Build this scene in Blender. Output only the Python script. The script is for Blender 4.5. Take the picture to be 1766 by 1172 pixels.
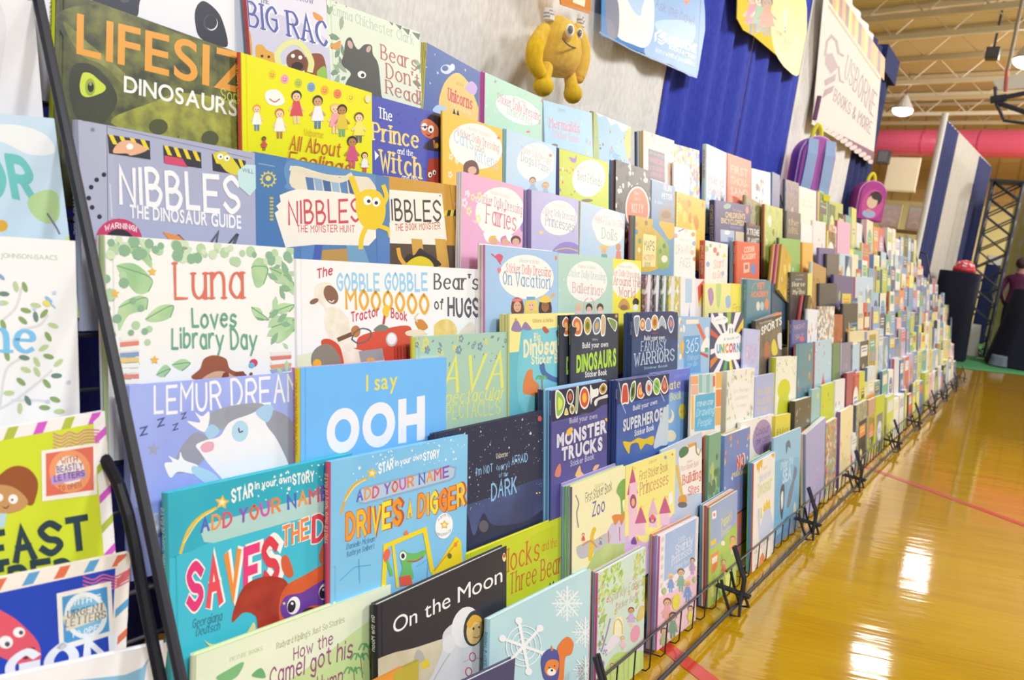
import bpy, bmesh, math, random
import numpy as np
from mathutils import Matrix, Vector
for _o in list(bpy.data.objects): bpy.data.objects.remove(_o)
SC = bpy.context.scene; COL = SC.collection
W, H = 1766, 1172
# ---------------------------------------------------------------- camera
FPX, YAW, PIT, ROL, CH = 1347.1, 0.98682, -0.14188, 0.13800, 0.9908
_F = np.array([math.sin(YAW)*math.cos(PIT), math.cos(YAW)*math.cos(PIT), math.sin(PIT)])
_R = np.array([math.cos(YAW), -math.sin(YAW), 0]); _U = np.cross(_R, _F)
CR = math.cos(ROL)*_R + math.sin(ROL)*_U; CU = -math.sin(ROL)*_R + math.cos(ROL)*_U
CP = np.array([0, 0, CH])
cam = bpy.data.cameras.new('camera'); camo = bpy.data.objects.new('camera', cam); COL.objects.link(camo)
cam.sensor_width = 23.6; cam.lens = FPX*23.6/W; cam.clip_start = .02; cam.clip_end = 200
camo.matrix_world = Matrix(((CR[0], CU[0], -_F[0], 0), (CR[1], CU[1], -_F[1], 0), (CR[2], CU[2], -_F[2], CH), (0, 0, 0, 1)))
cam.dof.use_dof = True; cam.dof.focus_distance = 1.5; cam.dof.aperture_fstop = 4.2
SC.camera = camo
# ---------------------------------------------------------------- light
SC.view_settings.view_transform = 'Standard'; SC.view_settings.look = 'None'
SC.view_settings.exposure = -0.22; SC.view_settings.gamma = 1.0; SC.view_settings.use_curve_mapping = False
wd = bpy.data.worlds.new('hall_light'); SC.world = wd; wd.use_nodes = True
wd.node_tree.nodes['Background'].inputs[0].default_value = (.92, .96, 1, 1)
wd.node_tree.nodes['Background'].inputs[1].default_value = 0.40
def area(name, loc, size, power, col=(1, .96, .9), aim=None):
    l = bpy.data.lights.new(name, 'AREA'); l.shape = 'DISK'; l.size = size; l.energy = power; l.color = col
    o = bpy.data.objects.new(name, l); COL.objects.link(o); o.location = loc
    if aim is not None: o.rotation_euler = (Vector(aim)-Vector(loc)).to_track_quat('-Z', 'Y').to_euler()
    return o
area('fill_light', (-2.5, -5.0, 7.2), 1.6, 620, (.9, .95, 1), (1.2, .8, .8))  # unseen lights added as fill for the racks, no fixtures hang here
area('fill_light', (5.0, -5.5, 7.2), 1.6, 430, (.9, .95, 1), (3.5, .8, .8))
area('fill_light', (12.0, -4.0, 7.2), 1.6, 480, (.95, .96, .98), (9, .9, .6))
area('fill_light', (25, -9, 7.2), 3, 4200, (1, .97, .92), (30, 8, 3))  # added fill for the far hall, set aside to keep glare off the floor
# ---------------------------------------------------------------- pixel helpers
def ray(u, v): return _F + CR*(u-W/2)/FPX + CU*(H/2-v)/FPX
def atY(u, v, Y): d = ray(u, v); return CP + d*Y/d[1]
def atX(u, v, X): d = ray(u, v); return CP + d*X/d[0]
def atZ(u, v, Z): d = ray(u, v); return CP + d*(Z-CH)/d[2]
def proj(P):
    d = np.asarray(P, float)-CP; z = d@_F
    return np.stack([W/2+FPX*(d@CR)/z, H/2-FPX*(d@CU)/z], -1)
VW = [0, 0, 1.0]
def V(x=0, y=0, s=1.0): VW[:] = [x, y, s]
def g(p):
    p = np.asarray(p, float); return p/VW[2]+np.array([VW[0], VW[1]])
# ---------------------------------------------------------------- materials
def lin(h):
    h = h.lstrip('#'); c = [int(h[i:i+2], 16)/255 for i in (0, 2, 4)]
    return [x/12.92 if x <= .04045 else ((x+.055)/1.055)**2.4 for x in c]
MATS = {}
def ink(h): return lin(''.join('%02x' % round(255*(int(h[i:i+2], 16)/255)**.8) for i in (0, 2, 4)))   # print colours as the hall's bright light shows them
def mat(key, rough=.34, spec=.4, coat=0, metal=0):
    """'rrggbb' plain print colour; 'rrggbb+rrggbb@scale' two inks mixed by noise; 'rrggbb*rrggbb@scale' voronoi flecks"""
    k = (key, rough, spec, coat, metal)
    if k in MATS: return MATS[k]
    m = bpy.data.materials.new('print_'+key[:20]); m.use_nodes = True; n = m.node_tree.nodes; L = m.node_tree.links
    b = n['Principled BSDF']; b.inputs['Roughness'].default_value = rough; b.inputs['Specular IOR Level'].default_value = spec
    b.inputs['Coat Weight'].default_value = coat; b.inputs['Metallic'].default_value = metal; b.inputs['Coat Roughness'].default_value = .12
    body, sc = (key.split('@')+['14'])[:2]
    tc = n.new('ShaderNodeTexCoord')
    sep = '*' if '*' in body else '+'
    cols = [ink(c) for c in body.split(sep)]
    if len(cols) == 1:
        nz = n.new('ShaderNodeTexNoise'); nz.inputs['Scale'].default_value = 26; nz.inputs['Detail'].default_value = 1
        r = n.new('ShaderNodeValToRGB'); c = cols[0]
        r.color_ramp.elements[0].color = [min(1, x*.965) for x in c]+[1]; r.color_ramp.elements[1].color = [min(1, x*1.025) for x in c]+[1]
        L.new(tc.outputs['Object'], nz.inputs['Vector']); L.new(nz.outputs[0], r.inputs[0])
    else:
        if sep == '+':
            nz = n.new('ShaderNodeTexNoise'); nz.inputs['Scale'].default_value = float(sc); nz.inputs['Detail'].default_value = 4
            src = nz.outputs[0]; lo, hi = .36, .64
        else:
            nz = n.new('ShaderNodeTexVoronoi'); nz.inputs['Scale'].default_value = float(sc)
            s = n.new('ShaderNodeSeparateColor'); L.new(nz.outputs['Color'], s.inputs[0]); src = s.outputs[0]; lo, hi = 0, 1
        r = n.new('ShaderNodeValToRGB'); el = r.color_ramp.elements
        if sep == '*': r.color_ramp.interpolation = 'CONSTANT'
        k_ = len(cols)
        for i, c in enumerate(cols):
            pos = lo+(hi-lo)*(i/(k_-1) if sep == '+' else i/k_)
            e = el[i] if i < 2 else el.new(pos)
            e.position = pos; e.color = list(c)+[1]
        L.new(tc.outputs['Object'], nz.inputs['Vector']); L.new(src, r.inputs[0])
    L.new(r.outputs[0], b.inputs['Base Color'])
    MATS[k] = m; return m
PAPER = mat('f1eee4', .8, .2); WIRE = mat('1d1d24', .45, .4)
def cname(key):
    import colorsys
    c = key.split('@')[0].replace('*', '+').split('+')[0]
    r, g_, b = [int(c[i:i+2], 16)/255 for i in (0, 2, 4)]; h, s, v = colorsys.rgb_to_hsv(r, g_, b); h *= 360
    if v < .3: return 'black' if s < .45 else 'navy'
    if s < .12: return 'white' if v > .88 else ('pale grey' if v > .65 else 'grey')
    pre = 'pale ' if (s < .36 and v > .75) else ('dark ' if v < .5 else '')
    for lim, nm in ((14, 'red'), (38, 'orange'), (66, 'yellow'), (88, 'lime'), (160, 'green'), (196, 'teal'), (252, 'blue'), (290, 'purple'), (338, 'pink'), (361, 'red')):
        if h < lim: return pre+nm
# ---------------------------------------------------------------- objects
def link(o): COL.objects.link(o); return o
def tag(o, label=None, cat=None, group=None, kind=None):
    for k, v in (('label', label), ('category', cat), ('group', group), ('kind', kind)):
        if v: o[k] = v
    return o
def empty(name, mw=None, loc=None, label=None, cat=None, group=None):
    o = link(bpy.data.objects.new(name, None)); o.empty_display_size = .05
    if mw is not None: o.matrix_world = mw
    if loc is not None: o.location = loc
    return tag(o, label, cat, group)
def mesh(name, v, f, mats, mi=None, parent=None, smooth=False):
    me = bpy.data.meshes.new(name); me.from_pydata([tuple(map(float, p)) for p in v], [], f)
    for m in (mats if isinstance(mats, list) else [mats]): me.materials.append(m)
    if mi is not None: me.polygons.foreach_set('material_index', mi)
    if smooth: me.polygons.foreach_set('use_smooth', [True]*len(me.polygons))
    me.update()
    o = link(bpy.data.objects.new(name, me))
    if parent: o.parent = parent
    return o
class MB:
    def __init__(s): s.v = []; s.f = []; s.m = []; s.k = []
    def mi(s, m):
        if m not in s.m: s.m.append(m)
        return s.m.index(m)
    def add(s, v, f, m):
        b = len(s.v); s.v += [tuple(p) for p in v]; i = s.mi(m)
        for q in f: s.f.append([b+x for x in q]); s.k.append(i)
        return s
    def box(s, a, b, m):
        (x0, y0, z0), (x1, y1, z1) = a, b
        return s.add([(x0, y0, z0), (x1, y0, z0), (x1, y1, z0), (x0, y1, z0), (x0, y0, z1), (x1, y0, z1), (x1, y1, z1), (x0, y1, z1)],
                     [(0, 3, 2, 1), (4, 5, 6, 7), (0, 1, 5, 4), (1, 2, 6, 5), (2, 3, 7, 6), (3, 0, 4, 7)], m)
    def tube(s, pts, r, m, n=8, closed=False):
        P = [Vector(p) for p in pts]; k = len(P); rings = []
        rr = r if hasattr(r, '__len__') else [r]*k
        up = None; vs = []
        for i in range(k):
            t = (P[(i+1) % k] if (closed or i < k-1) else P[i]) - (P[i-1] if (closed or i > 0) else P[i])
            t.normalize()
            if up is None: up = t.orthogonal().normalized()
            up = (up - t*up.dot(t)); up = up.normalized() if up.length > 1e-6 else t.orthogonal().normalized()
            sd = t.cross(up)
            vs += [P[i]+(up*math.cos(a)+sd*math.sin(a))*rr[i] for a in [2*math.pi*j/n for j in range(n)]]
        f = []
        for i in range(k if closed else k-1):
            a, b = i*n, ((i+1) % k)*n
            f += [(a+j, a+(j+1) % n, b+(j+1) % n, b+j) for j in range(n)]
        if not closed: f += [tuple(range(n-1, -1, -1)), tuple(range((k-1)*n, k*n))]
        return s.add(vs, f, m)
    def ball(s, c, r, m, n=14, k=9):
        r = r if hasattr(r, '__len__') else (r, r, r)
        vs = [(c[0], c[1], c[2]-r[2])]
        for i in range(1, k):
            a = -math.pi/2+math.pi*i/k
            vs += [(c[0]+r[0]*math.cos(a)*math.cos(2*math.pi*j/n), c[1]+r[1]*math.cos(a)*math.sin(2*math.pi*j/n), c[2]+r[2]*math.sin(a)) for j in range(n)]
        vs.append((c[0], c[1], c[2]+r[2])); e = len(vs)-1; f = []
        f += [(0, 1+(j+1) % n, 1+j) for j in range(n)]
        for i in range(k-2):
            a = 1+i*n; f += [(a+j, a+(j+1) % n, a+n+(j+1) % n, a+n+j) for j in range(n)]
        a = 1+(k-2)*n; f += [(a+j, a+(j+1) % n, e) for j in range(n)]
        return s.add(vs, f, m)
    def build(s, name, parent=None, smooth=False):
        o = mesh(name, s.v, s.f, s.m, s.k, parent, smooth)
        if smooth:
            b = bmesh.new(); b.from_mesh(o.data); bmesh.ops.recalc_face_normals(b, faces=b.faces); b.to_mesh(o.data); b.free()
        return o
def smooth(pts, n=6, closed=False):
    P = [np.asarray(p, float) for p in pts]; k = len(P); out = []
    for i in range(k if closed else k-1):
        p0 = P[i-1] if (closed or i > 0) else P[0]; p1 = P[i]; p2 = P[(i+1) % k]; p3 = P[(i+2) % k] if (closed or i+2 < k) else P[-1]
        for j in range(n):
            t = j/n
            out.append(.5*((2*p1)+(p2-p0)*t+(2*p0-5*p1+4*p2-p3)*t*t+(3*p1-p0-3*p2+p3)*t**3))
    if not closed: out.append(P[-1])
    return out
# ---------------------------------------------------------------- lettering: a stroke alphabet and the built-in face
GL = {'A': '003A60/1454', 'B': '000A/~0A3A583505/~0545634000', 'C': '~684A1805124062', 'D': '000A/~0A3A67633000', 'E': '6A0A0060/0555',
 'F': '6A0A00/0555', 'G': '~684A1805124062/626535', 'H': '000A/606A/0565', 'I': '0A00', 'J': '~4A45422001', 'K': '000A/5A04/2660', 'L': '0A0050',
 'M': '000A357A70', 'N': '000A606A', 'O': '~3A180512305265583A', 'P': '000A/~0A4A674505', 'Q': '~3A180512305265583A/4260', 'R': '000A/~0A4A674505/3560',
 'S': '~683A082554623002', 'T': '0A6A/3A30', 'U': '~0A04113051646A', 'V': '0A306A', 'W': '0A2047608A', 'X': '006A/0A60', 'Y': '0A356A/3530', 'Z': '0A6A0060',
 'a': '~55371603113052/5750', 'b': '0A00/~052756522002', 'c': '~56371603113051', 'd': '5A50/~55371603113052', 'e': '~045456371603113051', 'f': '~493A2820/0747',
 'g': '~55371603113052/~57514c2c0b', 'h': '0A00/~0527475550', 'i': '0700/090A', 'j': '~27211c0c/292A', 'k': '0A00/4703/1450', 'l': '0A00',
 'm': '0700/~0517374540/~4557778580', 'n': '0700/~0527475550', 'o': '~371603113051635637', 'p': '070c/~052756522002', 'q': '575c/~55371603113052',
 'r': '0700/~042747', 's': '~5637161443523001', 't': '~2925223040/0747', 'u': '~0702204153/5750', 'v': '073067', 'w': '0720456087', 'x': '0057/0750',
 'y': '0730/671c', 'z': '07570050', '0': '~3A180512305265583A', '1': '183A30', '2': '~083A586500/0060', '3': '~093A5825633001', '5': '5A0A06/~0646633001',
 '6': '~5A16032051634615', "'": '0A08', '!': '0A03/0100', '.': '0001', '&': '~60172A48032064', '-': '0545', '(': '~2A060522', ')': '~0A262500', '?': '~083A584532/3130'}
YC = {**{str(i): i for i in range(10)}, 'A': 10, 'a': -1, 'b': -2, 'c': -3}
def strokes(ch):
    out = []
    for s in GL.get(ch, '').split('/'):
        if not s: continue
        sm = s[0] == '~'; s = s.lstrip('~')
        p = [np.array([int(s[i]), YC[s[i+1]]])/10. for i in range(0, len(s)-1, 2)]
        out.append((smooth(p, 4) if sm else p, sm))
    return out
def ribbon(P, w, con=0.):                            # one stroke of the pen: a mitred strip of quads
    P = [np.asarray(p, float) for i, p in enumerate(P) if i == 0 or np.hypot(*(np.asarray(p)-np.asarray(P[i-1]))) > 1e-9]
    if len(P) < 2: return []
    D = [(b-a)/np.hypot(*(b-a)) for a, b in zip(P[:-1], P[1:])]; n = len(P); lt, rt = [], []
    hw = [w*(1-con+con*abs(d[1]))/2 for d in D]
    for i in range(n):
        d0, d1 = D[max(i-1, 0)], D[min(i, n-2)]; h = (hw[max(i-1, 0)]+hw[min(i, n-2)])/2
        m = np.array([-d0[1]-d1[1], d0[0]+d1[0]]); l = np.hypot(*m)
        m = np.array([-d1[1], d1[0]]) if l < .35 else m/l
        k = h/max(.45, abs(m@np.array([-d1[1], d1[0]])))
        c = P[i]+(-d1*h*.7 if i == 0 else (d0*h*.7 if i == n-1 else 0))
        lt.append(c+m*k); rt.append(c-m*k)
    return [[rt[i], rt[i+1], lt[i+1], lt[i]] for i in range(n-1)]
def stroke_text(s, w, f):
    fs = []; x = 0.; rng = random.Random(s)
    con = .55 if f in 'si' else 0.
    for ch in s:
        if ch == ' ': x += .42; fs.append([]); continue
        st = strokes(ch); gw = max([p[0] for P, _ in st for p in P] or [.3]); gf = []
        dy = rng.uniform(-.05, .05) if f == 'h' else 0; rt = rng.uniform(-.06, .06) if f == 'h' else 0
        for P, sm in st:
            gf.append(ribbon(P, w, con))
            if f == 's':
                for e, o in ((P[0], P[1]), (P[-1], P[-2])):
                    if abs(e[0]-o[0]) < .4*abs(e[1]-o[1]) and round(float(e[1]), 1) in (0., 1., .7):
                        gf.append([[e+np.array(q)*w for q in ((-1.05, -.22), (1.05, -.22), (1.05, .22), (-1.05, .22))]])
        M = lambda p: np.array([x+p[0]+rt*(p[1]-.4)+(.22*p[1] if f == 'i' else 0), p[1]+dy])
        fs.append([[[M(p) for p in q] for q in st_] for st_ in gf]); x += gw+.2+w*.5
    return fs, x-.2
BF = {}
def bf_text(s, off, f):
    k = (s, off)
    if k not in BF:
        res = []; x = 0.
        for ch in s:
            if ch == ' ': x += .4; res.append([]); continue
            cu = bpy.data.curves.new('t', 'FONT'); cu.body = ch; cu.offset = off; cu.resolution_u = 6
            o = bpy.data.objects.new('t', cu); me = o.to_mesh()
            v = np.array([q.co[:2] for q in me.vertices]).reshape(-1, 2); fc = [[v[i]/.729 for i in p.vertices] for p in me.polygons]
            o.to_mesh_clear(); bpy.data.objects.remove(o); bpy.data.curves.remove(cu)
            if len(v) == 0: res.append([]); continue
            a, b = v[:, 0].min()/.729, v[:, 0].max()/.729
            res.append([[[p+np.array([x-a, 0]) for p in q] for q in fc]]); x += b-a+.11
        BF[k] = (res, x-.11)
    return BF[k]
LABELS = set()
def uniq(l):
    l = ' '.join(l.split()); assert l not in LABELS, l
    n = len(l.split()); assert 4 <= n <= 16, (n, l)
    LABELS.add(l); return l
# ================================================================ the hall
TH = .245                                            # the hall is turned against the racks
DX, DY = np.array([math.cos(TH), -math.sin(TH)]), np.array([math.sin(TH), math.cos(TH)])
def nodemat(name, build):
    m = bpy.data.materials.new(name); m.use_nodes = True; n = m.node_tree.nodes; build(n, m.node_tree.links, n['Principled BSDF']); return m
def nn(n, t, **k):
    x = n.new(t)
    for a, v in k.items():
        if hasattr(x, a): setattr(x, a, v)
        else: x.inputs[a].default_value = v
    return x
def ramp(n, stops, interp='LINEAR'):
    r = n.new('ShaderNodeValToRGB'); r.color_ramp.interpolation = interp; e = r.color_ramp.elements
    for i, (p, c) in enumerate(stops):
        x = e[i] if i < 2 else e.new(p); x.position = p; x.color = lin(c)+[1]
    return r
def floor_mat(n, L, b):
    tc = nn(n, 'ShaderNodeTexCoord'); mp = nn(n, 'ShaderNodeMapping'); mp.inputs['Rotation'].default_value = (0, 0, math.radians(90)-math.radians(-(-24)))
    br = nn(n, 'ShaderNodeTexBrick', Scale=1.0); br.offset = .37; br.inputs['Brick Width'].default_value = .9; br.inputs['Row Height'].default_value = .057; br.inputs['Mortar Size'].default_value = .0008
    br.inputs['Color1'].default_value = (0, 0, 0, 1); br.inputs['Color2'].default_value = (1, 1, 1, 1); br.inputs['Mortar'].default_value = (.35, .35, .35, 1)
    L.new(tc.outputs['Object'], mp.inputs[0]); L.new(mp.outputs[0], br.inputs['Vector'])
    nz = nn(n, 'ShaderNodeTexNoise', Scale=7.0, Detail=5.0); m2 = nn(n, 'ShaderNodeMapping'); m2.inputs['Scale'].default_value = (.6, 14, 1); L.new(mp.outputs[0], m2.inputs[0]); L.new(m2.outputs[0], nz.inputs['Vector'])
    r1 = ramp(n, [(0, 'bc8c04'), (.5, 'c89a06'), (1, 'd0a40a')]); r2 = ramp(n, [(.3, 'ac7604'), (.7, 'caa210')])
    L.new(br.outputs['Color'], r1.inputs[0]); L.new(nz.outputs[0], r2.inputs[0])
    mx = nn(n, 'ShaderNodeMix', data_type='RGBA'); mx.inputs[0].default_value = .5; L.new(r1.outputs[0], mx.inputs[6]); L.new(r2.outputs[0], mx.inputs[7]); L.new(mx.outputs[2], b.inputs['Base Color'])
    b.inputs['Roughness'].default_value = .07; b.inputs['Specular IOR Level'].default_value = .5; b.inputs['Coat Weight'].default_value = .5; b.inputs['Coat Roughness'].default_value = .03
    n3 = nn(n, 'ShaderNodeTexNoise', Scale=3.0, Detail=3.0); m3 = nn(n, 'ShaderNodeMapping'); m3.inputs['Scale'].default_value = (.8, 9, 1); L.new(mp.outputs[0], m3.inputs[0]); L.new(m3.outputs[0], n3.inputs['Vector'])
    bp = nn(n, 'ShaderNodeBump', Strength=.035, Distance=.02); L.new(n3.outputs[0], bp.inputs['Height']); L.new(bp.outputs[0], b.inputs['Normal']); L.new(bp.outputs[0], b.inputs['Coat Normal'])
FLOOR = nodemat('varnished_maple', floor_mat)
tag(mesh('floor', [(-6, -14, 0), (50, -14, 0), (50, 30, 0), (-6, 30, 0)], [(0, 1, 2, 3)], FLOOR), kind='structure')
def strip(name, a, b, w, col, label=None, z=.0012):
    a, b = np.array(a[:2]), np.array(b[:2]); d = (b-a)/np.hypot(*(b-a)); p = np.array([-d[1], d[0]])*w/2
    o = mesh(name, [(*(a-p), z), (*(b-p), z), (*(b+p), z), (*(a+p), z)], [(0, 1, 2, 3)], mat(col, .18, .5, .3)); tag(o, kind='structure'); return o
l1a, l1b = atZ(1500, 807, 0), atZ(1766, 905, 0); e = l1b-l1a
strip('trim_1', l1a-e*.6, l1b+e*6, .05, 'c03028')
l2a, l2b = atZ(1154, 1119, 0), atZ(1226, 1166, 0); e2 = e/np.linalg.norm(e)
l2b = l2a+e2*.2
strip('trim_2', l2a-e2*.5, l2a+e2*6, .05, 'c83020')
l3a, l3b = atZ(1652, 656, 0), atZ(1766, 674, 0); strip('trim_3', l3a, l3b+(l3b-l3a)*2, .06, 'b86838')
gp = [atZ(*p, 0)[:2] for p in ((1640, 626), (1700, 640), (1770, 648))]
mesh_g = mesh('carpet', [(*atZ(1600, 628, 0)[:2], .004), (*gp[1], .004), (*(gp[2]+(gp[2]-gp[1])*1.5), .004), (24, -3, .004), (24, 6, .004), (14.5, 3.2, .004)], [(0, 1, 2, 3, 4, 5)], mat('3c7c48+346c40@60', .95, .1)); tag(mesh_g, 'green carpet laid in the booth beyond the racks', 'carpet')
def deck_mat(n, L, b):
    tc = nn(n, 'ShaderNodeTexCoord'); wv = nn(n, 'ShaderNodeTexWave', Scale=1.6); wv.bands_direction = 'X'; L.new(tc.outputs['Object'], wv.inputs['Vector'])
    r = ramp(n, [(0, 'b4a684'), (.35, 'd2c29c'), (1, 'dcd0ac')]); L.new(wv.outputs['Fac'], r.inputs[0]); L.new(r.outputs[0], b.inputs['Base Color']); b.inputs['Roughness'].default_value = .8
HP = lambda u, v, z: (*(DX*u+DY*v), z)             # hall coordinates: u down the hall, v across
CZ, WU = 8.4, 37.0
tag(mesh('ceiling', [HP(-7, -22, CZ), HP(WU, -22, CZ), HP(WU, 30, CZ), HP(-7, 30, CZ)], [(0, 3, 2, 1)], nodemat('tan_roof_deck', deck_mat)), kind='structure')
def wall_mat(n, L, b):
    tc = nn(n, 'ShaderNodeTexCoord'); br = nn(n, 'ShaderNodeTexBrick', Scale=1.0); br.inputs['Brick Width'].default_value = .4; br.inputs['Row Height'].default_value = .2; br.inputs['Mortar Size'].default_value = .012
    br.inputs['Color1'].default_value = lin('c4aa70')+[1]; br.inputs['Color2'].default_value = lin('ba9f66')+[1]; br.inputs['Mortar'].default_value = lin('a88e58')+[1]
    mp = nn(n, 'ShaderNodeMapping'); mp.inputs['Rotation'].default_value = (math.radians(90), 0, math.radians(90)); L.new(tc.outputs['Object'], mp.inputs[0]); L.new(mp.outputs[0], br.inputs['Vector'])
    sp = nn(n, 'ShaderNodeSeparateXYZ'); L.new(tc.outputs['Object'], sp.inputs[0]); r = ramp(n, [(.0, 'e8dcb0'), (.45, 'e8dcb0')], 'CONSTANT'); mx = nn(n, 'ShaderNodeMix', data_type='RGBA')
    mt = nn(n, 'ShaderNodeMath', operation='GREATER_THAN'); L.new(sp.outputs[2], mt.inputs[0]); mt.inputs[1].default_value = 4.6; L.new(mt.outputs[0], mx.inputs[0]); mx.inputs[6].default_value = lin('dcd498')+[1]; L.new(br.outputs['Color'], mx.inputs[7])
    L.new(mx.outputs[2], b.inputs['Base Color']); b.inputs['Roughness'].default_value = .7
tag(mesh('wall_far', [HP(WU, -22, 0), HP(WU, 30, 0), HP(WU, 30, CZ), HP(WU, -22, CZ)], [(0, 1, 2, 3)], nodemat('block_wall', wall_mat)), kind='structure')
# roof joists: a bottom chord, a top chord and the zigzag between
for i, (py, c) in enumerate(((20, 'd0c09c'), (57, 'e4dcc8'), (98, 'c8b894'), (139, 'e4dcc8'), (168, 'c8b894'), (196, 'ece2c8'), (212, 'c8b894'))):
    P = atZ(1640, py, 7.55); u = float(P[:2]@DX); m = MB(); C_ = mat(c, .5)
    for z, r in ((7.55, .07), (8.3, .06)): m.box((-r, -22, z-r), (r, 30, z+r), C_)
    z0 = -21.
    while z0 < 29: m.tube([(0, z0, 7.58), (0, z0+.75, 8.28), (0, z0+1.5, 7.58)], .022, C_, 5); z0 += 1.5
    o = m.build('beam'); o.matrix_world = Matrix.Rotation(-TH, 4, 'Z') @ Matrix.Translation((u, 0, 0)); tag(o, kind='structure')
# the round red duct along the far end
P = atX(1640, 247, 34); u = float(P[:2]@DX); m = MB(); m.tube([(0, -20, 0), (0, 28, 0)], .5, mat('d0486a', .35, .5), 20)
for q in range(-19, 28, 2): m.tube([(0, q, 0), (0, q+.06, 0)], .515, mat('bc3c5c', .4), 20)
o = m.build('ventilation_duct'); o.matrix_world = Matrix.Rotation(-TH, 4, 'Z') @ Matrix.Translation((u, 0, P[2])); tag(o, 'round red ventilation duct under the roof at the far wall', 'duct')
# high-bay lamps
def lamp(P, label, power=0, e=30):
    P = Vector(P); t = empty('high_bay_lamp', None, P, uniq(label), 'lamp', 'high-bay lamps of the hall')
    m = MB(); m.tube([(0, 0, .5), (0, 0, .44), (0, 0, .12), (0, 0, .0)], [.08, .12, .3, .36], mat('b8b8b8', .4), 16); m.build('reflector_shade', t)
    em = bpy.data.materials.new('lamp_glow'); em.use_nodes = True; b = em.node_tree.nodes['Principled BSDF']; b.inputs['Emission Color'].default_value = (1, .97, .92, 1); b.inputs['Emission Strength'].default_value = e; b.inputs['Base Color'].default_value = (.9, .9, .9, 1)
    m = MB(); m.ball((0, 0, -.02), (.34, .34, .2), em, 16, 8); m.build('lens', t, True)
    m = MB(); m.tube([(0, 0, .5), (0, 0, CZ-P.z)], .012, WIRE, 6); m.build('hanger_rod', t)
LH = 7.1
for (px, lb) in (((1500, 1146), 'high-bay lamp whose glare is lowest on the floor'), ((1577, 985), 'high-bay lamp at the right edge, level with the roof loudspeaker')):
    f = atZ(*px, 0); s = (LH+CH)/CH; lamp((f[0]*s, f[1]*s, LH), lb, e=60)
P = atZ(1557, 189, LH); lamp(P, 'bright high-bay lamp above the red duct', e=30)
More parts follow.
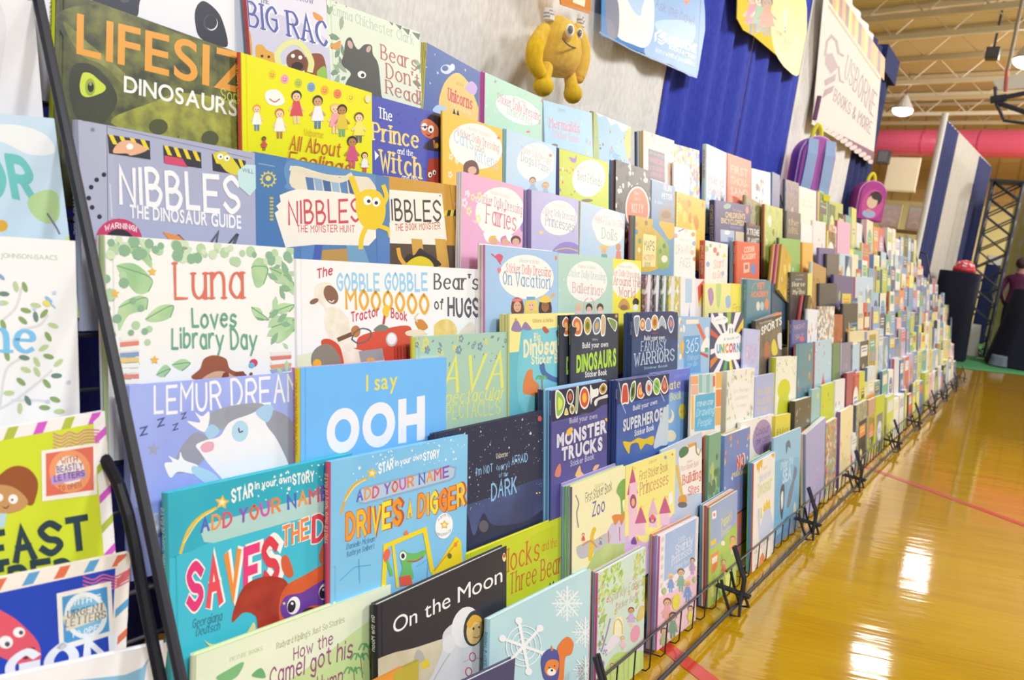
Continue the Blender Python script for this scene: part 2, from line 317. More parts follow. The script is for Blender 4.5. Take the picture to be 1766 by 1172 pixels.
# ---------------------------------------------------------------- the tiers of the wire racks (row 0 on top)
TAU = math.radians(9.3); ST, CT = math.sin(TAU), math.cos(TAU)
YB = [1.083, 1.003, .927, .850, .780, .727, .665, .606]
ZB = [1.07, .93, .80, .66, .53, .395, .20, .012]
NRM = np.array([0, CT, -ST]); UPV = np.array([0, ST, CT])
ORD = ['top', 'second', 'third', 'fourth', 'fifth', 'sixth', 'seventh', 'lowest']
NTH = ['first', 'second', 'third', 'fourth', 'fifth', 'sixth', 'seventh', 'eighth', 'ninth', 'tenth', 'eleventh', 'twelfth']
class Art:
    def __init__(s, M, w, h):
        s.M = M; s.Mi = M.inverted(); s.w = w; s.h = h; s.v = []; s.f = []; s.k = []; s.m = []; s.n = 0
        m = np.array(M); s.O = m[:3, 3]; s.X = m[:3, 0]; s.N = m[:3, 1]; s.Z = m[:3, 2]
    def loc(s, px):                                  # photo pixel -> point on the cover
        px = np.asarray(px, float).reshape(-1, 2)
        d = _F[None]+np.outer((px[:, 0]-W/2)/FPX, CR)+np.outer((H/2-px[:, 1])/FPX, CU)
        t = ((s.O-CP)@s.N)/(d@s.N); q = CP+d*t[:, None]-s.O
        return np.stack([q@s.X, q@s.Z], -1)
    def q(s, u, v):                                  # cover fraction (v from the top) -> photo pixel
        return proj(s.O+s.X*u*s.w+s.Z*(1-v)*s.h)
    def clip(s, P):
        for ax, lim, sg in ((0, .0004, 1), (0, s.w-.0004, -1), (1, .0004, 1), (1, s.h-.0004, -1)):
            out = []
            for i in range(len(P)):
                a, b = P[i-1], P[i]; ia, ib = (a[ax]-lim)*sg >= 0, (b[ax]-lim)*sg >= 0
                if ia != ib: out.append(a+(b-a)*((lim-a[ax])/(b[ax]-a[ax])))
                if ib: out.append(b)
            P = out
            if len(P) < 3: return None
        return P
    def put(s, polys, col, px=True, gid=None):
        m = mat(col) if isinstance(col, str) else col
        if m not in s.m: s.m.append(m)
        mi = s.m.index(m); s.n += 1; y0 = -.000012*s.n-.00003
        for pi, P in enumerate(polys):
            y = y0-1.4e-6*((pi if gid is None else gid[pi]) % 8)
            L = s.loc(P) if px else np.asarray(P, float)
            L = s.clip(list(L))
            if L is None: continue
            A = sum(L[i-1][0]*L[i][1]-L[i][0]*L[i-1][1] for i in range(len(L)))
            if abs(A) < 1e-9: continue
            if A < 0: L = L[::-1]
            b = len(s.v); s.v += [(p[0], y, p[1]) for p in L]; s.f.append(list(range(b, b+len(L)))); s.k.append(mi)
        return s
    def P(s, col, *pts): return s.put([g(pts)], col)
    def B(s, col, *pts): return s.put([smooth(g(pts), 5, True)], col)
    def E(s, col, x, y, rx, ry=None, a=0):
        ry = rx if ry is None else ry; c, d = math.cos(math.radians(a)), math.sin(math.radians(a))
        return s.put([g([(x+rx*math.cos(t)*c-ry*math.sin(t)*d, y+rx*math.cos(t)*d+ry*math.sin(t)*c) for t in np.linspace(0, 2*math.pi, 25)[:-1]])], col)
    def L(s, col, w, *pts, sm=1):
        p = g(pts); p = smooth(p, 5) if sm and len(p) > 2 else p
        r = ribbon([np.asarray(q) for q in p], w/VW[2]); return s.put(r, col, True, [0]*len(r))
    def S(s, col, x, y, r, n=5, k=.42, a=0):
        return s.put([g([(x+(r if i % 2 == 0 else r*k)*math.sin(math.pi*i/n+a), y-(r if i % 2 == 0 else r*k)*math.cos(math.pi*i/n+a)) for i in range(2*n)])], col)
    def UV(s, col, u0, v0, u1, v1):
        return s.put([[(u0*s.w, (1-v1)*s.h), (u1*s.w, (1-v1)*s.h), (u1*s.w, (1-v0)*s.h), (u0*s.w, (1-v0)*s.h)]], col, False)
    def UP(s, col, *pts): return s.put([[(u*s.w, (1-v)*s.h) for u, v in pts]], col, False)
    def UB(s, col, *pts): return s.put([smooth([(u*s.w, (1-v)*s.h) for u, v in pts], 5, True)], col, False)
    def UE(s, col, u, v, rx, ry): return s.put([[(u*s.w+rx*math.cos(t), (1-v)*s.h+ry*math.sin(t)) for t in np.linspace(0, 2*math.pi, 21)[:-1]]], col, False)
    def NS(s, n, box, r, cols, seed=1, kind='dot'):  # scattered dots, leaves, stars, flowers
        rg = random.Random(seed); u0, v0, u1, v1 = box
        for c in cols:
            ps = []
            for _ in range(max(1, n//len(cols))):
                x, z = rg.uniform(u0, u1)*s.w, (1-rg.uniform(v0, v1))*s.h; q = r*rg.uniform(.6, 1.3); a0 = rg.uniform(0, 6.3)
                if kind == 'dot': ps.append([(x+q*math.cos(t), z+q*math.sin(t)) for t in np.linspace(0, 6.283, 9)[:-1]])
                elif kind == 'leaf':
                    e = np.array([math.cos(a0), math.sin(a0)])*q*1.5; f = np.array([-e[1], e[0]])*.42; c0 = np.array([x, z])
                    ps.append([c0-e, c0-e*.3+f, c0+e*.4+f*.8, c0+e, c0+e*.4-f*.8, c0-e*.3-f])
                elif kind == 'star': ps.append([(x+(q if i % 2 else q*.4)*math.sin(math.pi*i/5+a0), z+(q if i % 2 else q*.4)*math.cos(math.pi*i/5+a0)) for i in range(10)])
                elif kind == 'flower': ps += [[(x+q*math.cos(t)*.9+q*.55*math.cos(w_), z+q*math.sin(t)*.9+q*.55*math.sin(w_)) for w_ in np.linspace(0, 6.283, 7)[:-1]] for t in np.linspace(0, 6.283, 6)[:-1]]
                elif kind == 'blot': ps.append(smooth([(x+q*rg.uniform(.5, 1.4)*math.cos(t), z+q*rg.uniform(.5, 1.4)*math.sin(t)) for t in np.linspace(0, 6.283, 7)[:-1]], 3, True))
            s.put(ps, c, False)
        return s
    def up(s, p):                                    # direction of the cover's own upright at a photo pixel
        l = s.loc(p)[0]; a = proj(s.O+s.X*l[0]+s.Z*l[1]); b = proj(s.O+s.X*l[0]+s.Z*(l[1]+.01)); d = b-a
        return d/np.hypot(*d)
    def T(s, col, txt, x0, y0, x1, y1, h, f='h', w=.13, arch=0, o=None, ow=.1, cols=None, sl=0, off=.0):
        a, b = g([(x0, y0), (x1, y1)]); hh = h/VW[2]; U = s.up(a)*hh; ex = b-a
        runs = []
        if f == 'b':
            if o: runs.append((bf_text(txt, off+ow*.35, f), o))
            runs.append((bf_text(txt, off, f), col))
        else:
            if o: runs.append((stroke_text(txt, w+ow, f), o))
            runs.append((stroke_text(txt, w, f), col))
        Wd = runs[-1][0][1]
        def mp(p):
            t = p[0]/Wd
            return a+ex*t+U*(p[1]+arch*4*t*(1-t))+ex/np.hypot(*ex)*hh*sl*p[1]
        def lay(gs, c):
            P, I = [], []
            for gf in gs:
                for k, stq in enumerate(gf):
                    for q in stq: P.append([mp(p) for p in q]); I.append(k)
            if P: s.put(P, c, True, I)
        for (gs, _), c in runs:
            if cols and c is col:
                for i, gf in enumerate([x for x in gs if x]): lay([gf], cols[i % len(cols)])
            else: lay(gs, c)
        return s
    def UT(s, col, txt, u0, v, u1, h, **k):          # the same, in cover fractions; h in metres
        a, b = s.q(u0, v), s.q(u1, v); c = s.q(u0, v-h/s.h); sv = VW[:]; V(); s.T(col, txt, a[0], a[1], b[0], b[1], float(np.hypot(*(c-a))), **k); VW[:] = sv
        return s
    def kid(s, x, y, h, skin='d9a27a', hair='3a2418', top='d23c4c', legs='e8c39e', arms=1):   # small printed figure, feet at x, y
        h = float(h); r = h*.15
        s.P(legs, (x-.09*h, y), (x-.02*h, y), (x-.01*h, y-.35*h), (x-.1*h, y-.35*h)); s.P(legs, (x+.02*h, y), (x+.09*h, y), (x+.1*h, y-.35*h), (x+.01*h, y-.35*h))
        if arms: s.L(skin, .06*h, (x-.22*h, y-.42*h), (x, y-.66*h), (x+.22*h, y-.42*h), sm=0)
        s.P(top, (x-.2*h, y-.24*h), (x+.2*h, y-.24*h), (x+.09*h, y-.7*h), (x-.09*h, y-.7*h))
        s.E(hair, x, y-.86*h, r*1.05, r*1.1); s.E(skin, x, y-.82*h, r*.82, r*.86)
        s.E('2a2020', x-.05*h, y-.83*h, r*.12); s.E('2a2020', x+.05*h, y-.83*h, r*.12); s.L('b0504a', .02*h, (x-.04*h, y-.77*h), (x, y-.755*h), (x+.04*h, y-.77*h))
        return s
PB = {}
def book_parts(root, kind, w, h, t, col, sp, bk, art=None, spt=None, spc=None, share=False):
    cm = mat(col); sm = mat(sp or col); bm_ = mat(bk or col)
    key = (kind, round(w, 3), round(h, 3), round(t, 4), col, sp, bk)
    if share and key in PB:
        for me_o in PB[key]:
            c = me_o.copy(); c.parent = root; COL.objects.link(c)
        return
    made = []
    ct = .0022 if kind == 'hb' else .0006
    f = MB()
    if kind == 'hb':
        pr = [(0, .0012), (.0008, 0), (.0055, 0), (.0068, .0011), (.0090, .0011), (.0103, 0), (w-.0012, 0), (w, .0007), (w, ct), (0, ct)]
    else:
        pr = [(0, .0003), (.0003, 0), (w-.0003, 0), (w, .0003), (w, ct), (0, ct)]
    n = len(pr); vs = [(x, y, 0) for x, y in pr]+[(x, y, h) for x, y in pr]
    f.add(vs, [(i, (i+1) % n, n+(i+1) % n, n+i) for i in range(n)]+[tuple(range(n-1, -1, -1)), tuple(range(n, 2*n))], cm)
    if art is not None and art.f:
        b = len(f.v); f.v += art.v
        ids = [f.mi(m) for m in art.m]
        for q, k in zip(art.f, art.k): f.f.append([b+i for i in q]); f.k.append(ids[k])
    made.append(f.build('front_cover', root))
    made.append(MB().box((0, t-ct, 0), (w, t, h), bm_).build('back_cover', root))
    bul = .0028 if kind == 'hb' else .0006
    k = 7; sx = [(-bul*math.sin(math.pi*i/(k-1)) if kind == 'hb' else (-bul if 0 < i < k-1 else 0), ct*.3+(t-ct*.6)*i/(k-1)) for i in range(k)]
    vs = [(x, y, z) for z in (0, h) for x, y in sx]+[(.001, y, z) for z in (0, h) for x, y in (sx[-1], sx[0])]
    s_ = MB().add(vs, [(i+1, i, k+i, k+i+1) for i in range(k-1)]+[tuple(range(k))+(2*k, 2*k+1), tuple(range(2*k-1, k-1, -1))+(2*k+3, 2*k+2)], sm)
    if spt:                                         # lettering that runs down the spine
        gs, wd = stroke_text(spt, .16, 'n') if len(spt) > 3 else stroke_text(spt, .16, 'n')
        hh = min(t*.5, h*.75/wd); o = h*.93; cy = t/2-hh*.5
        polys = []
        for gf in gs:
            for p in [q for st_ in gf for q in st_]: polys.append([(-bul-.0002, cy+hh*(1-q[1]) if False else t-(cy+hh*(1-q[1])), o-q[0]*hh) for q in p])
        for p in polys: s_.add(p, [tuple(range(len(p)))], mat(spc or 'ffffff'))
    made.append(s_.build('spine', root, False))
    ins = .003 if kind == 'hb' else .0003
    pg = MB().box((.0015 if kind == 'hb' else .0008, ct+.0001, ins), (w-ins-.0005, t-ct-.0001, h-ins), PAPER).build('page_block', root)
    made.append(pg)
    if share: PB[key] = made
def plane_mat(tier, d=0, dz=0):
    O = np.array([0, YB[tier], ZB[tier]+dz])+NRM*d
    return Matrix(((1, 0, 0, O[0]), (0, CT, ST, O[1]), (0, -ST, CT, O[2]), (0, 0, 0, 1)))
FRONTS = []
def book(tier, tl, tr, label, col='ffffff', name='picture_book', kind='pb', t=.005, sp=None, bk=None, art=None, d=0, st=(), short=None, spt=None, spc=None,
         world=False, cat='book', stt=.0042, sth=None, flat=False, dz=0, bot=0.):
    M0 = plane_mat(tier, d, dz)
    A0 = Art(M0, 1, 1)
    if world: x0, x1, hh = tl[0], tl[1], tr; L, R = np.array([x0, hh]), np.array([x1, hh])
    else: L, R = A0.loc(g([tl, tr]))
    rho = math.atan2(R[1]-L[1], R[0]-L[0]); rho = max(-.16, min(.16, rho))
    if flat: rho = 0
    if abs(rho) < .012: rho = 0; L[1] = R[1] = (L[1]+R[1])/2
    w = float(np.hypot(*(R-L))); h = float(min(L[1], R[1]))/math.cos(rho)-bot
    BL = L+np.array([math.sin(rho), -math.cos(rho)])*h
    M = M0 @ Matrix.Translation((BL[0], 0, BL[1])) @ Matrix.Rotation(-rho, 4, 'Y')
    root = empty(name, M, None, uniq(label), cat, 'books on the '+ORD[tier]+' tier of the racks')
    a = Art(M, w, h)
    if art: art(a)
    book_parts(root, kind, w, h, t, col, sp, bk, a, spt, spc)
    rg = random.Random(label); off = t+.0005
    for i, c in enumerate(st):
        dx = rg.uniform(-.0015, .0015); hs = h*(1+rg.uniform(-.008, .012)) if sth is None else sth
        Mi = M @ Matrix.Translation((dx, off, 0))
        r = empty(name, Mi, None, uniq(f"{cname(c)} spined thin book, {NTH[i]} behind the {short}"), cat, 'books on the '+ORD[tier]+' tier of the racks')
        book_parts(r, 'pb', round(w, 3), round(hs, 3), stt, c, c, c, share=True); off += stt+.0004
    FRONTS.append((tier, BL[0], w))
    return a
# ================================================================ books of the near racks, traced in photo pixels
VA, VB, VC, VD, VE, VF, VG, VH, VI = (0, 0, 2.929), (400, 0, 2.929), (0, 400, 2.929), (400, 380, 2.929), (0, 772, 2.929), (400, 772, 2.929), (800, 772, 2.929), (800, 380, 2.929), (700, 0, 2.929)
VJ, VK, VL, VM, VN, VO, VP, VQ, VR = (1000, 840, 3.531), (900, 620, 5.86), (1150, 600, 3.907), (1050, 200, 4.507), (1100, 400, 4.507), (1280, 560, 3.662), (1300, 280, 5.327), (1350, 440, 5.327), (1400, 560, 5.327)
RB = ['e8505a', 'f0a030', '5a9a4a', '3a6ab8', '9a5ab0']
# ---- left rack (its right-hand column)
def a_(a):
    V(*VA); a.T('c8485c', 'S', -70, 250, 12, 250, 110, f='s', w=.2); a.UB('d6d4da', (.5, 0), (.75, .1), (.62, .5), (.5, .9), (.42, .4))
V(); book(1, (-170, -52), (58, 3), 'pale grey picture book with a red title at the upper left edge', 'e2e0e4', kind='hb', t=.009, art=a_)
def a_(a):
    V(*VA); a.UV('bcd8ee', 0, 0, 1, .55); a.UB('c4dc6c', (-.1, .72), (.4, .6), (.8, .66), (1.1, .58), (1.1, 1.1), (-.1, 1.1)); a.B('e8ecf0', (-60, 640), (80, 630), (230, 680), (275, 770), (150, 780), (20, 720), (-60, 700))
    a.T('5cb8b8', 'OR', -70, 960, 190, 1020, 190, f='h', w=.27); a.B('a8cc88', (140, 1010), (220, 960), (290, 980), (300, 1090), (250, 1130), (170, 1090)); a.L('6a6a78', 10, (240, 1080), (285, 1150), (300, 1180)); a.E('e0a030', 5, 1140, 35, 30)
V(); book(2, (-200, 178), (94, 204), 'sky blue picture book with green hills and big teal letters', 'bcd8ee', kind='hb', t=.009, art=a_)
def a_(a):
    V(*VC); a.T('9ab4a0', 'Y JOHNSON-ISAACS', -30, 128, 290, 142, 26, f='b')
    for p in (((-60, 920), (60, 860), (180, 770), (260, 700)), ((0, 880), (30, 700), (100, 640)), ((20, 440), (80, 380), (110, 280)), ((60, 850), (190, 850), (250, 860)), ((110, 490), (200, 470), (240, 420))): a.L('d9d9de', 14, *p)
    rg = random.Random(4)
    for x, y, an, c in ((125, 278, 70, 0), (20, 312, 5, 2), (15, 358, 0, 1), (130, 396, 15, 0), (222, 412, -50, 0), (180, 428, 80, 2), (180, 370, 10, 1), (115, 446, 40, 0), (268, 472, 20, 1), (16, 468, 70, 0), (243, 528, 60, 0), (220, 585, -30, 1), (35, 624, 75, 0), (122, 634, 10, 2), (245, 628, 15, 0), (185, 655, 60, 1), (295, 660, -40, 1), (130, 695, 20, 1), (186, 705, 60, 1), (285, 725, 0, 2), (106, 755, 40, 0), (236, 765, 50, 0), (45, 812, 0, 1), (140, 850, 60, 2), (278, 845, 20, 0), (225, 886, 5, 0), (100, 890, 90, 1), (80, 275, 75, 1), (300, 905, 0, 1)):
        a.E(['7c9c5c', 'b4cc90', '5c7c70'][c], x, y, 28, 13, an)
    a.T('6cbcf0', 'me', -95, 596, 185, 606, 152, f='s', w=.2); a.E('e8d860', 235, 360, 22, 14, 30); a.E('88b4dc', 245, 340, 24, 9, 40); a.L('88b4dc', 6, (250, 355), (278, 382)); a.E('7a9ccc', 5, 225, 24, 9, 40)
    a.NS(6, (.5, .1, .95, .9), .002, ['c8c4e0', 'b4d4ec'], 5)
V(); book(3, (-160, 398), (130.5, 414.5), 'white picture book with a leafy tree and blue letters', 'f3f2f5', kind='hb', t=.01, art=a_)
def edge_stripes(a, cols):
    for i in range(14): c = cols[i % len(cols)]; u = i/14; a.UP(c, (u, 0), (u+.05, 0), (u+.02, .06), (u-.03, .06))
    for i in range(12): c = cols[i % len(cols)]; v = i/12; a.UP(c, (.93, v+.05), (1, v), (1, v+.045), (.93, v+.095))
def a_(a):
    a.UV('cddc28', 0, .06, .93, 1); edge_stripes(a, ['f4f0ee', 'd24cc4', 'f4f0ee', 'a8b838']); V(*VC)
    for i in range(5): a.L('d86898', 6, (270, 1015+i*18), (310, 1030+i*17), (350, 1008+i*17), (390, 1020+i*17), (430, 998+i*16), (500, 1000+i*15))
    V(*VE); a.P('f6f2ea', (208, 15), (485, -25), (490, 235), (212, 270)); a.P('e0604c', (230, 28), (470, -8), (473, 212), (232, 245)); a.E('f0905c', 352, 118, 105, 108); a.E('f4e8d8', 352, 112, 72, 72)
    a.P('b490d0', (255, 145), (430, 110), (432, 150), (260, 188)); a.T('b4584c', 'WITH', 310, 80, 392, 66, 26, w=.2); a.T('6a4c9c', 'BEASTLY', 288, 126, 418, 102, 30, w=.2); a.T('5a3a90', 'LETTERS', 275, 168, 428, 138, 28, w=.2); a.T('b4584c', 'TO OPEN', 296, 216, 412, 196, 24, w=.2)
    a.B('8a4424', (-20, 170), (30, 110), (90, 90), (150, 110), (190, 170), (180, 250), (150, 290), (60, 230)); a.B('c08850', (-40, 200), (40, 190), (100, 220), (140, 270), (110, 310), (40, 330), (-40, 330)); a.E('f6f4f0', 65, 258, 24); a.E('f6f4f0', -5, 250, 20); a.E('3a2a20', 60, 262, 6); a.L('5a2a20', 6, (15, 298), (30, 304), (42, 292)); a.P('a8d0e0', (-40, 330), (35, 330), (20, 400), (-40, 410)); a.NS(30, (0, .05, .01, .06), .001, ['8a4424'], 2)
    a.T('20323c', 'EAST', -60, 590, 462, 500, 150, f='h', w=.22); a.T('20323c', 'FRED', -60, 775, 400, 705, 150, f='h', w=.22)
V(); book(4, (-190, 771), (181, 708), 'lime green picture book with airmail stripe border and orange stamp', 'f4f0ee', kind='hb', t=.009, art=a_)
def a_(a):
    a.UV('1836b0', 0, .07, .92, 1); edge_stripes(a, ['f6ece0', 'e06040', 'f6ece0', '4c94d0']); V(*VE)
    for i in range(5): a.L('d85878', 7, (420, 650+i*20), (470, 665+i*18), (520, 640+i*17), (580, 650+i*14), (650, 615+i*14))
    a.P('f4efe6', (285, 735), (560, 672), (575, 940), (300, 1028)); a.P('3c8cd0', (312, 752), (540, 700), (552, 925), (322, 990)); a.E('e8f0f4', 432, 845, 108, 118); a.E('6cb0dc', 432, 845, 84, 94)
    a.P('dcd4bc', (315, 850), (525, 780), (540, 850), (335, 925)); a.T('e8f0f4', 'WITH 5', 355, 800, 510, 765, 28, w=.2); a.T('3a4450', 'URGENT', 340, 860, 525, 815, 36, f='s', w=.16); a.T('3a4450', 'LETTERS', 330, 905, 535, 856, 36, f='s', w=.16); a.T('e8f0f4', 'TO OPEN', 360, 958, 520, 912, 28, w=.2)
    a.B('e0485c', (-60, 810), (40, 840), (120, 900), (190, 980), (205, 1060), (165, 1100), (60, 1080), (-60, 1000)); a.E('f8f4f0', 28, 980, 36, 32); a.E('3a3a58', 36, 990, 13); a.E('f8f4f0', 95, 930, 30, 26); a.E('3a3a58', 105, 932, 11); a.E('6a1c28', 128, 1050, 17); a.E('6a1c28', 165, 1018, 13)
    a.T('f0f2f8', 'AGON', -150, 1235, 590, 1075, 140, f='h', w=.24)
V(); book(5, (-170, 1031), (226, 952), 'deep blue picture book with airmail stripe border and blue stamp', 'f6ece0', kind='hb', t=.009, art=a_)
def a_(a):
    a.UB('7cb8dc', (-.2, .12), (.8, .08), (.9, .14), (.9, 1.2), (-.2, 1.2)); a.UB('a8d0e8', (.3, .2), (.8, .16), (.85, .3), (.7, .5), (.3, .5))
V(*VE); book(6, (-420, 1260), (852, 985), 'white hardback with sky blue panel at the bottom left corner', 'f6f5f8', kind='hb', t=.012, art=a_, dz=.0)
# ---- first full rack, picture books
def a_(a):
    V(*VA); a.B('22222e', (430, -80), (690, -60), (702, 30), (690, 85), (640, 72), (560, 45), (470, 5)); a.E('3c3c48', 632, 0, 24, 14); a.B('22222e', (1030, 5), (1100, 60), (1135, 140), (1150, 230), (1100, 230), (1010, 190), (985, 110), (990, 40)); a.E('383844', 1062, 115, 36, 42); a.E('e0e0e4', 1070, 118, 30, 36); a.E('22222e', 1066, 112, 30, 36)
book(0, (.478, .792), .315, 'white picture book with black animal ears behind the dinosaur eye', 'ebe9ee', kind='hb', t=.011, sp='e4e2e8', art=a_, world=True, d=.012)
V(); book(0, (388, -92), (470, -62), 'pale blue book with blue spine lettering beside the white animal book', 'dce8f4', kind='hb', t=.012, sp='d4e6f6', spt='THE GIANT HOLIDAY BOOK', spc='5ab0e0', d=.022)
def a_(a):
    a.UB('c4c2dc', (-.1, .3), (.5, .22), (1.1, .35), (1.1, .6), (.5, .5), (-.1, .6)); V(*VB); a.T('3c4a80', 'THE', 145, 10, 190, 22, 26, f='s', w=.2); a.T('5a6494', 'SHADROW', 260, -20, 412, 22, 24, f='s', w=.16)
    a.T('44509c', 'BIG RACE', 85, 128, 560, 258, 122, f='s', w=.17, arch=.04, o='f4f0f4', ow=.05); a.B('d89020', (55, 160), (75, 145), (95, 175), (100, 290), (55, 280)); a.NS(0, (0, 0, 1, 1), .001, [], 1)
    a.B('dc9830', (120, 235), (150, 225), (175, 250), (215, 275), (215, 320), (130, 300)); a.E('2c1c14', 152, 283, 7); a.E('2c1c14', 186, 287, 7); a.B('7c3c24', (370, 290), (440, 270), (470, 310), (475, 420), (380, 400)); a.B('643824', (280, 280), (330, 250), (370, 290), (370, 350), (320, 360), (280, 330)); a.E('f0f0f0', 308, 282, 10); a.E('f0f0f0', 345, 290, 10); a.E('201418', 330, 335, 30, 22)
    a.L('dcdc8c', 30, (235, 320), (230, 270), (275, 222), (330, 215), (370, 250), (400, 310), (395, 355)); a.B('e08840', (410, 60), (455, 85), (455, 105), (420, 95)); a.B('84b440', (430, 360), (470, 335), (480, 400), (440, 395))
V(); book(0, (421, -58), (562, -12), 'lilac sky picture book with a horned buffalo and blue title', 'dcdaea', kind='hb', t=.01, sp='b83838', art=a_)
def a_(a):
    V(*VB); a.T('a8bcac', 'Emma Chichester Clark', 510, 72, 920, 228, 48, f='s', w=.13)
    for p in ((610, 15, 14), (650, 30, 18), (690, 48, 16), (800, 105, 18), (840, 125, 20), (880, 150, 20), (930, 172, 22), (570, 15, 16), (520, 0, 14)): a.P('566a5c', (p[0]-p[2], p[1]-p[2]*.5), (p[0]+p[2], p[1]), (p[0]+p[2]*.6, p[1]+p[2]*1.4))
    a.NS(14, (0, .05, .14, .5), .008, ['6a8870', '8aa484'], 2, 'leaf'); a.NS(12, (.92, .2, 1, .95), .007, ['5e7a66', '8aa484'], 3, 'leaf')
    a.B('42423e', (575, 205), (600, 190), (620, 230), (640, 250), (670, 225), (705, 230), (712, 275), (740, 330), (755, 480), (770, 560), (545, 540), (575, 420), (600, 370), (555, 325), (565, 270)); a.E('c49c94', 597, 225, 12, 22, -20); a.E('c49c94', 690, 248, 11, 18, 20); a.E('f2f2ee', 656, 377, 22, 18, 20); a.E('1e1e22', 660, 380, 9, 10)
    a.B('d88c40', (495, 230), (525, 215), (548, 205), (545, 240), (520, 250)); a.T('b05c54', 'Bears', 755, 295, 935, 360, 70, f='s', w=.13); a.T('b05c54', "Don't", 782, 392, 950, 448, 72, f='s', w=.13); a.T('b05c54', 'Read!', 780, 470, 955, 530, 66, f='s', w=.13)
V(); book(0, (563, -2.5), (724.3, 56.3), 'mint green picture book with a black bear and red title', 'd9e4cc', kind='hb', t=.011, sp='b04040', art=a_, spt="Bears Don't Read!", spc='e8c8b8')
def a_(a):
    V(*VA); a.B('34382a+6c7036@34', (300, 60), (560, 30), (900, 170), (1200, 300), (1210, 760), (1000, 740), (600, 620), (500, 400), (330, 200)); a.B('8a8c48+5c6034@40', (320, 110), (450, 220), (620, 360), (700, 440), (640, 440), (520, 330), (400, 270)); a.B('a2a23a+6c6e30@44', (560, 620), (760, 520), (950, 470), (1250, 560), (1250, 790), (900, 720)); a.B('2c2e28+3a3c2c@10', (370, 330), (470, 330), (560, 420), (590, 520), (500, 640), (390, 600), (350, 450)); a.NS(90, (.4, .55, .98, .78), .0018, ['55582c'], 4); a.E('42452a', 800, 640, 48, 40); a.E('42452a', 1060, 700, 44, 40)
    a.B('c4d83a', (405, 410), (420, 368), (460, 372), (500, 405), (533, 437), (520, 465), (450, 490), (415, 480), (403, 445)); a.E('8ca030', 455, 440, 26, 44); a.E('22261e', 458, 440, 16, 26); a.E('8a9078', 457, 424, 7, 9)
    a.T('e29434', 'LIFESIZE', 385, 268, 1420, 520, 212, f='b', off=.012)
    a.T('f4f3ee', 'DINOSAURS', 625, 462, 1198, 588, 84, f='b', off=.018); a.T('c8d040', 'Sophy Henn', 1115, 500, 1400, 560, 58, f='h', w=.11)
V(); book(1, (96, -22), (462, 109), 'dark olive green dinosaur book with a yellow eye', '383c2a+5a5e34@30', kind='hb', t=.011, sp='c8d418', art=a_, d=.015, spt='LIFESIZE DINOSAURS', spc='6a7420')
def a_(a):
    V(*VB); V(*VB)
    for x, y, c in ((203, 378, 'e0c010'), (266, 400, 'e890b0'), (335, 420, 'a8c030'), (400, 440, '6090d0'), (468, 456, 'eca030'), (533, 474, 'e87040'), (600, 492, 'f0d818')): a.E(c, x, y, 20, 24); a.L('8a5030', 3, (x-8, y+4), (x, y+10), (x+8, y+4)); a.E('6a4030', x-6, y-5, 2.5); a.E('6a4030', x+6, y-3, 2.5)
    a.B('f8f4e8', (165, 480), (185, 455), (230, 455), (260, 490), (262, 520), (225, 535), (180, 520)); a.L('c85040', 6, (190, 500), (215, 515), (240, 500))
    a.kid(125, 660, 130, 'f0c8a0', 'e88830', 'f0f0e8', '4c6cb8'); a.kid(240, 700, 150, 'f0c8a0', 'b86830', 'f0ece4', '9a6a38'); a.kid(325, 625, 165, 'e8b890', '20202a', 'cc4048'); a.kid(432, 650, 165, 'c89060', '2a2020', 'e8e8f0', '4068b0'); a.kid(520, 675, 150, 'f0c8a0', 'f0b060', 'e890a0'); a.kid(555, 690, 160, 'a87040', '2a1c14', 'd8b828', '58a070'); a.kid(640, 720, 150, 'f0c8a0', '5a3a24', 'e8dc50', '50505a'); a.kid(160, 760, 70, '7a4c28', '3a2414', 'c84040', '7a4c28'); a.kid(605, 850, 160, 'a87040', '20181c', 'c8406a', 'c8406a'); a.kid(668, 870, 100, 'e8b890', '20181c', 'e8e8e8', 'c84040')
    a.T('d8a020', 'Usborne', 365, 680, 460, 695, 30, f='s', w=.13); a.T('b84c2c', 'All About', 290, 752, 545, 790, 68, f='i', w=.14); a.T('b84c2c', 'Feelings', 280, 830, 600, 880, 66, f='i', w=.14); a.E('f0d8a8', 683, 500, 14, 20)
V(); book(1, (415.4, 91.5), (641.7, 158.8), 'bright yellow book with smiley faces and little children', 'e4e004', kind='hb', t=.01, sp='cc3c34', art=a_, spt='All About Feelings', spc='f0d030')
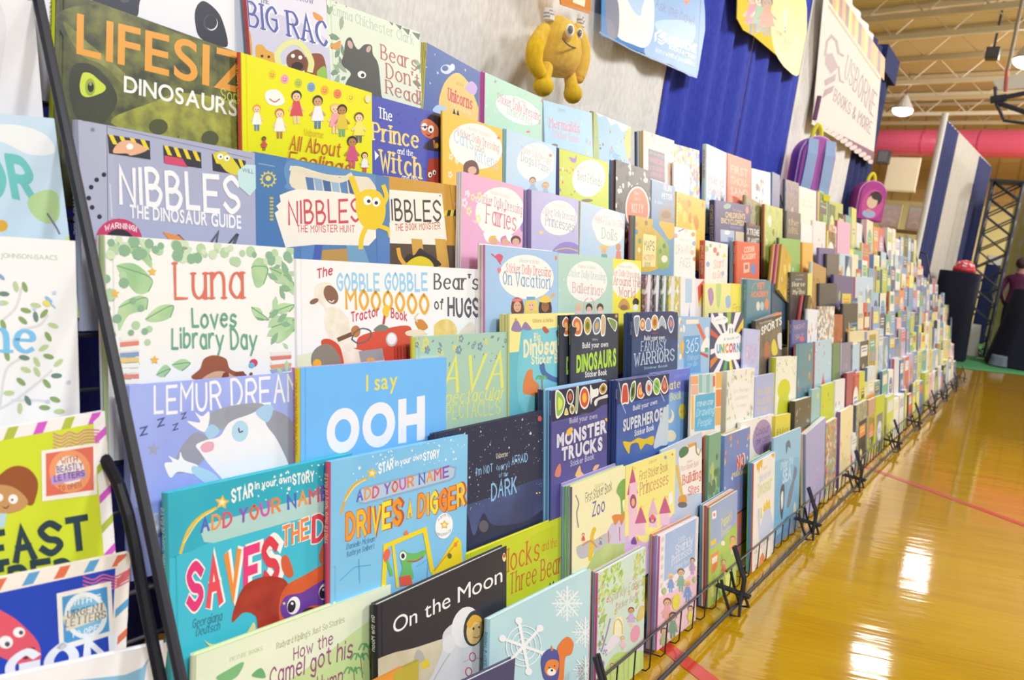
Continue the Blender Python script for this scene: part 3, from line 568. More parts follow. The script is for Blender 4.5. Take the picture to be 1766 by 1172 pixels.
def a_(a):
    a.NS(120, (0, 0, .8, 1), .0016, ['2c3484'], 6); V(*VB); a.T('f2f2f4', 'The', 742, 592, 810, 612, 50, f='s', w=.2); a.T('f0d070', 'Prince', 712, 702, 945, 748, 82, f='s', w=.2); a.T('f2f2f4', 'and the', 836, 775, 915, 788, 28, f='s', w=.18); a.T('f0d070', 'Witch', 752, 855, 958, 900, 96, f='s', w=.2); a.T('f2f2f4', 'and the', 860, 905, 940, 922, 26, f='s', w=.18)
    a.B('26202a', (985, 600), (1020, 570), (1065, 575), (1068, 650), (1030, 690), (970, 650)); a.B('c8623c', (955, 620), (990, 600), (1040, 640), (1040, 690), (1000, 700), (960, 670)); a.E('f0f0f0', 972, 640, 15, 19); a.E('f0f0f0', 1005, 652, 15, 19); a.E('3a2a6a', 974, 640, 20, 3); a.E('22182a', 975, 642, 6, 8); a.E('22182a', 1004, 655, 6, 8); a.L('6a2020', 4, (980, 678), (995, 684), (1008, 676)); a.B('2a242c', (970, 750), (990, 715), (1040, 690), (1075, 740), (1060, 765)); a.E('d8a020', 1035, 735, 8, 14); a.L('c8623c', 10, (1025, 745), (1020, 710))
    a.B('a03424', (985, 900), (990, 830), (1000, 800), (1050, 800), (1075, 770), (1085, 930), (1020, 925)); a.E('f0f0f0', 1000, 882, 10, 14); a.E('f0f0f0', 1022, 870, 9, 13); a.E('201010', 1002, 884, 4, 6); a.E('201010', 1023, 873, 4, 6); a.P('f4f4f4', (720, 760), (742, 785), (722, 810))
V(); book(1, (606, 153.5), (763.6, 197.6), 'royal blue book with yellow title and a bespectacled witch', '3c44a8', kind='hb', t=.008, art=a_, d=.016)
def a_(a):
    a.UV('a2a6c2', 0, 0, .17, 1); V(*VA); a.L('5a6078', 4, (540, 625), (545, 1172), sm=0); a.L('5a6078', 3, (540, 640), (1270, 800), sm=0); a.E('9aa0b4', 468, 655, 17); a.E('6a7088', 468, 655, 10)
    for x, y in ((525, 882), (488, 908), (460, 945), (448, 1000), (465, 1047), (502, 1094)): a.E('22222c', x, y, 12)
    a.L('c8ccd8', 7, (555, 930), (565, 1095), sm=0)
    for q, c in (((543, 678, 757, 712, 760, 806, 550, 775), 0), ((823, 732, 1015, 770, 1018, 850, 828, 823), 1), ((1070, 775, 1240, 812, 1245, 890, 1075, 862), 2)):
        x0, y0, x1, y1, x2, y2, x3, y3 = q; a.P('2a2a30', (x0, y0), (x1, y1), (x2, y2), (x3, y3)); w_, d_ = x1-x0, y1-y0
        for i in range(4):
            t = i/4+.02; a.P('e8cc20', (x0+w_*t, y0+d_*t), (x0+w_*(t+.11), y0+d_*(t+.11)), (x0+w_*(t+.22), y0+d_*(t+.22)+45), (x0+w_*(t+.11), y0+d_*(t+.11)+45))
    a.B('e0a47c', (570, 770), (600, 720), (660, 710), (740, 750), (720, 770), (660, 785), (640, 775)); a.E('f4f4f4', 655, 740, 18, 15); a.P('c83c5c', (830, 785), (920, 800), (948, 845), (830, 825)); a.B('d0c430', (1085, 780), (1110, 765), (1150, 775), (1210, 850), (1200, 885), (1150, 870), (1120, 840)); a.E('f4f4f4', 1112, 790, 15); a.E('f4f4f4', 1145, 798, 15); a.E('20202a', 1114, 792, 5); a.E('20202a', 1147, 800, 5)
    a.T('f0f0f2', 'NIBBLES', 610, 1020, 1215, 1068, 172, f='h', w=.16); a.T('ececf0', 'THE DINOSAUR GUIDE', 655, 1098, 1218, 1155, 68, f='b', off=.03)
    a.E('c03058', 600, 1215, 118, 112); a.E('22222a', 600, 1230, 78, 74); a.T('f4e4ea', 'WARNING!', 530, 1165, 690, 1172, 26, w=.18, arch=.6); a.P('b8dce0', (1198, 865), (1240, 830), (1300, 835), (1310, 930), (1260, 990), (1205, 940)); a.T('4a6c80', 'WILL', 1222, 868, 1280, 878, 22, f='b'); a.L('4c4c5c', 14, (760, 1290), (900, 1190), (1000, 1290), sm=0); a.P('e08040', (820, 1170), (900, 1190), (960, 1240), (880, 1240)); a.L('4c4c5c', 16, (1020, 1290), (1100, 1175), (1080, 1290), sm=0); a.L('4c4c5c', 16, (1120, 1280), (1200, 1180), (1160, 1290), sm=0)
V(*VA); book(2, (392, 599), (1290, 776), 'steel grey metal-look book with yellow and black hazard windows', '9ca2c2', kind='hb', t=.012, sp='a6acc8', art=a_, spt='NIBBLES THE DINOSAUR GUIDE', spc='d8dce8')
def a_(a):
    a.UV('3a68a4', 0, 0, .2, 1); V(*VB); a.L('7c98bc', 5, (135, 825), (215, 840), sm=0); a.S('d0c050', 183, 905, 45, 12, .7); a.E('3a68a4', 183, 905, 28); a.E('d8c858', 183, 900, 14)
    for i in range(7): a.E('b8a840', 200, 1000+i*18, 11, 6)
    a.B('5080b8', (262, 850), (300, 808), (420, 830), (640, 860), (720, 870), (715, 980), (690, 1000), (300, 960), (275, 920)); a.B('e0d4bc', (298, 860), (330, 838), (480, 880), (640, 890), (700, 905), (700, 980), (330, 960))
    for i, c in enumerate(('4468a4', '7ca0c4', '34588c', '88a8c8', '4c74ac', '30508c')): a.P(c, (370+i*42, 893), (410+i*42, 898), (420+i*42, 985), (385+i*42, 975))
    a.L('d8d0b8', 26, (300, 850), (420, 885), (540, 910), (600, 885)); V(*VD)
    for q, c in (((350, 115, 420, 118, 405, 210, 345, 200), '4c78b4'), ((420, 115, 460, 120, 440, 215, 405, 210), '3850a0'), ((455, 150, 600, 140, 590, 215, 450, 215), 'b48440'), ((575, 110, 660, 120, 700, 230, 590, 225), '6494b8'), ((730, 60, 810, 60, 830, 240, 735, 230), '4870b0')): a.P(c, *[(q[i], q[i+1]) for i in (0, 2, 4, 6)])
    a.T('28406c', 'OUTER', 785, 100, 785, 101, 4); V(*VB)
    a.P('f0e9da', (240, 985), (290, 965), (330, 955), (520, 968), (720, 1000), (728, 1200), (690, 1240), (420, 1235), (270, 1250), (215, 1075), (235, 1060), (222, 1040), (245, 1020))
    a.T('c8404c', 'NIBBLES', 288, 1130, 650, 1112, 110, f='h', w=.13); a.T('c8404c', 'THE MONSTER HUNT', 330, 1172, 620, 1172, 34, f='h', w=.14)
    a.B('e8c020', (625, 1010), (650, 970), (700, 955), (750, 975), (775, 1040), (765, 1120), (720, 1160), (660, 1140), (630, 1080)); a.L('e8c020', 30, (640, 1000), (622, 950), (605, 900)); a.L('e8c020', 22, (765, 1030), (780, 990), (765, 940)); a.L('e8c020', 24, (680, 1140), (655, 1200), (650, 1250)); a.L('e8c020', 22, (740, 1140), (790, 1160), (800, 1190)); a.E('f6f4ec', 685, 1012, 22, 24); a.E('f6f4ec', 728, 1020, 20, 24); a.E('24202c', 690, 1016, 9); a.E('24202c', 728, 1024, 9)
V(*VB); book(2, (116, 772), (796, 890), 'blue book of old bindings with torn cream title patch', '4670a8', kind='hb', t=.013, sp='4080b8', art=a_, spt='NIBBLES THE MONSTER HUNT', spc='dce8f0')
def a_(a):
    V(*VB); a.UV('c88c30', .78, 0, 1, 1); a.L('9a6820', 4, (1100, 930), (1130, 1172), sm=0); a.E('b0b0b4', 1150, 968, 8); a.E('b0b0b4', 1130, 1030, 7)
    for i in range(6): a.P('2c2a2c' if i % 2 else 'dcc028', (1075+i*16, 1062-i), (1091+i*16, 1061-i), (1085+i*16, 1090), (1069+i*16, 1092))
    a.P('f0ebda', (770, 955), (1060, 978), (1085, 1210), (1070, 1255), (780, 1250)); a.E('c84848', 1050, 988, 4); a.T('3c3834', 'NIBBLES', 760, 1110, 1058, 1112, 100, f='h', w=.13); a.T('c0443c', 'THE BOOK MONSTER', 825, 1165, 1052, 1155, 32, f='h', w=.14)
    V(*VD); a.UV('46392c', 0, .46, .86, 1)
    for x in (905, 1025, 1120): a.P('cc9438', (x, 92), (x+55, 95), (x+75, 250), (x+15, 240))
    a.B('2c2826', (870, 225), (890, 170), (920, 175), (950, 140), (985, 165), (1020, 185), (1050, 230)); a.B('e8c828', (875, 240), (900, 200), (950, 180), (1000, 200), (1010, 240)); a.L('e8a030', 20, (840, 145), (850, 190), (880, 230)); a.P('c88428', (1160, 130), (1172, 110), (1185, 135))
V(*VB); book(2, (768, 886), (1166, 941), 'orange brown crate-look book with cream title label', 'c48a30', kind='hb', t=.01, art=a_, d=.016)
def a_(a):
    V(*VC)
    for q in (((560, 80), (620, 50), (720, 80), (765, 140), (760, 180), (690, 120)), ((590, 170), (680, 160), (760, 230), (750, 300), (690, 310), (630, 240)), ((600, 380), (680, 325), (735, 330), (740, 390), (650, 420), (600, 500)), ((735, 440), (800, 375), (870, 370), (860, 430), (790, 455)), ((870, 670), (920, 640), (960, 660), (920, 700)), ((790, 720), (830, 670), (860, 690), (830, 730)), ((1270, 180), (1300, 130), (1330, 150), (1330, 260), (1290, 275)), ((1270, 380), (1318, 390), (1330, 440), (1300, 440))): a.B('8cbc84+b8d8a0@20', *q); a.L('5a9464', 5, q[0], q[2], q[3])
    V(*VD)
    for q in (((110, 230), (150, 190), (180, 240), (160, 320), (125, 330)), ((190, 240), (250, 245), (300, 300), (320, 380), (250, 320)), ((100, 440), (150, 470), (185, 500), (120, 490)), ((190, 470), (240, 420), (310, 425), (290, 460)), ((200, 540), (260, 490), (330, 500), (310, 560), (230, 620))): a.B('8cbc84+b8d8a0@20', *q); a.L('5a9464', 5, q[0], q[2], q[3])
    for i in range(5): a.P(['e8e4da', 'd86c5c', 'f0eee8', 'e09060', '8a9cc0'][i], (190, 665+i*22), (300, 660+i*20), (298, 678+i*20), (200, 684+i*22))
    V(*VC); a.NS(60, (.0, .01, 1, .09), .006, ['a8cc9c', 'c4dcb4', '7ca884'], 7); a.NS(26, (.0, .1, .2, .75), .006, ['a8cc9c', '7ca884'], 8); a.NS(24, (.86, .1, 1, .8), .007, ['a8cc9c', '7ca884'], 9, 'leaf')
    for i in range(12): a.P(['f0ece4', 'e07868', 'f0ece4', '7a90c0', 'e8c078', 'f0ece4'][i % 6], (605, 530+i*27), (700, 520+i*28), (702, 542+i*28), (607, 552+i*27))
    for x, y in ((768, 200), (580, 310), (780, 645)): a.S('ecb040', x, y, 24, 5, .5)
    a.T('d86450', 'Luna', 885, 335, 1232, 330, 178, f='s', w=.12); a.T('5c9c7c', 'Loves', 972, 478, 1195, 475, 88, f='h', w=.16); a.T('5c9c7c', 'Library Day', 870, 582, 1300, 592, 96, f='h', w=.15)
    a.B('8c4834', (975, 740), (1010, 690), (1030, 640), (1080, 622), (1140, 640), (1160, 690), (1220, 720), (1200, 760)); a.B('d0a080', (1020, 750), (1080, 705), (1150, 710), (1190, 750)); a.NS(30, (.5, .66, .75, .75), .004, ['743828'], 3); a.E('c83858', 1280, 660, 20); a.E('58b0d0', 1270, 672, 14)
V(*VC); book(3, (527, 13), (1484, 82), 'white library story book bordered with green leaves', 'f1f1ee', kind='hb', t=.012, sp='b4cc90', art=a_, st=('f0eef2',), short='white leafy library book')
def a_(a):
    V(*VD); a.UB('dce8c0', (-.1, .62), (.2, .55), (.4, .6), (.4, 1), (-.1, 1)); a.T('c44450', 'The', 432, 290, 510, 272, 44, f='h', w=.2); a.T('8cc8ec', 'GOBBLE GOBBLE', 532, 352, 990, 352, 80, f='h', w=.19); a.T('e8a030', 'MOOOOOO', 578, 440, 998, 470, 92, f='h', w=.18); a.T('c44450', 'Tractor', 604, 512, 745, 478, 46, f='h', w=.2); a.T('c44450', 'Book', 805, 490, 885, 505, 44, f='h', w=.2)
    a.B('f1e9d8+e4d8c0@60', (420, 390), (425, 330), (470, 312), (505, 330), (470, 430), (530, 440), (590, 500), (600, 600), (660, 690), (590, 720), (540, 700), (470, 540), (470, 450)); a.E('7c5442', 500, 375, 34, 50, -25); a.E('7c5442', 415, 408, 24, 13, -25); a.L('f8e8e0', 5, (490, 405), (505, 412), (515, 402)); a.L('6a4434', 22, (540, 600), (600, 575), (630, 560)); a.E('b46c38', 625, 560, 24, 30)
    a.B('c8402c', (450, 610), (490, 598), (540, 630), (560, 690), (560, 730), (500, 740), (470, 680)); a.B('7c7468', (400, 690), (430, 640), (490, 625), (540, 680), (540, 740), (420, 745)); a.E('e8a828', 430, 722, 22); a.B('d04430', (630, 640), (640, 590), (720, 560), (870, 530), (910, 560), (905, 660), (890, 710), (630, 650)); a.P('8c8c90', (640, 660), (760, 645), (768, 705), (650, 715)); a.P('cc3c2c', (760, 640), (905, 620), (900, 705), (770, 708)); a.E('b8b8bc', 806, 600, 29, 36); a.E('f0f0f2', 806, 598, 22, 28)
    for i in range(5): a.L('9c2c20', 6, (820+i*16, 640), (822+i*16, 700), sm=0)
    a.L('55585e', 7, (605, 600), (620, 565), (660, 545), (700, 560), (690, 600), (640, 620), (605, 600)); a.B('6c7468', (715, 555), (750, 525), (790, 540), (770, 558)); a.L('b83c38', 12, (765, 520), (772, 480), sm=0); a.B('ecc038', (760, 460), (775, 425), (795, 440), (785, 490)); a.B('cc7c34', (925, 510), (960, 500), (990, 540), (950, 555)); a.B('eed8b8', (880, 560), (950, 550), (985, 580), (890, 582)); a.L('e0c8a0', 8, (935, 510), (925, 490), (940, 470)); a.E('d89858', 700, 705, 22, 14)
V(*VD); book(3, (322, 197), (1020, 229), 'white farm story book with a sheep driving a red tractor', 'f2f1f3', kind='hb', t=.013, sp='eeeef2', art=a_)
def a_(a):
    V(*VD); a.T('4c4c54', "The Bear's", 860, 342, 1248, 348, 74, f='s', w=.17); a.T('4c4c54', 'Book of', 900, 442, 1068, 446, 50, f='h', w=.18); a.T('4c4c54', 'HUGS', 1093, 480, 1252, 480, 86, f='h', w=.2); a.B('e4bc58+f0d080@40', (1000, 580), (1035, 515), (1090, 498), (1130, 530), (1125, 580)); a.B('dcd0b8+eae0cc@40', (1145, 580), (1170, 540), (1210, 512), (1230, 545), (1220, 580)); a.B('e0a8b8', (1255, 525), (1263, 520), (1272, 524), (1265, 545))
V(*VD); book(3, (890, 229), (1275, 246), 'white book with grey title and golden teddy bears', 'f2f2f3', kind='hb', t=.01, art=a_, d=.018)
def a_(a):
    V(*VC); a.UB('98acf6+8898ea@7', (-.1, -.1), (1.1, -.1), (1.1, .5), (-.1, .6)); a.T('f2f2fa', 'LEMUR DREAMER', 782, 915, 1660, 840, 132, f='h', w=.13, sl=0)
    for x, y, s_ in ((728, 1020, 40), (815, 975, 38), (888, 995, 30), (930, 938, 28)): a.T('404878', 'z', x-s_*.45, y+5, x+s_*.45, y-5, s_*1.3, f='h', w=.16)
    a.S('9498b8', 775, 1098, 36, 5, .45, .1)
    def S2(x): return x
    V(*VC); a.B('8c90a4', (880, 1172), (920, 1080), (990, 1010), (1060, 1060), (1010, 1172), (900, 1220)); a.B('9096a4', (1050, 930), (1150, 880), (1320, 865), (1360, 930), (1200, 940), (1110, 1000)); a.B('8c90a0', (1130, 920), (1330, 890), (1480, 960), (1560, 1200), (1540, 1320), (1350, 1280))
    a.B('f2f3fa', (990, 1075), (1040, 1050), (1110, 1030), (1160, 960), (1260, 920), (1360, 880), (1340, 960), (1400, 1050), (1460, 1180), (1480, 1290), (1200, 1290), (1080, 1200), (1010, 1110)); a.E('a8d4ee', 1212, 1005, 42, 54, 10); a.L('404878', 7, (1205, 990), (1210, 1010), (1225, 1005)); a.B('e8a0b8', (1012, 1085), (1040, 1060), (1078, 1062), (1075, 1100), (1030, 1112)); a.B('9cc8ec', (1290, 910), (1345, 870), (1380, 890), (1350, 960))
    a.B('f2f3fa', (945, 955), (1010, 960), (985, 910), (1020, 930), (1055, 905), (1055, 960), (1030, 1010)); a.B('98c8ec', (1035, 1010), (1070, 970), (1110, 1005), (1060, 1045))
    V(*VE); a.B('f4f6fa', (830, 80), (870, 70), (850, 40), (900, 60), (910, 20), (930, 60), (1000, 90), (985, 130), (900, 120), (860, 150)); a.B('a4d0ec', (980, 90), (1080, 130), (1120, 190), (1060, 190), (975, 130)); a.B('eef0f8+5a6088@60', (695, 270), (740, 340), (800, 330), (830, 420), (800, 450), (740, 400)); a.S('787ca8', 800, 625, 18); a.L('6470b8', 18, (770, 840), (900, 850), sm=0)
    a.E('c4bca0', 1180, 40, 1, 1)
V(*VC); book(4, (652, 776), (1560, 705), 'lavender blue picture book with a sleeping white animal', '94a6f2', kind='hb', t=.012, sp='88a2f2', art=a_, d=.015)
def a_(a):
    V(*VD); a.T('f0d840', 'I say', 678, 862, 836, 842, 86, f='b', off=.01); a.T('ecf0fa', 'OOH', 478, 1170, 975, 1090, 205, f='b', off=.055)
V(*VD); book(4, (345, 746), (1086, 691), 'sky blue picture book with huge white letters', '60b0fc', kind='hb', t=.012, sp='f0cc10', art=a_, spt='I SAY OOOH YOU SAY AAAH', spc='c89020', st=('e070b0',), short='sky blue big lettered book', stt=.006)
def a_(a):
    V(*VD); a.NS(20, (0, .01, 1, .12), .005, ['e0d058', '6a8498'], 8, 'flower'); a.NS(26, (0, .02, 1, .2), .0035, ['6c8490'], 5, 'leaf'); a.NS(40, (0, .1, 1, 1), .0016, ['6c8c8c', 'd4dc70'], 12)
    a.T('e0e05c', "AVA'S", 1062, 870, 1520, 825, 170, f='i', w=.12); V(*VH); a.T('e0e05c', "AVA'S", -115, 850, 205, 838, 165, f='s', w=.14) if False else None
    a.T('e0e05c', 'Spectacular', -130, 930, 205, 898, 62, f='i', w=.12); a.T('e0e05c', 'SPECTACLES', -120, 1010, 185, 975, 72, f='s', w=.12)
V(*VD); book(4, (926, 585), (1452, 562), 'sage green picture book with yellow handwritten title', '9cc4ae', kind='hb', t=.012, sp='e0dc40', art=a_, d=.018)
STAR6 = ['4454c0', 'e88c40', 'd84858', '7a4cb0', 'e05a40', 'c848a0', 'e07840']
def star_story(a, base, base2):
    a.UB(base2, (-.1, -.05), (1.1, -.05), (1.1, .3), (.5, .4), (-.1, .45))
def a_(a):
    a.UB('2caac2+229cb8@5', (-.1, -.05), (1.1, -.05), (1.1, .2), (.5, .24), (-.1, .3)); V(*VE); a.L('e8b830', 14, (912, 530), (950, 420), (1010, 350), (1090, 305)); a.L('f8dc70', 6, (930, 480), (1000, 370), (1080, 315)); a.S('f0b428', 1122, 275, 38, 5, .5, .1); a.S('f8e8b0', 1122, 275, 20, 5, .5, .1); a.T('f4f4f0', 'STAR', 1172, 275, 1280, 238, 60, f='h', w=.24)
    V(*VF); a.T('f4f4f0', 'in your own', 118, 208, 300, 168, 34, f='h', w=.22); a.T('f4f4f0', 'STORY', 308, 182, 416, 168, 48, f='h', w=.24)
    a.NS(34, (.42, .02, 1, .18), .0012, ['f0f8f8'], 3); a.NS(8, (.42, .02, 1, .18), .0036, ['f0f8f8'], 4, 'star'); V(*VE)
    a.P('a4d0cc', (1015, 430), (1040, 385), (1400, 290), (1900, 160), (1905, 250), (1400, 390), (1080, 480), (1030, 475)); a.T('', '', 0, 0, 1, 0, 1) if False else None
    a.T('4454c0', 'ADD YOUR NAME', 1018, 428, 1668, 252, 66, f='h', w=.2, cols=STAR6)
    a.T('e83878', 'SAVES', 955, 818, 1412, 660, 205, f='h', w=.24, o='f6f2ee', ow=.1, cols=['e02c6c', 'e8404c', 'ec8030', 'e83070', 'd83040']); V(*VF); a.T('ec7838', 'THE', 258, 496, 390, 446, 92, f='h', w=.2, o='f6f2ee', ow=.1); a.T('d83848', 'DAY', 412, 470, 650, 400, 115, f='h', w=.22, o='f6f2ee', ow=.1)
    V(*VE); a.T('2c6478', 'Georgiana', 972, 910, 1120, 868, 44, f='i', w=.13); a.T('2c6478', 'Deutsch', 990, 950, 1110, 915, 40, f='i', w=.13)
    V(*VF); a.B('a83024+8c241c@24', (0, 880), (20, 780), (70, 690), (160, 650), (260, 660), (290, 720), (270, 800), (250, 900), (140, 920), (120, 850), (60, 830)); a.B('d8542c+c44824@20', (245, 880), (240, 770), (280, 690), (370, 640), (460, 590), (500, 610), (540, 700), (530, 830), (440, 900), (320, 900)); a.B('cc5030', (248, 560), (275, 540), (300, 590), (310, 640), (285, 655), (255, 620)); a.B('cc5030', (440, 560), (455, 490), (480, 470), (490, 530), (470, 600)); a.B('5a3090', (243, 815), (270, 750), (350, 730), (420, 690), (510, 650), (540, 750), (480, 790), (390, 800), (330, 860), (270, 865)); a.E('f4f2f0', 310, 795, 32, 46, 15); a.E('241828', 300, 800, 20, 32, 15); a.E('f4f2f0', 470, 725, 32, 44, 15); a.E('241828', 460, 730, 20, 32, 15); a.E('f8f8f8', 303, 785, 7); a.E('f8f8f8', 462, 715, 7); a.E('38201c', 385, 825, 34, 18, -20); a.S('e8d060', 262, 785, 10); a.S('e8d060', 502, 690, 10); a.B('e8d890', (40, 970), (90, 930), (110, 880), (115, 930), (60, 980))
    V(*VE); a.B('e0d890', (1030, 970), (1070, 990), (1130, 985), (1080, 1015)); a.B('e0d890', (1150, 1000), (1230, 950), (1280, 880), (1270, 960), (1200, 1000))
V(*VE); book(5, (845, 230), (1780, 25), 'teal picture book with a masked red squirrel hero', '32b4d0', kind='hb', t=.012, sp='38a0a8', art=a_, d=.016, spt='STAR in your own STORY', spc='e8f4f4')
def a_(a):
    a.UB('78c2f0+68b4e8@5', (-.1, -.05), (1.1, -.05), (1.1, .5), (-.1, .6)); V(*VF); a.L('e0a030', 12, (552, 330), (580, 240), (620, 185), (682, 152)); a.L('f8dc80', 5, (570, 270), (620, 195), (676, 160)); a.S('f0b428', 708, 128, 30, 5, .5, .1); a.S('f8e8b0', 708, 128, 15, 5, .5, .1)
    a.T('f4f6f8', 'STAR', 742, 130, 815, 98, 46, f='h', w=.24); a.T('f4f6f8', 'in your own', 825, 92, 960, 52, 28, f='h', w=.22); a.T('f4f6f8', 'STORY', 968, 62, 1048, 48, 38, f='h', w=.24); a.NS(40, (.12, .0, 1, .16), .0011, ['f0f8fc'], 3); a.NS(10, (.12, .0, .95, .18), .003, ['f0f8fc'], 4, 'star')
    a.P('7ca0c8', (632, 235), (650, 200), (1100, 88), (1135, 95), (1128, 150), (1100, 168), (670, 285), (640, 280)); a.P('a8c4e0', (640, 240), (655, 210), (1100, 98), (1125, 105), (1118, 145), (1095, 158), (670, 275), (645, 270)); a.T('4454c0', 'ADD YOUR NAME', 632, 272, 1098, 142, 50, f='h', w=.2, cols=STAR6)
    a.T('ec8c28', 'DRIVES', 580, 455, 858, 378, 115, f='h', w=.23, o='b84824', ow=.07, cols=['ec8c28', 'f0b028', 'ec7c28', 'f0c430', 'f0dc30', 'ec8c28']); a.T('f0c430', 'A', 888, 348, 912, 340, 70, f='h', w=.28, o='b84824', ow=.07); a.T('f0c430', 'DIGGER', 942, 345, 1175, 282, 98, f='h', w=.23, o='b84824', ow=.07, cols=['ec8c28', 'f0b028', 'f0dc30', 'ec7c28', 'ec8c28', 'f0c430'])
    a.T('3c6c98', 'Danielle Mclean', 578, 512, 720, 470, 26, f='i', w=.13); a.T('3c6c98', 'Kathryn Selbert', 580, 550, 718, 505, 26, f='i', w=.13); a.E('f4f6fa', 1070, 393, 44, 66, 8); a.S('e8a838', 1072, 388, 24, 5, .55); a.S('f8e8b0', 1072, 388, 13, 5, .55); a.T('58606c', 'A BOOK TO', 1040, 372, 1100, 352, 14, f='b', arch=1.1); a.T('58606c', 'PERSONALIZE', 1035, 440, 1105, 420, 14, f='b', arch=-.9)
    for p in (((545, 670), (620, 600), (700, 590)), ((640, 560), (645, 680)), ((930, 600), (990, 560), (985, 660))): a.L('4c98c8', 3, *p, sm=0)
    a.L('f0d020', 22, (765, 700), (775, 495), (972, 412), (1010, 620), sm=0); a.L('f0d020', 14, (812, 480), (835, 700), sm=0); a.B('e86c3c', (865, 435), (880, 415), (890, 432), (885, 440)); a.P('f0d020', (1005, 640), (1040, 590), (1130, 445), (1155, 470), (1165, 580), (1020, 640)); a.L('c89028', 6, (1020, 620), (1140, 470), sm=0); a.E('e87c28', 1128, 488, 9, 12); a.E('5a5a20', 1098, 545, 11, 14)
    a.B('5ab058', (845, 545), (862, 515), (890, 530), (930, 530), (970, 515), (975, 540), (930, 570), (905, 590), (915, 660), (850, 660), (860, 600)); a.E('f4f4f0', 862, 545, 17, 22); a.E('22242c', 862, 545, 9, 13); a.L('b83c38', 6, (885, 572), (930, 570), (965, 550)); a.P('dc4c38', (845, 650), (900, 640), (912, 690), (850, 700)); a.L('5ab058', 16, (780, 570), (800, 620), (805, 640)); a.B('e05a44', (762, 540), (780, 510), (798, 520), (790, 560), (770, 575))
V(*VF); book(5, (500, 71), (1192, -68), 'bright blue picture book with a crocodile driving a yellow digger', '70bcec', kind='hb', t=.012, sp='d84060', art=a_, spt='STAR in your own STORY', spc='f4e0a0')
def a_(a):
    a.UB('3c4c80+2a3258@6', (-.1, .62), (.5, .56), (1.1, .6), (1.1, 1.1), (-.1, 1.1)); V(*VG); a.NS(150, (0, 0, 1, .62), .0008, ['e8e8f0', 'b0b4c8'], 5); a.NS(14, (0, 0, 1, .5), .0034, ['f4f4f4', 'c8c8d4'], 8, 'star'); a.NS(10, (0, 0, 1, .45), .0032, ['b8bcd0'], 9, 'blot')
    a.UB('1e2440', (-.1, .86), (.1, .72), (.16, .64), (.2, .78), (.26, .62), (.32, .8), (.4, .66), (.5, .78), (.8, .85), (1.1, .82), (1.1, 1.1), (-.1, 1.1)); a.E('4c4a58', 100, 395, 24, 30)
    a.T('e0dcc8', 'Usborne', 164, 54, 222, 40, 24, f='s', w=.15); a.T('7cb4e4', "I'm NOT", 62, 142, 146, 118, 38, f='h', w=.14); a.T('7cb4e4', '(very)', 165, 118, 230, 98, 32, f='h', w=.13); a.T('7cb4e4', 'AFRAID', 242, 85, 322, 65, 40, f='h', w=.14); a.T('7cb4e4', 'of the', 178, 150, 222, 138, 20, f='h', w=.13); a.T('7cb4e4', 'DARK', 140, 262, 268, 220, 78, f='h', w=.15); a.E('e8d040', 368, 228, 4); a.E('e8d040', 382, 226, 4)
    V(*VH); a.E('c84848', 383, 1000, 10, 14)
V(*VH); book(5, (-150, 1078), (402, 957), 'midnight blue starry night book with light blue title', '22263c', kind='hb', t=.01, art=a_, d=.014)
def a_(a):
    a.UB('e0eccc+ecf2d4@6', (-.1, -.1), (1.1, -.1), (1.1, .3), (-.1, .4)); a.UB('c4de94+b4d482@8', (-.1, .5), (.5, .3), (1.1, .2), (1.1, 1.1), (-.1, 1.1)); V(*VF); a.T('8cac70', 'PICTURE BOOKS', -10, 1080, 155, 1020, 20, f='s', w=.13); a.T('7a8450', "Rudyard Kipling's Just So Stories", 225, 1015, 568, 878, 30, f='s', w=.13); a.T('8c4070', 'How the', 312, 1068, 510, 985, 60, f='h', w=.13); a.T('8c4070', 'Camel got his', 192, 1200, 610, 1050, 88, f='h', w=.13); a.T('8c4070', 'Hump', 430, 1240, 560, 1190, 80, f='h', w=.13)
    for x, y in ((650, 1060), (615, 1130), (690, 1010)):
        a.L('8a6c40', 5, (x, y), (x+8, y+100))
        for q in (-50, -25, 15, 45): a.L('5c9c5c', 8, (x, y), (x+q*.6, y-22), (x+q, y+8))
    V(*VE); a.B('6cb070', (1090, 1160), (1150, 1120), (1230, 1080), (1200, 1150), (1140, 1180)); a.B('5ca468', (1270, 1150), (1318, 1110), (1340, 1160))
V(*VE); book(6, (990, 1050), (1975, 688), 'pale green picture book with plum title and palm trees', 'd0e4a6', kind='hb', t=.012, sp='e4ecc4', art=a_, d=.02)
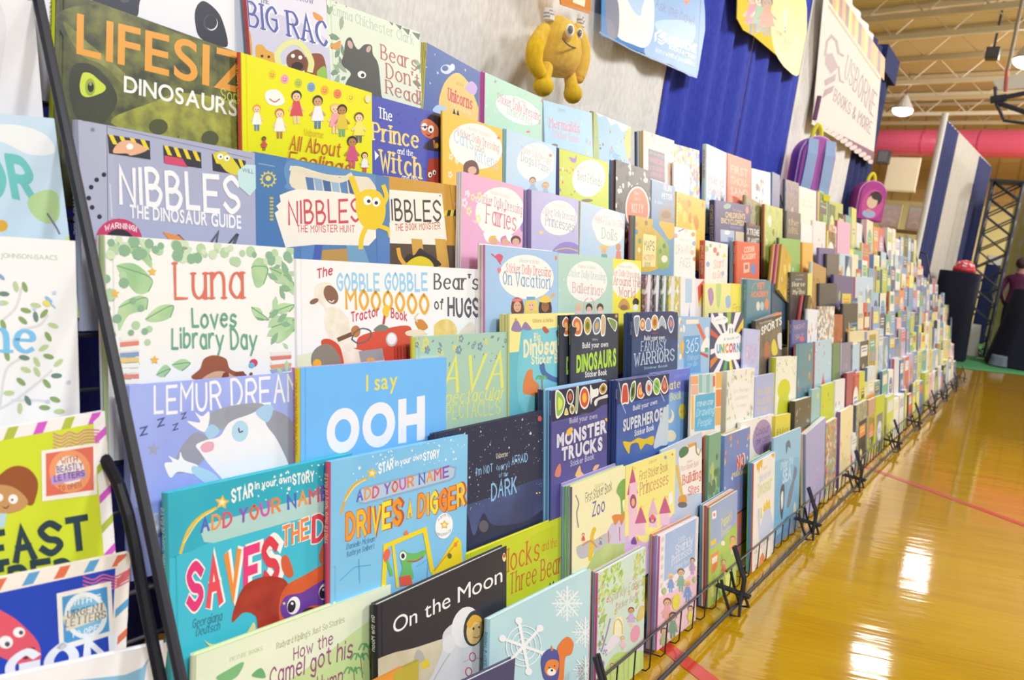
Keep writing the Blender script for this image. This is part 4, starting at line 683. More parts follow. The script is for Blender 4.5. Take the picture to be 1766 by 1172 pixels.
def a_(a):
    V(*VF); a.T('f4f4f4', 'On the Moon', 815, 940, 1366, 675, 84, f='b')
    V(*VG); a.T('f4f4f4', 'n', 0, 0, 1, 0, 1) if False else None
    V(*VF); a.B('cfc3a4+b8a888@12', (700, 1100), (800, 1040), (920, 1010), (1060, 965), (1100, 960), (1110, 1200), (700, 1250)); a.B('cfc3a4+b0a080@12', (1100, 960), (1300, 900), (1420, 860), (1420, 1200), (1100, 1200)); a.B('a8a49c', (920, 1060), (935, 1020), (960, 1030), (975, 1080), (930, 1085)); a.P('e0c030', (955, 1085), (990, 1060), (1000, 1105), (960, 1118))
    a.B('d4d4d8', (1060, 1030), (1070, 930), (1150, 880), (1230, 960), (1310, 930), (1340, 1010), (1280, 1200), (1000, 1220), (1020, 1130)); a.E('e8e8ec', 1180, 905, 70, 105, 12); a.E('2c2c30', 1222, 910, 52, 92, 8); a.E('e8c070', 1225, 920, 40, 72, 8); a.B('e0a030', (1185, 890), (1215, 845), (1250, 850), (1262, 880), (1225, 880), (1205, 910)); a.E('2a2020', 1220, 912, 5, 7); a.E('2a2020', 1248, 905, 4, 6); a.L('8c3c30', 4, (1220, 955), (1240, 958), (1250, 948)); a.L('a8a8b0', 5, (1100, 1040), (1060, 1100), (1010, 1190)); a.L('a8a8b0', 5, (1170, 1080), (1230, 1060), (1300, 1080)); a.E('b84858', 1215, 1055, 18, 24); a.E('d4d4d8', 1215, 1055, 12, 18); a.E('b84858', 1195, 1130, 18, 24); a.E('d4d4d8', 1195, 1130, 12, 18); a.E('e0e0e4', 1095, 990, 32, 48, 10)
    V(*VG); a.E('e8d8a0', 203, 552, 9, 22); a.E('c84830', 203, 545, 7, 10)
V(*VF); book(6, (735, 786), (1389, 500), 'black space book with an astronaut in a white suit', '24242c', kind='hb', t=.013, sp='1c1c24', art=a_, spt='On the Moon', spc='f0f0f0')
def a_(a):
    a.UB('b0c020+c4d028@6', (-.1, .2), (1.1, .1), (1.1, .8), (-.1, .9)); V(*VG); a.UB('ccd4b0', (-.1, .82), (.5, .78), (1.1, .7), (1.1, 1.1), (-.1, 1.1)); a.T('c05c28', 'Goldilocks', 75, 680, 382, 562, 112, f='s', w=.14); a.T('c05c28', 'and the', 394, 522, 470, 496, 44, f='s', w=.13); a.T('c05c28', 'Three Bears', 232, 738, 522, 610, 100, f='s', w=.14); a.E('e8d0a0', 537, 375, 8, 13); a.NS(20, (.3, .82, .6, 1), .005, ['3c3c28'], 3, 'leaf')
V(*VG); book(6, (20, 538), (556, 322), 'olive lime picture book with orange fairy tale title', 'bccc24', kind='hb', t=.01, sp='dcd820', bk='e0dc20', art=a_, d=.026)
def a_(a):
    a.UB('b4dce4+a4d0dc@4', (-.1, -.1), (1.1, -.1), (1.1, 1.1), (-.1, 1.1)); V(*VG)
    def flake(x, y, r, c, n=8):
        for i in range(n):
            t = math.pi*2*i/n; ex, ey = math.cos(t)*r, math.sin(t)*r*1.15; a.L(c, r*.12, (x, y), (x+ex, y+ey), sm=0)
            for k in (.45, .7): a.L(c, r*.07, (x+ex*k+math.cos(t+1.2)*r*.28, y+ey*k+math.sin(t+1.2)*r*.3), (x+ex*k*.8, y+ey*k*.8), (x+ex*k+math.cos(t-1.2)*r*.28, y+ey*k+math.sin(t-1.2)*r*.3), sm=0)
    flake(522, 785, 75, 'ecf2f6'); flake(612, 930, 66, 'ecf2f6'); flake(612, 1120, 60, 'ecf2f6')
    for i in range(6):
        t = math.pi*2*i/6+.3; a.L('f0f4f8', 16, (300, 1000), (300+math.cos(t)*110, 1000+math.sin(t)*130), sm=0); a.E('f0f4f8', 300+math.cos(t)*112, 1000+math.sin(t)*132, 18)
    for r in (35, 62, 88): a.L('f0f4f8', 5, *[(300+math.cos(t)*r, 1000+math.sin(t)*r*1.15) for t in np.linspace(0, 6.3, 14)])
    a.UB('f2f2f4', (.4, .98), (.8, .84), (1.1, .8), (1.1, 1.1), (.4, 1.1)); a.B('e46c30', (470, 1050), (480, 990), (520, 952), (552, 985), (540, 1040), (510, 1060), (500, 1172), (465, 1172)); a.B('3c4490', (390, 1110), (392, 1050), (425, 1015), (465, 1020), (480, 1070), (470, 1172), (410, 1172)); a.P('e07030', (437, 1025), (440, 992), (450, 1020)); a.P('e07030', (468, 1020), (478, 990), (480, 1025)); a.B('e07838', (405, 1120), (420, 1075), (460, 1068), (478, 1090), (460, 1140), (425, 1150)); a.E('f4f0ea', 440, 1130, 22, 18); a.E('22202a', 428, 1108, 4); a.E('22202a', 455, 1100, 4); a.E('22202a', 442, 1122, 6); a.NS(30, (.45, .5, .95, .95), .001, ['f4f8fa'], 3)
V(*VG); book(7, (132, 868), (641, 608), 'ice blue winter book with snowflakes and a squirrel in a hat', 'acd8e2', kind='hb', t=.012, sp='98ccdc', art=a_, spt='BRIGHT & YULE', spc='3c88b8', d=.002)
V(*VG); book(7, (-60, 1218), (262, 1062), 'small navy book in front of the ice blue winter book', '34365c', kind='hb', t=.012, sp='2c2e50', d=-.034, bot=0)
V(*VF); book(7, (600, 1240), (862, 1108), 'orange and mustard book at the bottom, below the moon book', 'e0862c', kind='hb', t=.006, d=-.026, art=lambda a: a.UV('a89c30', .82, 0, 1, 1))
V(*VF); book(7, (700, 1190), (948, 1072), 'mustard green book just behind the orange one at the bottom', 'a89830', kind='hb', t=.006, d=-.018)
# ---- second full rack, sticker books
def a_(a):
    V(*VI); a.NS(26, (0, 0, 1, .9), .003, ['e8ecf4', 'f0d890', 'c8d4ec'], 5, 'star'); a.UB('5c78b4', (.3, .3), (.6, .25), (.9, .4), (1, 1.1), (.2, 1.1)); a.B('e8bc60', (180, 560), (185, 440), (240, 372), (290, 385), (340, 470), (365, 610)); a.E('c8d4ec', 205, 350, 30, 24); a.E('3c5490', 198, 345, 16, 14); a.E('dce4f4', 235, 340, 12, 18); a.B('c0a0d4', (300, 440), (330, 410), (360, 440), (345, 480), (310, 460))
    a.T('b09030', 'USBORNE', 250, 425, 290, 440, 16, f='b'); a.T('c83c58', 'Unicorns', 212, 502, 335, 552, 56, f='s', w=.22); a.T('f0dca0', 'STICKER BOOK', 225, 540, 330, 585, 24, f='b'); a.B('a0c4ec', (135, 560), (160, 530), (200, 545), (190, 575))
V(); book(0, (736.3, 73.4), (828.5, 124.6), 'night blue unicorn sticker book with a golden moon', '40589c', 'sticker_book', art=a_, sp='dccc50', st=('d8cc50', 'c8b848'), short='night blue unicorn book', spt='Unicorns', spc='8a7a30')
def oval(a, base, t1, title, cols, tcol, x, y, rx, ry, ang, lines, V_=VI):
    V(*V_); a.E('f3f0e8', x, y, rx, ry, ang); s = math.tan(math.radians(ang))
    for txt, dx0, dx1, dy, h, c, f in lines: a.T(c, txt, x+dx0, y+dy+dx0*s, x+dx1, y+dy+dx1*s, h, f=f, w=.14)
SD = 'Sticker Dolly Dressing'
def a_(a):
    a.NS(50, (0, 0, 1, 1), .0016, ['e4f4e8', '90c4a8'], 4); oval(a, 0, 0, 0, 0, 0, 568, 557, 122, 62, 25, [('Usborne Activities', -35, 40, -45, 16, '6a9c88', 's'), (SD, -105, 110, 4, 44, 'cc6480', 's'), ('Unicorns', -55, 70, 42, 42, '9cc4b8', 's')]); a.E('8c90b8', 452, 412, 7); a.E('e0784c', 688, 508, 6, 9); a.E('e06868', 618, 665, 10, 6)
V(); book(0, (836.6, 124.6), (935.6, 169), 'mint doll sticker book beside the night blue unicorn book', 'a8d8bc', 'sticker_book', art=a_, sp='d848a8', st=('d04ca0', 'dc60b0'), short='mint doll sticker book')
def a_(a):
    V(*VI); a.T('8898a8', 'Usborne', 770, 560, 808, 568, 18, f='s', w=.15); a.T('d88ca4', 'Mermaids', 725, 640, 880, 672, 46, f='s', w=.2); a.T('d89cb0', 'Sticker Book', 742, 692, 875, 722, 38, f='s', w=.17); a.NS(10, (.8, .3, 1, .9), .004, ['e0c870', 'e0a080', '7ab0d4'], 3, 'flower'); a.NS(12, (0, 0, 1, .9), .003, ['c4e0f0'], 5); a.E('6c6050', 750, 735, 18, 10)
V(); book(0, (937.3, 172.4), (1021, 194.6), 'baby blue mermaid sticker book with pink title', '9ccbe8', 'sticker_book', art=a_)
def a_(a):
    a.UP('ece6dc', (0, -.01), (.15, .03), (.3, -.01), (.45, .07), (.6, .02), (.75, .09), (.9, .05), (1.01, .1), (1.01, -.05), (0, -.05)); V(*VI); a.UB('90a850', (-.05, -.05), (.1, .1), (.14, .5), (.06, 1), (-.1, 1)); a.NS(40, (.05, .1, 1, .8), .005, ['4c88b8', 'e0a060', 'd05858', 'b8d070', '5a5a48'], 5, 'blot'); a.T('4c88b4', 'Map', 1030, 790, 1082, 810, 36, f='h', w=.13)
    a.B('b8b840', (1105, 700), (1130, 640), (1140, 720), (1120, 810))
V(); book(0, (1024, 192), (1088, 219), 'blue map book with scalloped paper along its top edge', '88b8d8', 'activity_book', art=a_, sp='c0a040', st=('b8a440', '6a8840'), short='blue map book')
def a_(a):
    oval(a, 0, 0, 0, 0, 0, 352, 738, 138, 112, 22, [('Usborne Activities', -45, 75, -72, 18, 'd0b888', 's'), (SD, -92, 118, -18, 38, 'd88878', 's'), ('Cats', -108, -10, 22, 62, 'a8c4e4', 's'), ('and', -2, 42, 18, 32, 'c4b8a0', 's'), ('Kittens', -2, 112, 72, 58, 'a8c4e4', 's')]); a.B('5c3c34', (290, 850), (300, 820), (335, 808), (362, 830), (365, 880), (300, 875)); a.E('d8a888', 335, 860, 22, 20); a.NS(8, (.05, .3, .3, .95), .004, ['f4ecd8'], 3, 'flower'); a.S('e06040', 468, 696, 12); a.NS(6, (.75, .5, 1, .8), .0025, ['e08870'], 4)
V(); book(1, (763.2, 191.2), (866.5, 222), 'golden yellow doll sticker book about pets', 'f0b838', 'sticker_book', art=a_)
def a_(a):
    oval(a, 0, 0, 0, 0, 0, 655, 818, 94, 98, 24, [('Usborne Activities', -38, 55, -68, 15, 'a0b0c0', 's'), (SD, -72, 78, -22, 32, 'd8a0a0', 's'), ('Dogs', -72, -8, 24, 40, '98a8b8', 's'), ('& Puppies', -2, 78, 26, 40, '98a8b8', 's')]); a.kid(640, 1005, 110, 'd8a888', '7a5038', '88b0d0'); a.kid(705, 1035, 115, 'd8a888', 'c89050', '88b0d0'); a.S('e07858', 730, 785, 13)
V(); book(1, (874, 222), (959.5, 252.6), 'powder blue doll sticker book with two children at the bottom', 'b4d2e8', 'sticker_book', art=a_, sp='a4d8dc', st=('a0d8dc', '8cccd4', 'a8d8e0'), short='powder blue doll sticker book')
def a_(a):
    oval(a, 0, 0, 0, 0, 0, 924, 900, 82, 95, 18, [('Usborne Activities', -30, 40, -66, 13, 'b0a888', 's'), (SD, -68, 68, -22, 32, 'd8a0a0', 's'), ('Best Friends', -56, 66, 22, 40, '707868', 's')]); a.NS(14, (.0, .1, .08, 1), .004, ['e0506c', 'f4f4f0', '8a5cb0'], 4); a.B('8c60b0', (825, 790), (850, 800), (862, 785), (858, 820), (835, 815)); a.E('6a5040', 915, 1012, 30, 8); a.NS(8, (.1, .1, .3, .5), .003, ['b8506c'], 5, 'leaf')
V(); book(1, (964.6, 255.4), (1050, 280), 'lime green doll sticker book about friends', 'bccc24', 'sticker_book', art=a_, sp='5a5a9c', st=('5c5a9c', '6c68a8'), short='lime doll sticker book')
def a_(a):
    oval(a, 0, 0, 0, 0, 0, 475, 1072, 124, 128, 16, [('Usborne Activities', -50, 50, -82, 18, 'd0b8b0', 's'), (SD, -108, 112, -22, 46, 'c87c98', 's'), ('Fairies', -70, 82, 72, 92, 'd86c80', 's')]); a.NS(8, (.02, .12, .3, .35), .006, ['f4dce8', 'f0e0a0'], 4, 'flower'); V(*VH)
    for x, c in ((150, 'e8b040'), (210, 'd070a0'), (262, '4a3028')): a.B('e8f0f4', (x-40, 100), (x-50, 60), (x-10, 85), (x, 120)); a.E(c, x, 100, 26, 24); a.E('d8a080', x, 108, 18, 18)
    a.B('8c70c0', (285, 30), (300, 10), (305, 50), (290, 55)); a.B('f0c0d8', (40, 1), (60, 0), (60, 20))
V(); book(2, (797.3, 295.3), (903, 323.5), 'pink fairy doll sticker book with white oval title', 'e4a0c4', 'sticker_book', art=a_, sp='f0ecee', st=('f0ecf0', 'e8e0ec'), short='pink fairy doll book')
def a_(a):
    oval(a, 0, 0, 0, 0, 0, 772, 1100, 92, 88, 14, [('Usborne Activities', -40, 40, -56, 14, 'd0c488', 's'), (SD, -82, 84, -4, 34, 'a898c0', 's'), ('Princesses', -66, 78, 52, 50, '9890b8', 's')]); V(*VI); a.E('f3ecc4', 772, 1100, .1); V(*VH); a.E('d8b850', 455, 155, 1); a.B('8874c4', (455, 160), (480, 120), (530, 108), (575, 125), (585, 165)); a.L('d8b848', 6, (462, 150), (520, 140), (580, 155)); a.E('e8d070', 390, 60, 9); a.S('e0c050', 560, 30, 8)
V(); book(2, (916.8, 326), (998, 345.5), 'lilac princess doll sticker book with cream oval title', 'b4aede', 'sticker_book', art=a_, sp='9484c8', st=('9080c8', '8878c0', '9c8cd0', '8074bc'), short='lilac princess doll book')
def a_(a):
    oval(a, 0, 0, 0, 0, 0, 1018, 1130, 78, 76, 12, [('Usborne Activities', -30, 40, -50, 12, 'b0b8c0', 's'), (SD, -70, 72, -8, 30, 'd0a0a8', 's')]); V(*VH); oval(a, 0, 0, 0, 0, 0, 735, 58, 72, 70, 10, [(SD, -68, 68, -34, 26, 'd0a0a8', 's'), ('Dolls', -38, 40, 38, 52, 'a8b0a8', 's')], VH); a.E('e8c040', 708, 135, 24, 10); a.E('d8a888', 708, 155, 13, 16); a.P('58a0a0', (695, 170), (722, 170), (728, 200), (690, 200)); a.E('c88860', 780, 135, 12, 20); a.P('e07868', (770, 155), (792, 155), (796, 200), (766, 200)); a.S('d88898', 820, 155, 8)
V(); book(2, (1002, 346.5), (1078, 369), 'pale blue doll sticker book with straw hat figure', 'b0cae8', 'sticker_book', art=a_, sp='d8dca0', st=('9cc8d0', 'dcd898'), short='pale blue doll sticker book')
def a_(a):
    oval(a, 0, 0, 0, 0, 0, 316, 285, 138, 112, 6, [('Usborne Activities', -35, 65, -72, 18, 'a8b8c8', 's'), (SD, -102, 122, -14, 44, 'd4687c', 's'), ('On Vacation', -118, 120, 48, 64, '6c94c4', 's')], VH); a.L('d04468', 7, (140, 170), (170, 195), (185, 220)); a.B('d04468', (160, 180), (180, 168), (198, 185), (180, 215)); a.B('dc6c88', (168, 245), (180, 238), (188, 248), (178, 268)); a.S('e8a030', 450, 378, 15); a.E('e07848', 465, 190, 6, 12)
    for x, c, s_ in ((270, '5c3428', 'd8a080'), (340, 'e8c838', 'e0b090'), (410, '3a2420', '8a5838')): a.B(c, (x-28, 470), (x-26, 405), (x, 388), (x+26, 405), (x+30, 470)); a.E(s_, x, 435, 19, 27); a.E('2a2024', x-7, 428, 2.5); a.E('2a2024', x+7, 428, 2.5); a.L('b8484c', 3, (x-6, 448), (x, 452), (x+6, 448))
    a.E('e8c050', 410, 402, 36, 13); a.E('e8c050', 410, 390, 20, 14); a.P('5c9cd8', (315, 385), (360, 385), (358, 400), (318, 402)); a.P('e06870', (245, 395), (290, 392), (290, 408), (245, 410))
V(*VH); book(3, (108, 118), (475, 163), 'cornflower blue vacation doll sticker book, three faces at bottom', '98bfe8', 'sticker_book', art=a_, sp='e070a8', st=('e8d0dc', 'e0d4c0', 'ece8e4'), short='cornflower vacation doll book')
def a_(a):
    oval(a, 0, 0, 0, 0, 0, 622, 308, 102, 104, 7, [('Usborne Activities', -45, 45, -66, 15, 'b0bcb8', 's'), (SD, -95, 92, -16, 36, 'a0c4c4', 's'), ('Ballerinas', -72, 84, 62, 48, 'd0a0ac', 's')], VH); a.NS(12, (0, .1, 1, .6), .003, ['f0d0d8', 'e8f0e8'], 6, 'star')
    for x, c in ((578, 'e8b888'), (632, '30242c'), (688, '4a3024')): a.E(c, x, 440, 17, 22); a.E('e0b098', x, 450, 12, 16); a.P('f0c0cc', (x-16, 470), (x+16, 470), (x+12, 458), (x-12, 458))
    a.L('e0b098', 6, (605, 460), (610, 410), (625, 392)); a.L('e0b098', 6, (660, 460), (655, 410), (642, 392))
V(*VH); book(3, (477, 163), (754, 191), 'sage ballet doll sticker book with dancers at the bottom', 'a8d0c0', 'sticker_book', art=a_)
def a_(a):
    oval(a, 0, 0, 0, 0, 0, 822, 300, 78, 92, 6, [('Usborne Activities', -42, 30, -60, 13, 'c0b080', 's'), (SD, -95, 62, -16, 30, 'd88878', 's'), ('Around the', -65, 70, 30, 42, 'd07868', 's'), ('World', -38, 44, 86, 46, 'd07868', 's')], VH); a.B('c89048', (780, 440), (800, 395), (830, 410), (835, 450)); a.E('8c5c3c', 808, 440, 20, 14); a.E('2c2428', 868, 412, 16, 20); a.E('f0f0ec', 868, 440, 14, 18); a.NS(10, (.1, .6, 1, 1), .003, ['d8a020'], 5)
V(*VH); book(3, (700, 187), (896, 204), 'lemon yellow world doll sticker book next to the sage one', 'f0e43c', 'sticker_book', art=a_, d=.012)
def a_(a):
    a.UV('f0e488', 0, 0, 1, .25); V(*VH); a.B('8470a0', (240, 555), (258, 505), (275, 510), (292, 558)); a.B('8470a0', (292, 555), (305, 515), (322, 520), (345, 558)); a.B('e08848', (255, 505), (262, 492), (272, 508)); a.T('a06838', 'Usborne Activities', 348, 515, 452, 512, 18, f='s', w=.15)
    a.B('58b4cc+70c4d4@5', (285, 590), (330, 555), (430, 545), (600, 555), (600, 960), (295, 960)); a.B('b04c38', (395, 545), (410, 535), (430, 560), (412, 570)); a.B('4c5480', (465, 560), (490, 550), (495, 600), (475, 600))
    a.T('ece0a8', 'Big', 355, 605, 386, 605, 36, f='h', w=.2); a.T('ece4b4', 'Dinosaur', 305, 680, 510, 660, 72, f='h', w=.26); a.T('ece4b4', 'Sticker Book', 342, 725, 530, 712, 40, f='h', w=.22)
    a.UB('a8c878+b8d088@8', (-.1, .78), (.3, .72), (.6, .76), (1.1, .7), (1.1, 1.1), (-.1, 1.1)); a.B('d8743c', (300, 820), (320, 760), (345, 755), (350, 800), (378, 830), (370, 880), (330, 880), (300, 870)); a.L('3c5c94', 26, (395, 735), (405, 770), (450, 800), (500, 810)); a.L('3c5c94', 14, (388, 745), (400, 725)); a.L('8a6840', 6, (393, 800), (395, 850))
    for q in (-1, -.4, .4, 1): a.L('58a060', 8, (392, 795), (392+q*16, 785), (392+q*26, 800))
V(*VH); book(4, (230, 471), (560, 464), 'turquoise dinosaur sticker book with cream volcano band on top', '58b0c4', 'sticker_book', art=a_, sp='e8dc80', d=.013, st=('e8dc78', 'e4d880', 'ece090', 'e0d478'), short='turquoise dinosaur sticker book')
def stick(a, pts, c, c2=None):
    a.B('f2efe6', *pts); cx = sum(p[0] for p in pts)/len(pts); cy = sum(p[1] for p in pts)/len(pts)
    a.B(c, *[(cx+(p[0]-cx)*.8, cy+(p[1]-cy)*.84) for p in pts])
    if c2: a.B(c2, *[(cx+(p[0]-cx)*.45, cy+(p[1]-cy)*.45) for p in pts])
def el(x, y, rx, ry, n=9): return [(x+rx*math.cos(t), y+ry*math.sin(t)) for t in np.linspace(0, 6.283, n)[:-1]]
def a_(a):
    V(*VH); a.UB('1e2434+343c50@5', (-.1, .1), (1.1, .05), (1.1, 1.1), (-.1, 1.1)); stick(a, [(548, 510), (565, 485), (590, 500), (600, 540), (590, 580), (560, 580), (572, 545), (550, 535)], 'c8603c', 'e8a860'); stick(a, el(625, 532, 20, 46), 'b89c38', '5a6428'); stick(a, [(650, 530), (670, 490), (690, 500), (688, 560), (660, 575)], '5c7ca0', 'c89840'); stick(a, [(695, 480), (715, 490), (712, 575), (692, 575)], 'c8a878'); stick(a, [(725, 490), (760, 500), (775, 520), (765, 560), (750, 545), (735, 520)], '6c8c48')
    a.T('c8c8cc', 'Usborne', 648, 606, 676, 606, 14, f='b'); a.T('e0e0e4', 'Build your own', 598, 645, 728, 637, 30, f='b', off=.02); a.T('a4d838', 'DINOSAURS', 568, 765, 768, 728, 84, f='b', off=.05); a.T('e4e4e8', 'Sticker Book', 612, 792, 722, 778, 30, f='b', off=.03); a.E('c89050', 770, 482, 7, 9)
V(*VH); book(4, (541, 476), (781, 470), 'black dinosaur build-your-own sticker book with lime lettering', '242a38', 'sticker_book', art=a_, sp='202634', spt='Build your own DINOSAURS', spc='a0d048')
V(*VH); book(4, (484, 479), (700, 473), 'twin black dinosaur sticker book directly behind the first one', '242a38', 'sticker_book', art=lambda a: (V(*VH), stick(a, [(498, 510), (515, 485), (530, 500), (540, 540), (530, 580), (505, 580), (515, 545), (500, 535)], 'c8603c', 'e8a860'), a.T('a4d838', 'D', 518, 772, 536, 770, 84, f='b', off=.05)), sp='202634', spt='Build your own DINOSAURS', spc='a0d048', d=.0075)
def a_(a):
    V(*VH); a.UB('28467c+1e2c50@4', (-.1, .3), (.5, .2), (1.1, .35), (1.1, .9), (-.1, .9)); a.UB('2c7cb0', (-.1, .88), (1.1, .8), (1.1, 1.1), (-.1, 1.1)); stick(a, [(860, 485), (885, 480), (888, 510), (878, 580), (868, 580), (860, 520)], '6c88a0'); stick(a, el(903, 525, 15, 32), 'b8683c', 'e8b880'); stick(a, [(918, 555), (918, 510), (932, 490), (945, 510), (946, 555)], '7888b0'); stick(a, el(964, 515, 19, 40), 'c89c48', 'a05028'); stick(a, [(980, 550), (985, 510), (1000, 480), (1018, 510), (1022, 550), (1000, 530)], '98a8c0'); stick(a, [(1028, 520), (1040, 480), (1055, 490), (1062, 530), (1045, 570)], '4c5ca8', 'e07848')
    a.T('c84858', 'Usborne', 948, 572, 980, 570, 9, f='b'); a.T('dce0e8', 'Build your own', 910, 605, 1014, 600, 24, f='b', off=.02); a.T('a8bcd8', 'FANTASY', 895, 658, 1022, 648, 46, f='s', w=.17); a.T('a8bcd8', 'WARRIORS', 862, 732, 1064, 705, 58, f='s', w=.18); a.T('a8c8e0', 'Sticker Book', 910, 752, 1030, 738, 14, f='b')
V(*VH); book(4, (851, 469), (1081, 464), 'navy and blue warriors sticker book with pale lettering', '263258', 'sticker_book', art=a_, sp='2c3860', st=('303c6c', '28345c', '38447c', '2c3864'), short='navy warriors sticker book', spt='FANTASY WARRIORS', spc='c8d0e8')
def a_(a):
    V(*VK); a.UV('22243c', 0, 0, 1, .22); a.UB('4a4690+3c3a7c@4', (-.1, .3), (.5, .26), (1.1, .24), (1.1, 1.1), (-.1, 1.1)); stick(a, [(340, 320), (390, 325), (435, 400), (430, 480), (400, 560), (345, 580)], '7cb048', 'd0dc50'); stick(a, el(488, 375, 38, 80), '3c3438', 'c84840'); stick(a, [(430, 555), (448, 485), (470, 550)], 'e0c838'); stick(a, el(507, 500, 26, 50), 'b8a848', '5a5038'); stick(a, [(540, 520), (552, 280), (575, 280), (562, 520)], '88a068'); stick(a, el(632, 385, 52, 115), 'c8402c', 'e8a838'); stick(a, [(690, 255), (720, 300), (770, 290), (770, 360), (715, 390), (695, 450)], 'e8e4dc'); stick(a, [(780, 290), (820, 235), (860, 270), (845, 330), (800, 350)], 'b88c38', '5a3c20'); stick(a, [(730, 430), (760, 390), (868, 350), (868, 380), (770, 410), (745, 470)], 'd8d4cc')
    a.T('5c6c8c', 'USBORNE', 590, 555, 660, 545, 12, f='b'); a.T('b4b8d4', 'Build your own', 480, 645, 760, 590, 58, f='b', off=.015); a.T('d4d4e4', 'MONSTER', 352, 885, 858, 728, 132, f='b', off=.05, o='3a3870', ow=.1); a.T('d4d4e4', 'TRUCKS', 400, 1018, 812, 905, 130, f='b', off=.05, o='3a3870', ow=.1); a.B('ecb030', (450, 720), (500, 680), (512, 715), (470, 770)); a.B('ecb030', (835, 600), (860, 590), (858, 625)); a.T('b0b0d8', 'Sticker Book', 488, 1080, 730, 998, 62, f='b', off=.02); a.B('d07060', (330, 1172), (350, 1090), (385, 1050), (395, 1120), (380, 1180)); a.B('e8b070', (540, 1180), (560, 1110), (585, 1070), (600, 1130), (640, 1180)); a.B('e8a878', (715, 1120), (735, 1070), (780, 1060), (760, 1100))
V(*VK); book(5, (300, 311), (868, 214), 'purple monster truck sticker book with silver lettering', '4a4690', 'sticker_book', art=a_, sp='3c4488', st=('6cb4e8', '7cbcec', '88c4f0', '303858', '282e4c', '34385c'), short='purple monster truck book', spt='MONSTER TRUCKS', spc='c8cce8')
def a_(a):
    V(*VK); a.UV('20284c', 0, 0, 1, .2); a.UB('3860b4+2c3c7c@3', (-.1, .3), (.5, .3), (1.1, .3), (1.1, 1.1), (-.1, 1.1)); stick(a, [(1005, 445), (1015, 270), (1045, 235), (1070, 260), (1082, 430), (1040, 445)], 'c43c30'); stick(a, [(1090, 360), (1110, 240), (1150, 220), (1145, 370), (1105, 430)], '5c8c3c', '242c28'); stick(a, [(1165, 370), (1170, 270), (1200, 230), (1215, 320), (1240, 350), (1210, 395)], 'd05838', 'e8b040'); stick(a, el(1283, 285, 34, 80), 'b8bcc4', 'c84030'); stick(a, el(1362, 270, 40, 88), '7cb838', '4c8828'); stick(a, [(1400, 290), (1430, 180), (1450, 165), (1480, 290), (1440, 345)], '9c4034', 'c87058')
    for q in (((980, 230), (1000, 330), (1000, 420), (1050, 540)), ((1250, 150), (1330, 230), (1400, 330), (1440, 420))): a.L('a8c0e4', 7, *q, sm=0)
    a.T('7888b0', 'USBORNE', 1218, 420, 1280, 408, 12, f='b'); a.T('d4dcec', 'Build your own', 1122, 515, 1365, 445, 54, f='b', off=.015); a.T('c8d0e0', 'SUPERHEROES', 1022, 722, 1452, 590, 118, f='b', off=.045, o='2c3c78', ow=.1); a.T('d8e0f0', 'Sticker Book', 1138, 772, 1335, 705, 62, f='b', off=.025); a.B('d8b428', (1020, 830), (1100, 830), (1170, 790), (1240, 800), (1330, 770), (1320, 860), (1250, 850), (1200, 910), (1170, 840), (1100, 860), (1080, 950)); a.B('b8c8d8', (1330, 880), (1400, 600), (1440, 500), (1485, 470), (1485, 820), (1400, 870))
V(*VK); book(5, (968, 214), (1490, 136), 'blue superhero sticker book with silver lettering', '2e4894', 'sticker_book', art=a_, sp='2c3c80', st=('304088', '283870', '34488c', '2c3c78'), short='blue superhero sticker book', spt='SUPERHEROES', spc='d0d8f0')
def a_(a):
    V(*VK); a.UB('5c90d0+7cacdc@4', (-.1, .35), (1.1, .3), (1.1, 1.1), (-.1, 1.1)); a.T('7890dc', 'Usborne', 1540, 185, 1665, 160, 34, f='i', w=.14); a.T('e8dc70', 'Ultimate', 1330, 330, 1602, 278, 78, f='s', w=.18); a.T('e8d870', 'Book', 1502, 412, 1612, 388, 74, f='s', w=.16); a.E('e4d040', 1622, 522, 36, 78); a.T('b08c28', '1000', 1600, 535, 1645, 525, 20, f='b'); a.E('e8dcb0', 1495, 570, 44, 70); a.E('7ca4d8', 1478, 550, 38, 60); a.E('e8dcb0', 1500, 770, 60, 60); a.NS(16, (.6, .1, 1, .9), .0016, ['f0e8b0'], 3, 'star')
V(*VK); book(5, (1290, 138), (1702, 80), 'periwinkle blue sticker book with a round yellow seal', '5c68c8', 'sticker_book', art=a_, d=.026, st=('b8d848',), short='periwinkle blue sticker book')
def a_(a):
    V(*VG); a.T('c0b060', 'Usborne', 662, 205, 708, 185, 18, f='s', w=.15); a.T('5c5850', 'First Sticker Book', 615, 278, 748, 212, 48, f='h', w=.12); a.T('5458a0', 'Zoo', 650, 345, 712, 318, 66, f='h', w=.15)
    a.UB('b8c878+98b05c@9', (-.1, .62), (.2, .66), (.5, .5), (.8, .42), (1.1, .4), (1.1, 1.1), (-.1, 1.1)); a.B('c8b8d8', (720, 440), (750, 380), (820, 350), (822, 470), (730, 480)); a.B('b0b0b8', (570, 500), (650, 470), (720, 430), (740, 470), (600, 560)); a.B('5a9440+7cac50@20', (770, 220), (790, 170), (820, 160), (822, 250), (800, 270), (810, 350), (795, 350), (790, 260)); a.B('d87838', (748, 345), (770, 335), (800, 335), (808, 320), (812, 350), (795, 390), (785, 365), (765, 390), (755, 370))
    a.B('e0b828', (628, 560), (640, 440), (655, 400), (668, 410), (655, 450), (660, 480), (645, 560)); a.L('c84040', 4, (730, 420), (732, 480), sm=0); a.L('c84040', 4, (785, 400), (788, 470), sm=0); a.L('7c7c90', 6, (565, 240), (580, 280), (570, 330), (578, 400)); a.L('b8886a', 10, (600, 490), (640, 470), (670, 500)); a.kid(603, 480, 50, 'e0b090', 'a05030', 'd84848'); a.kid(690, 500, 45, 'e0b090', '604030', '4c78b8')
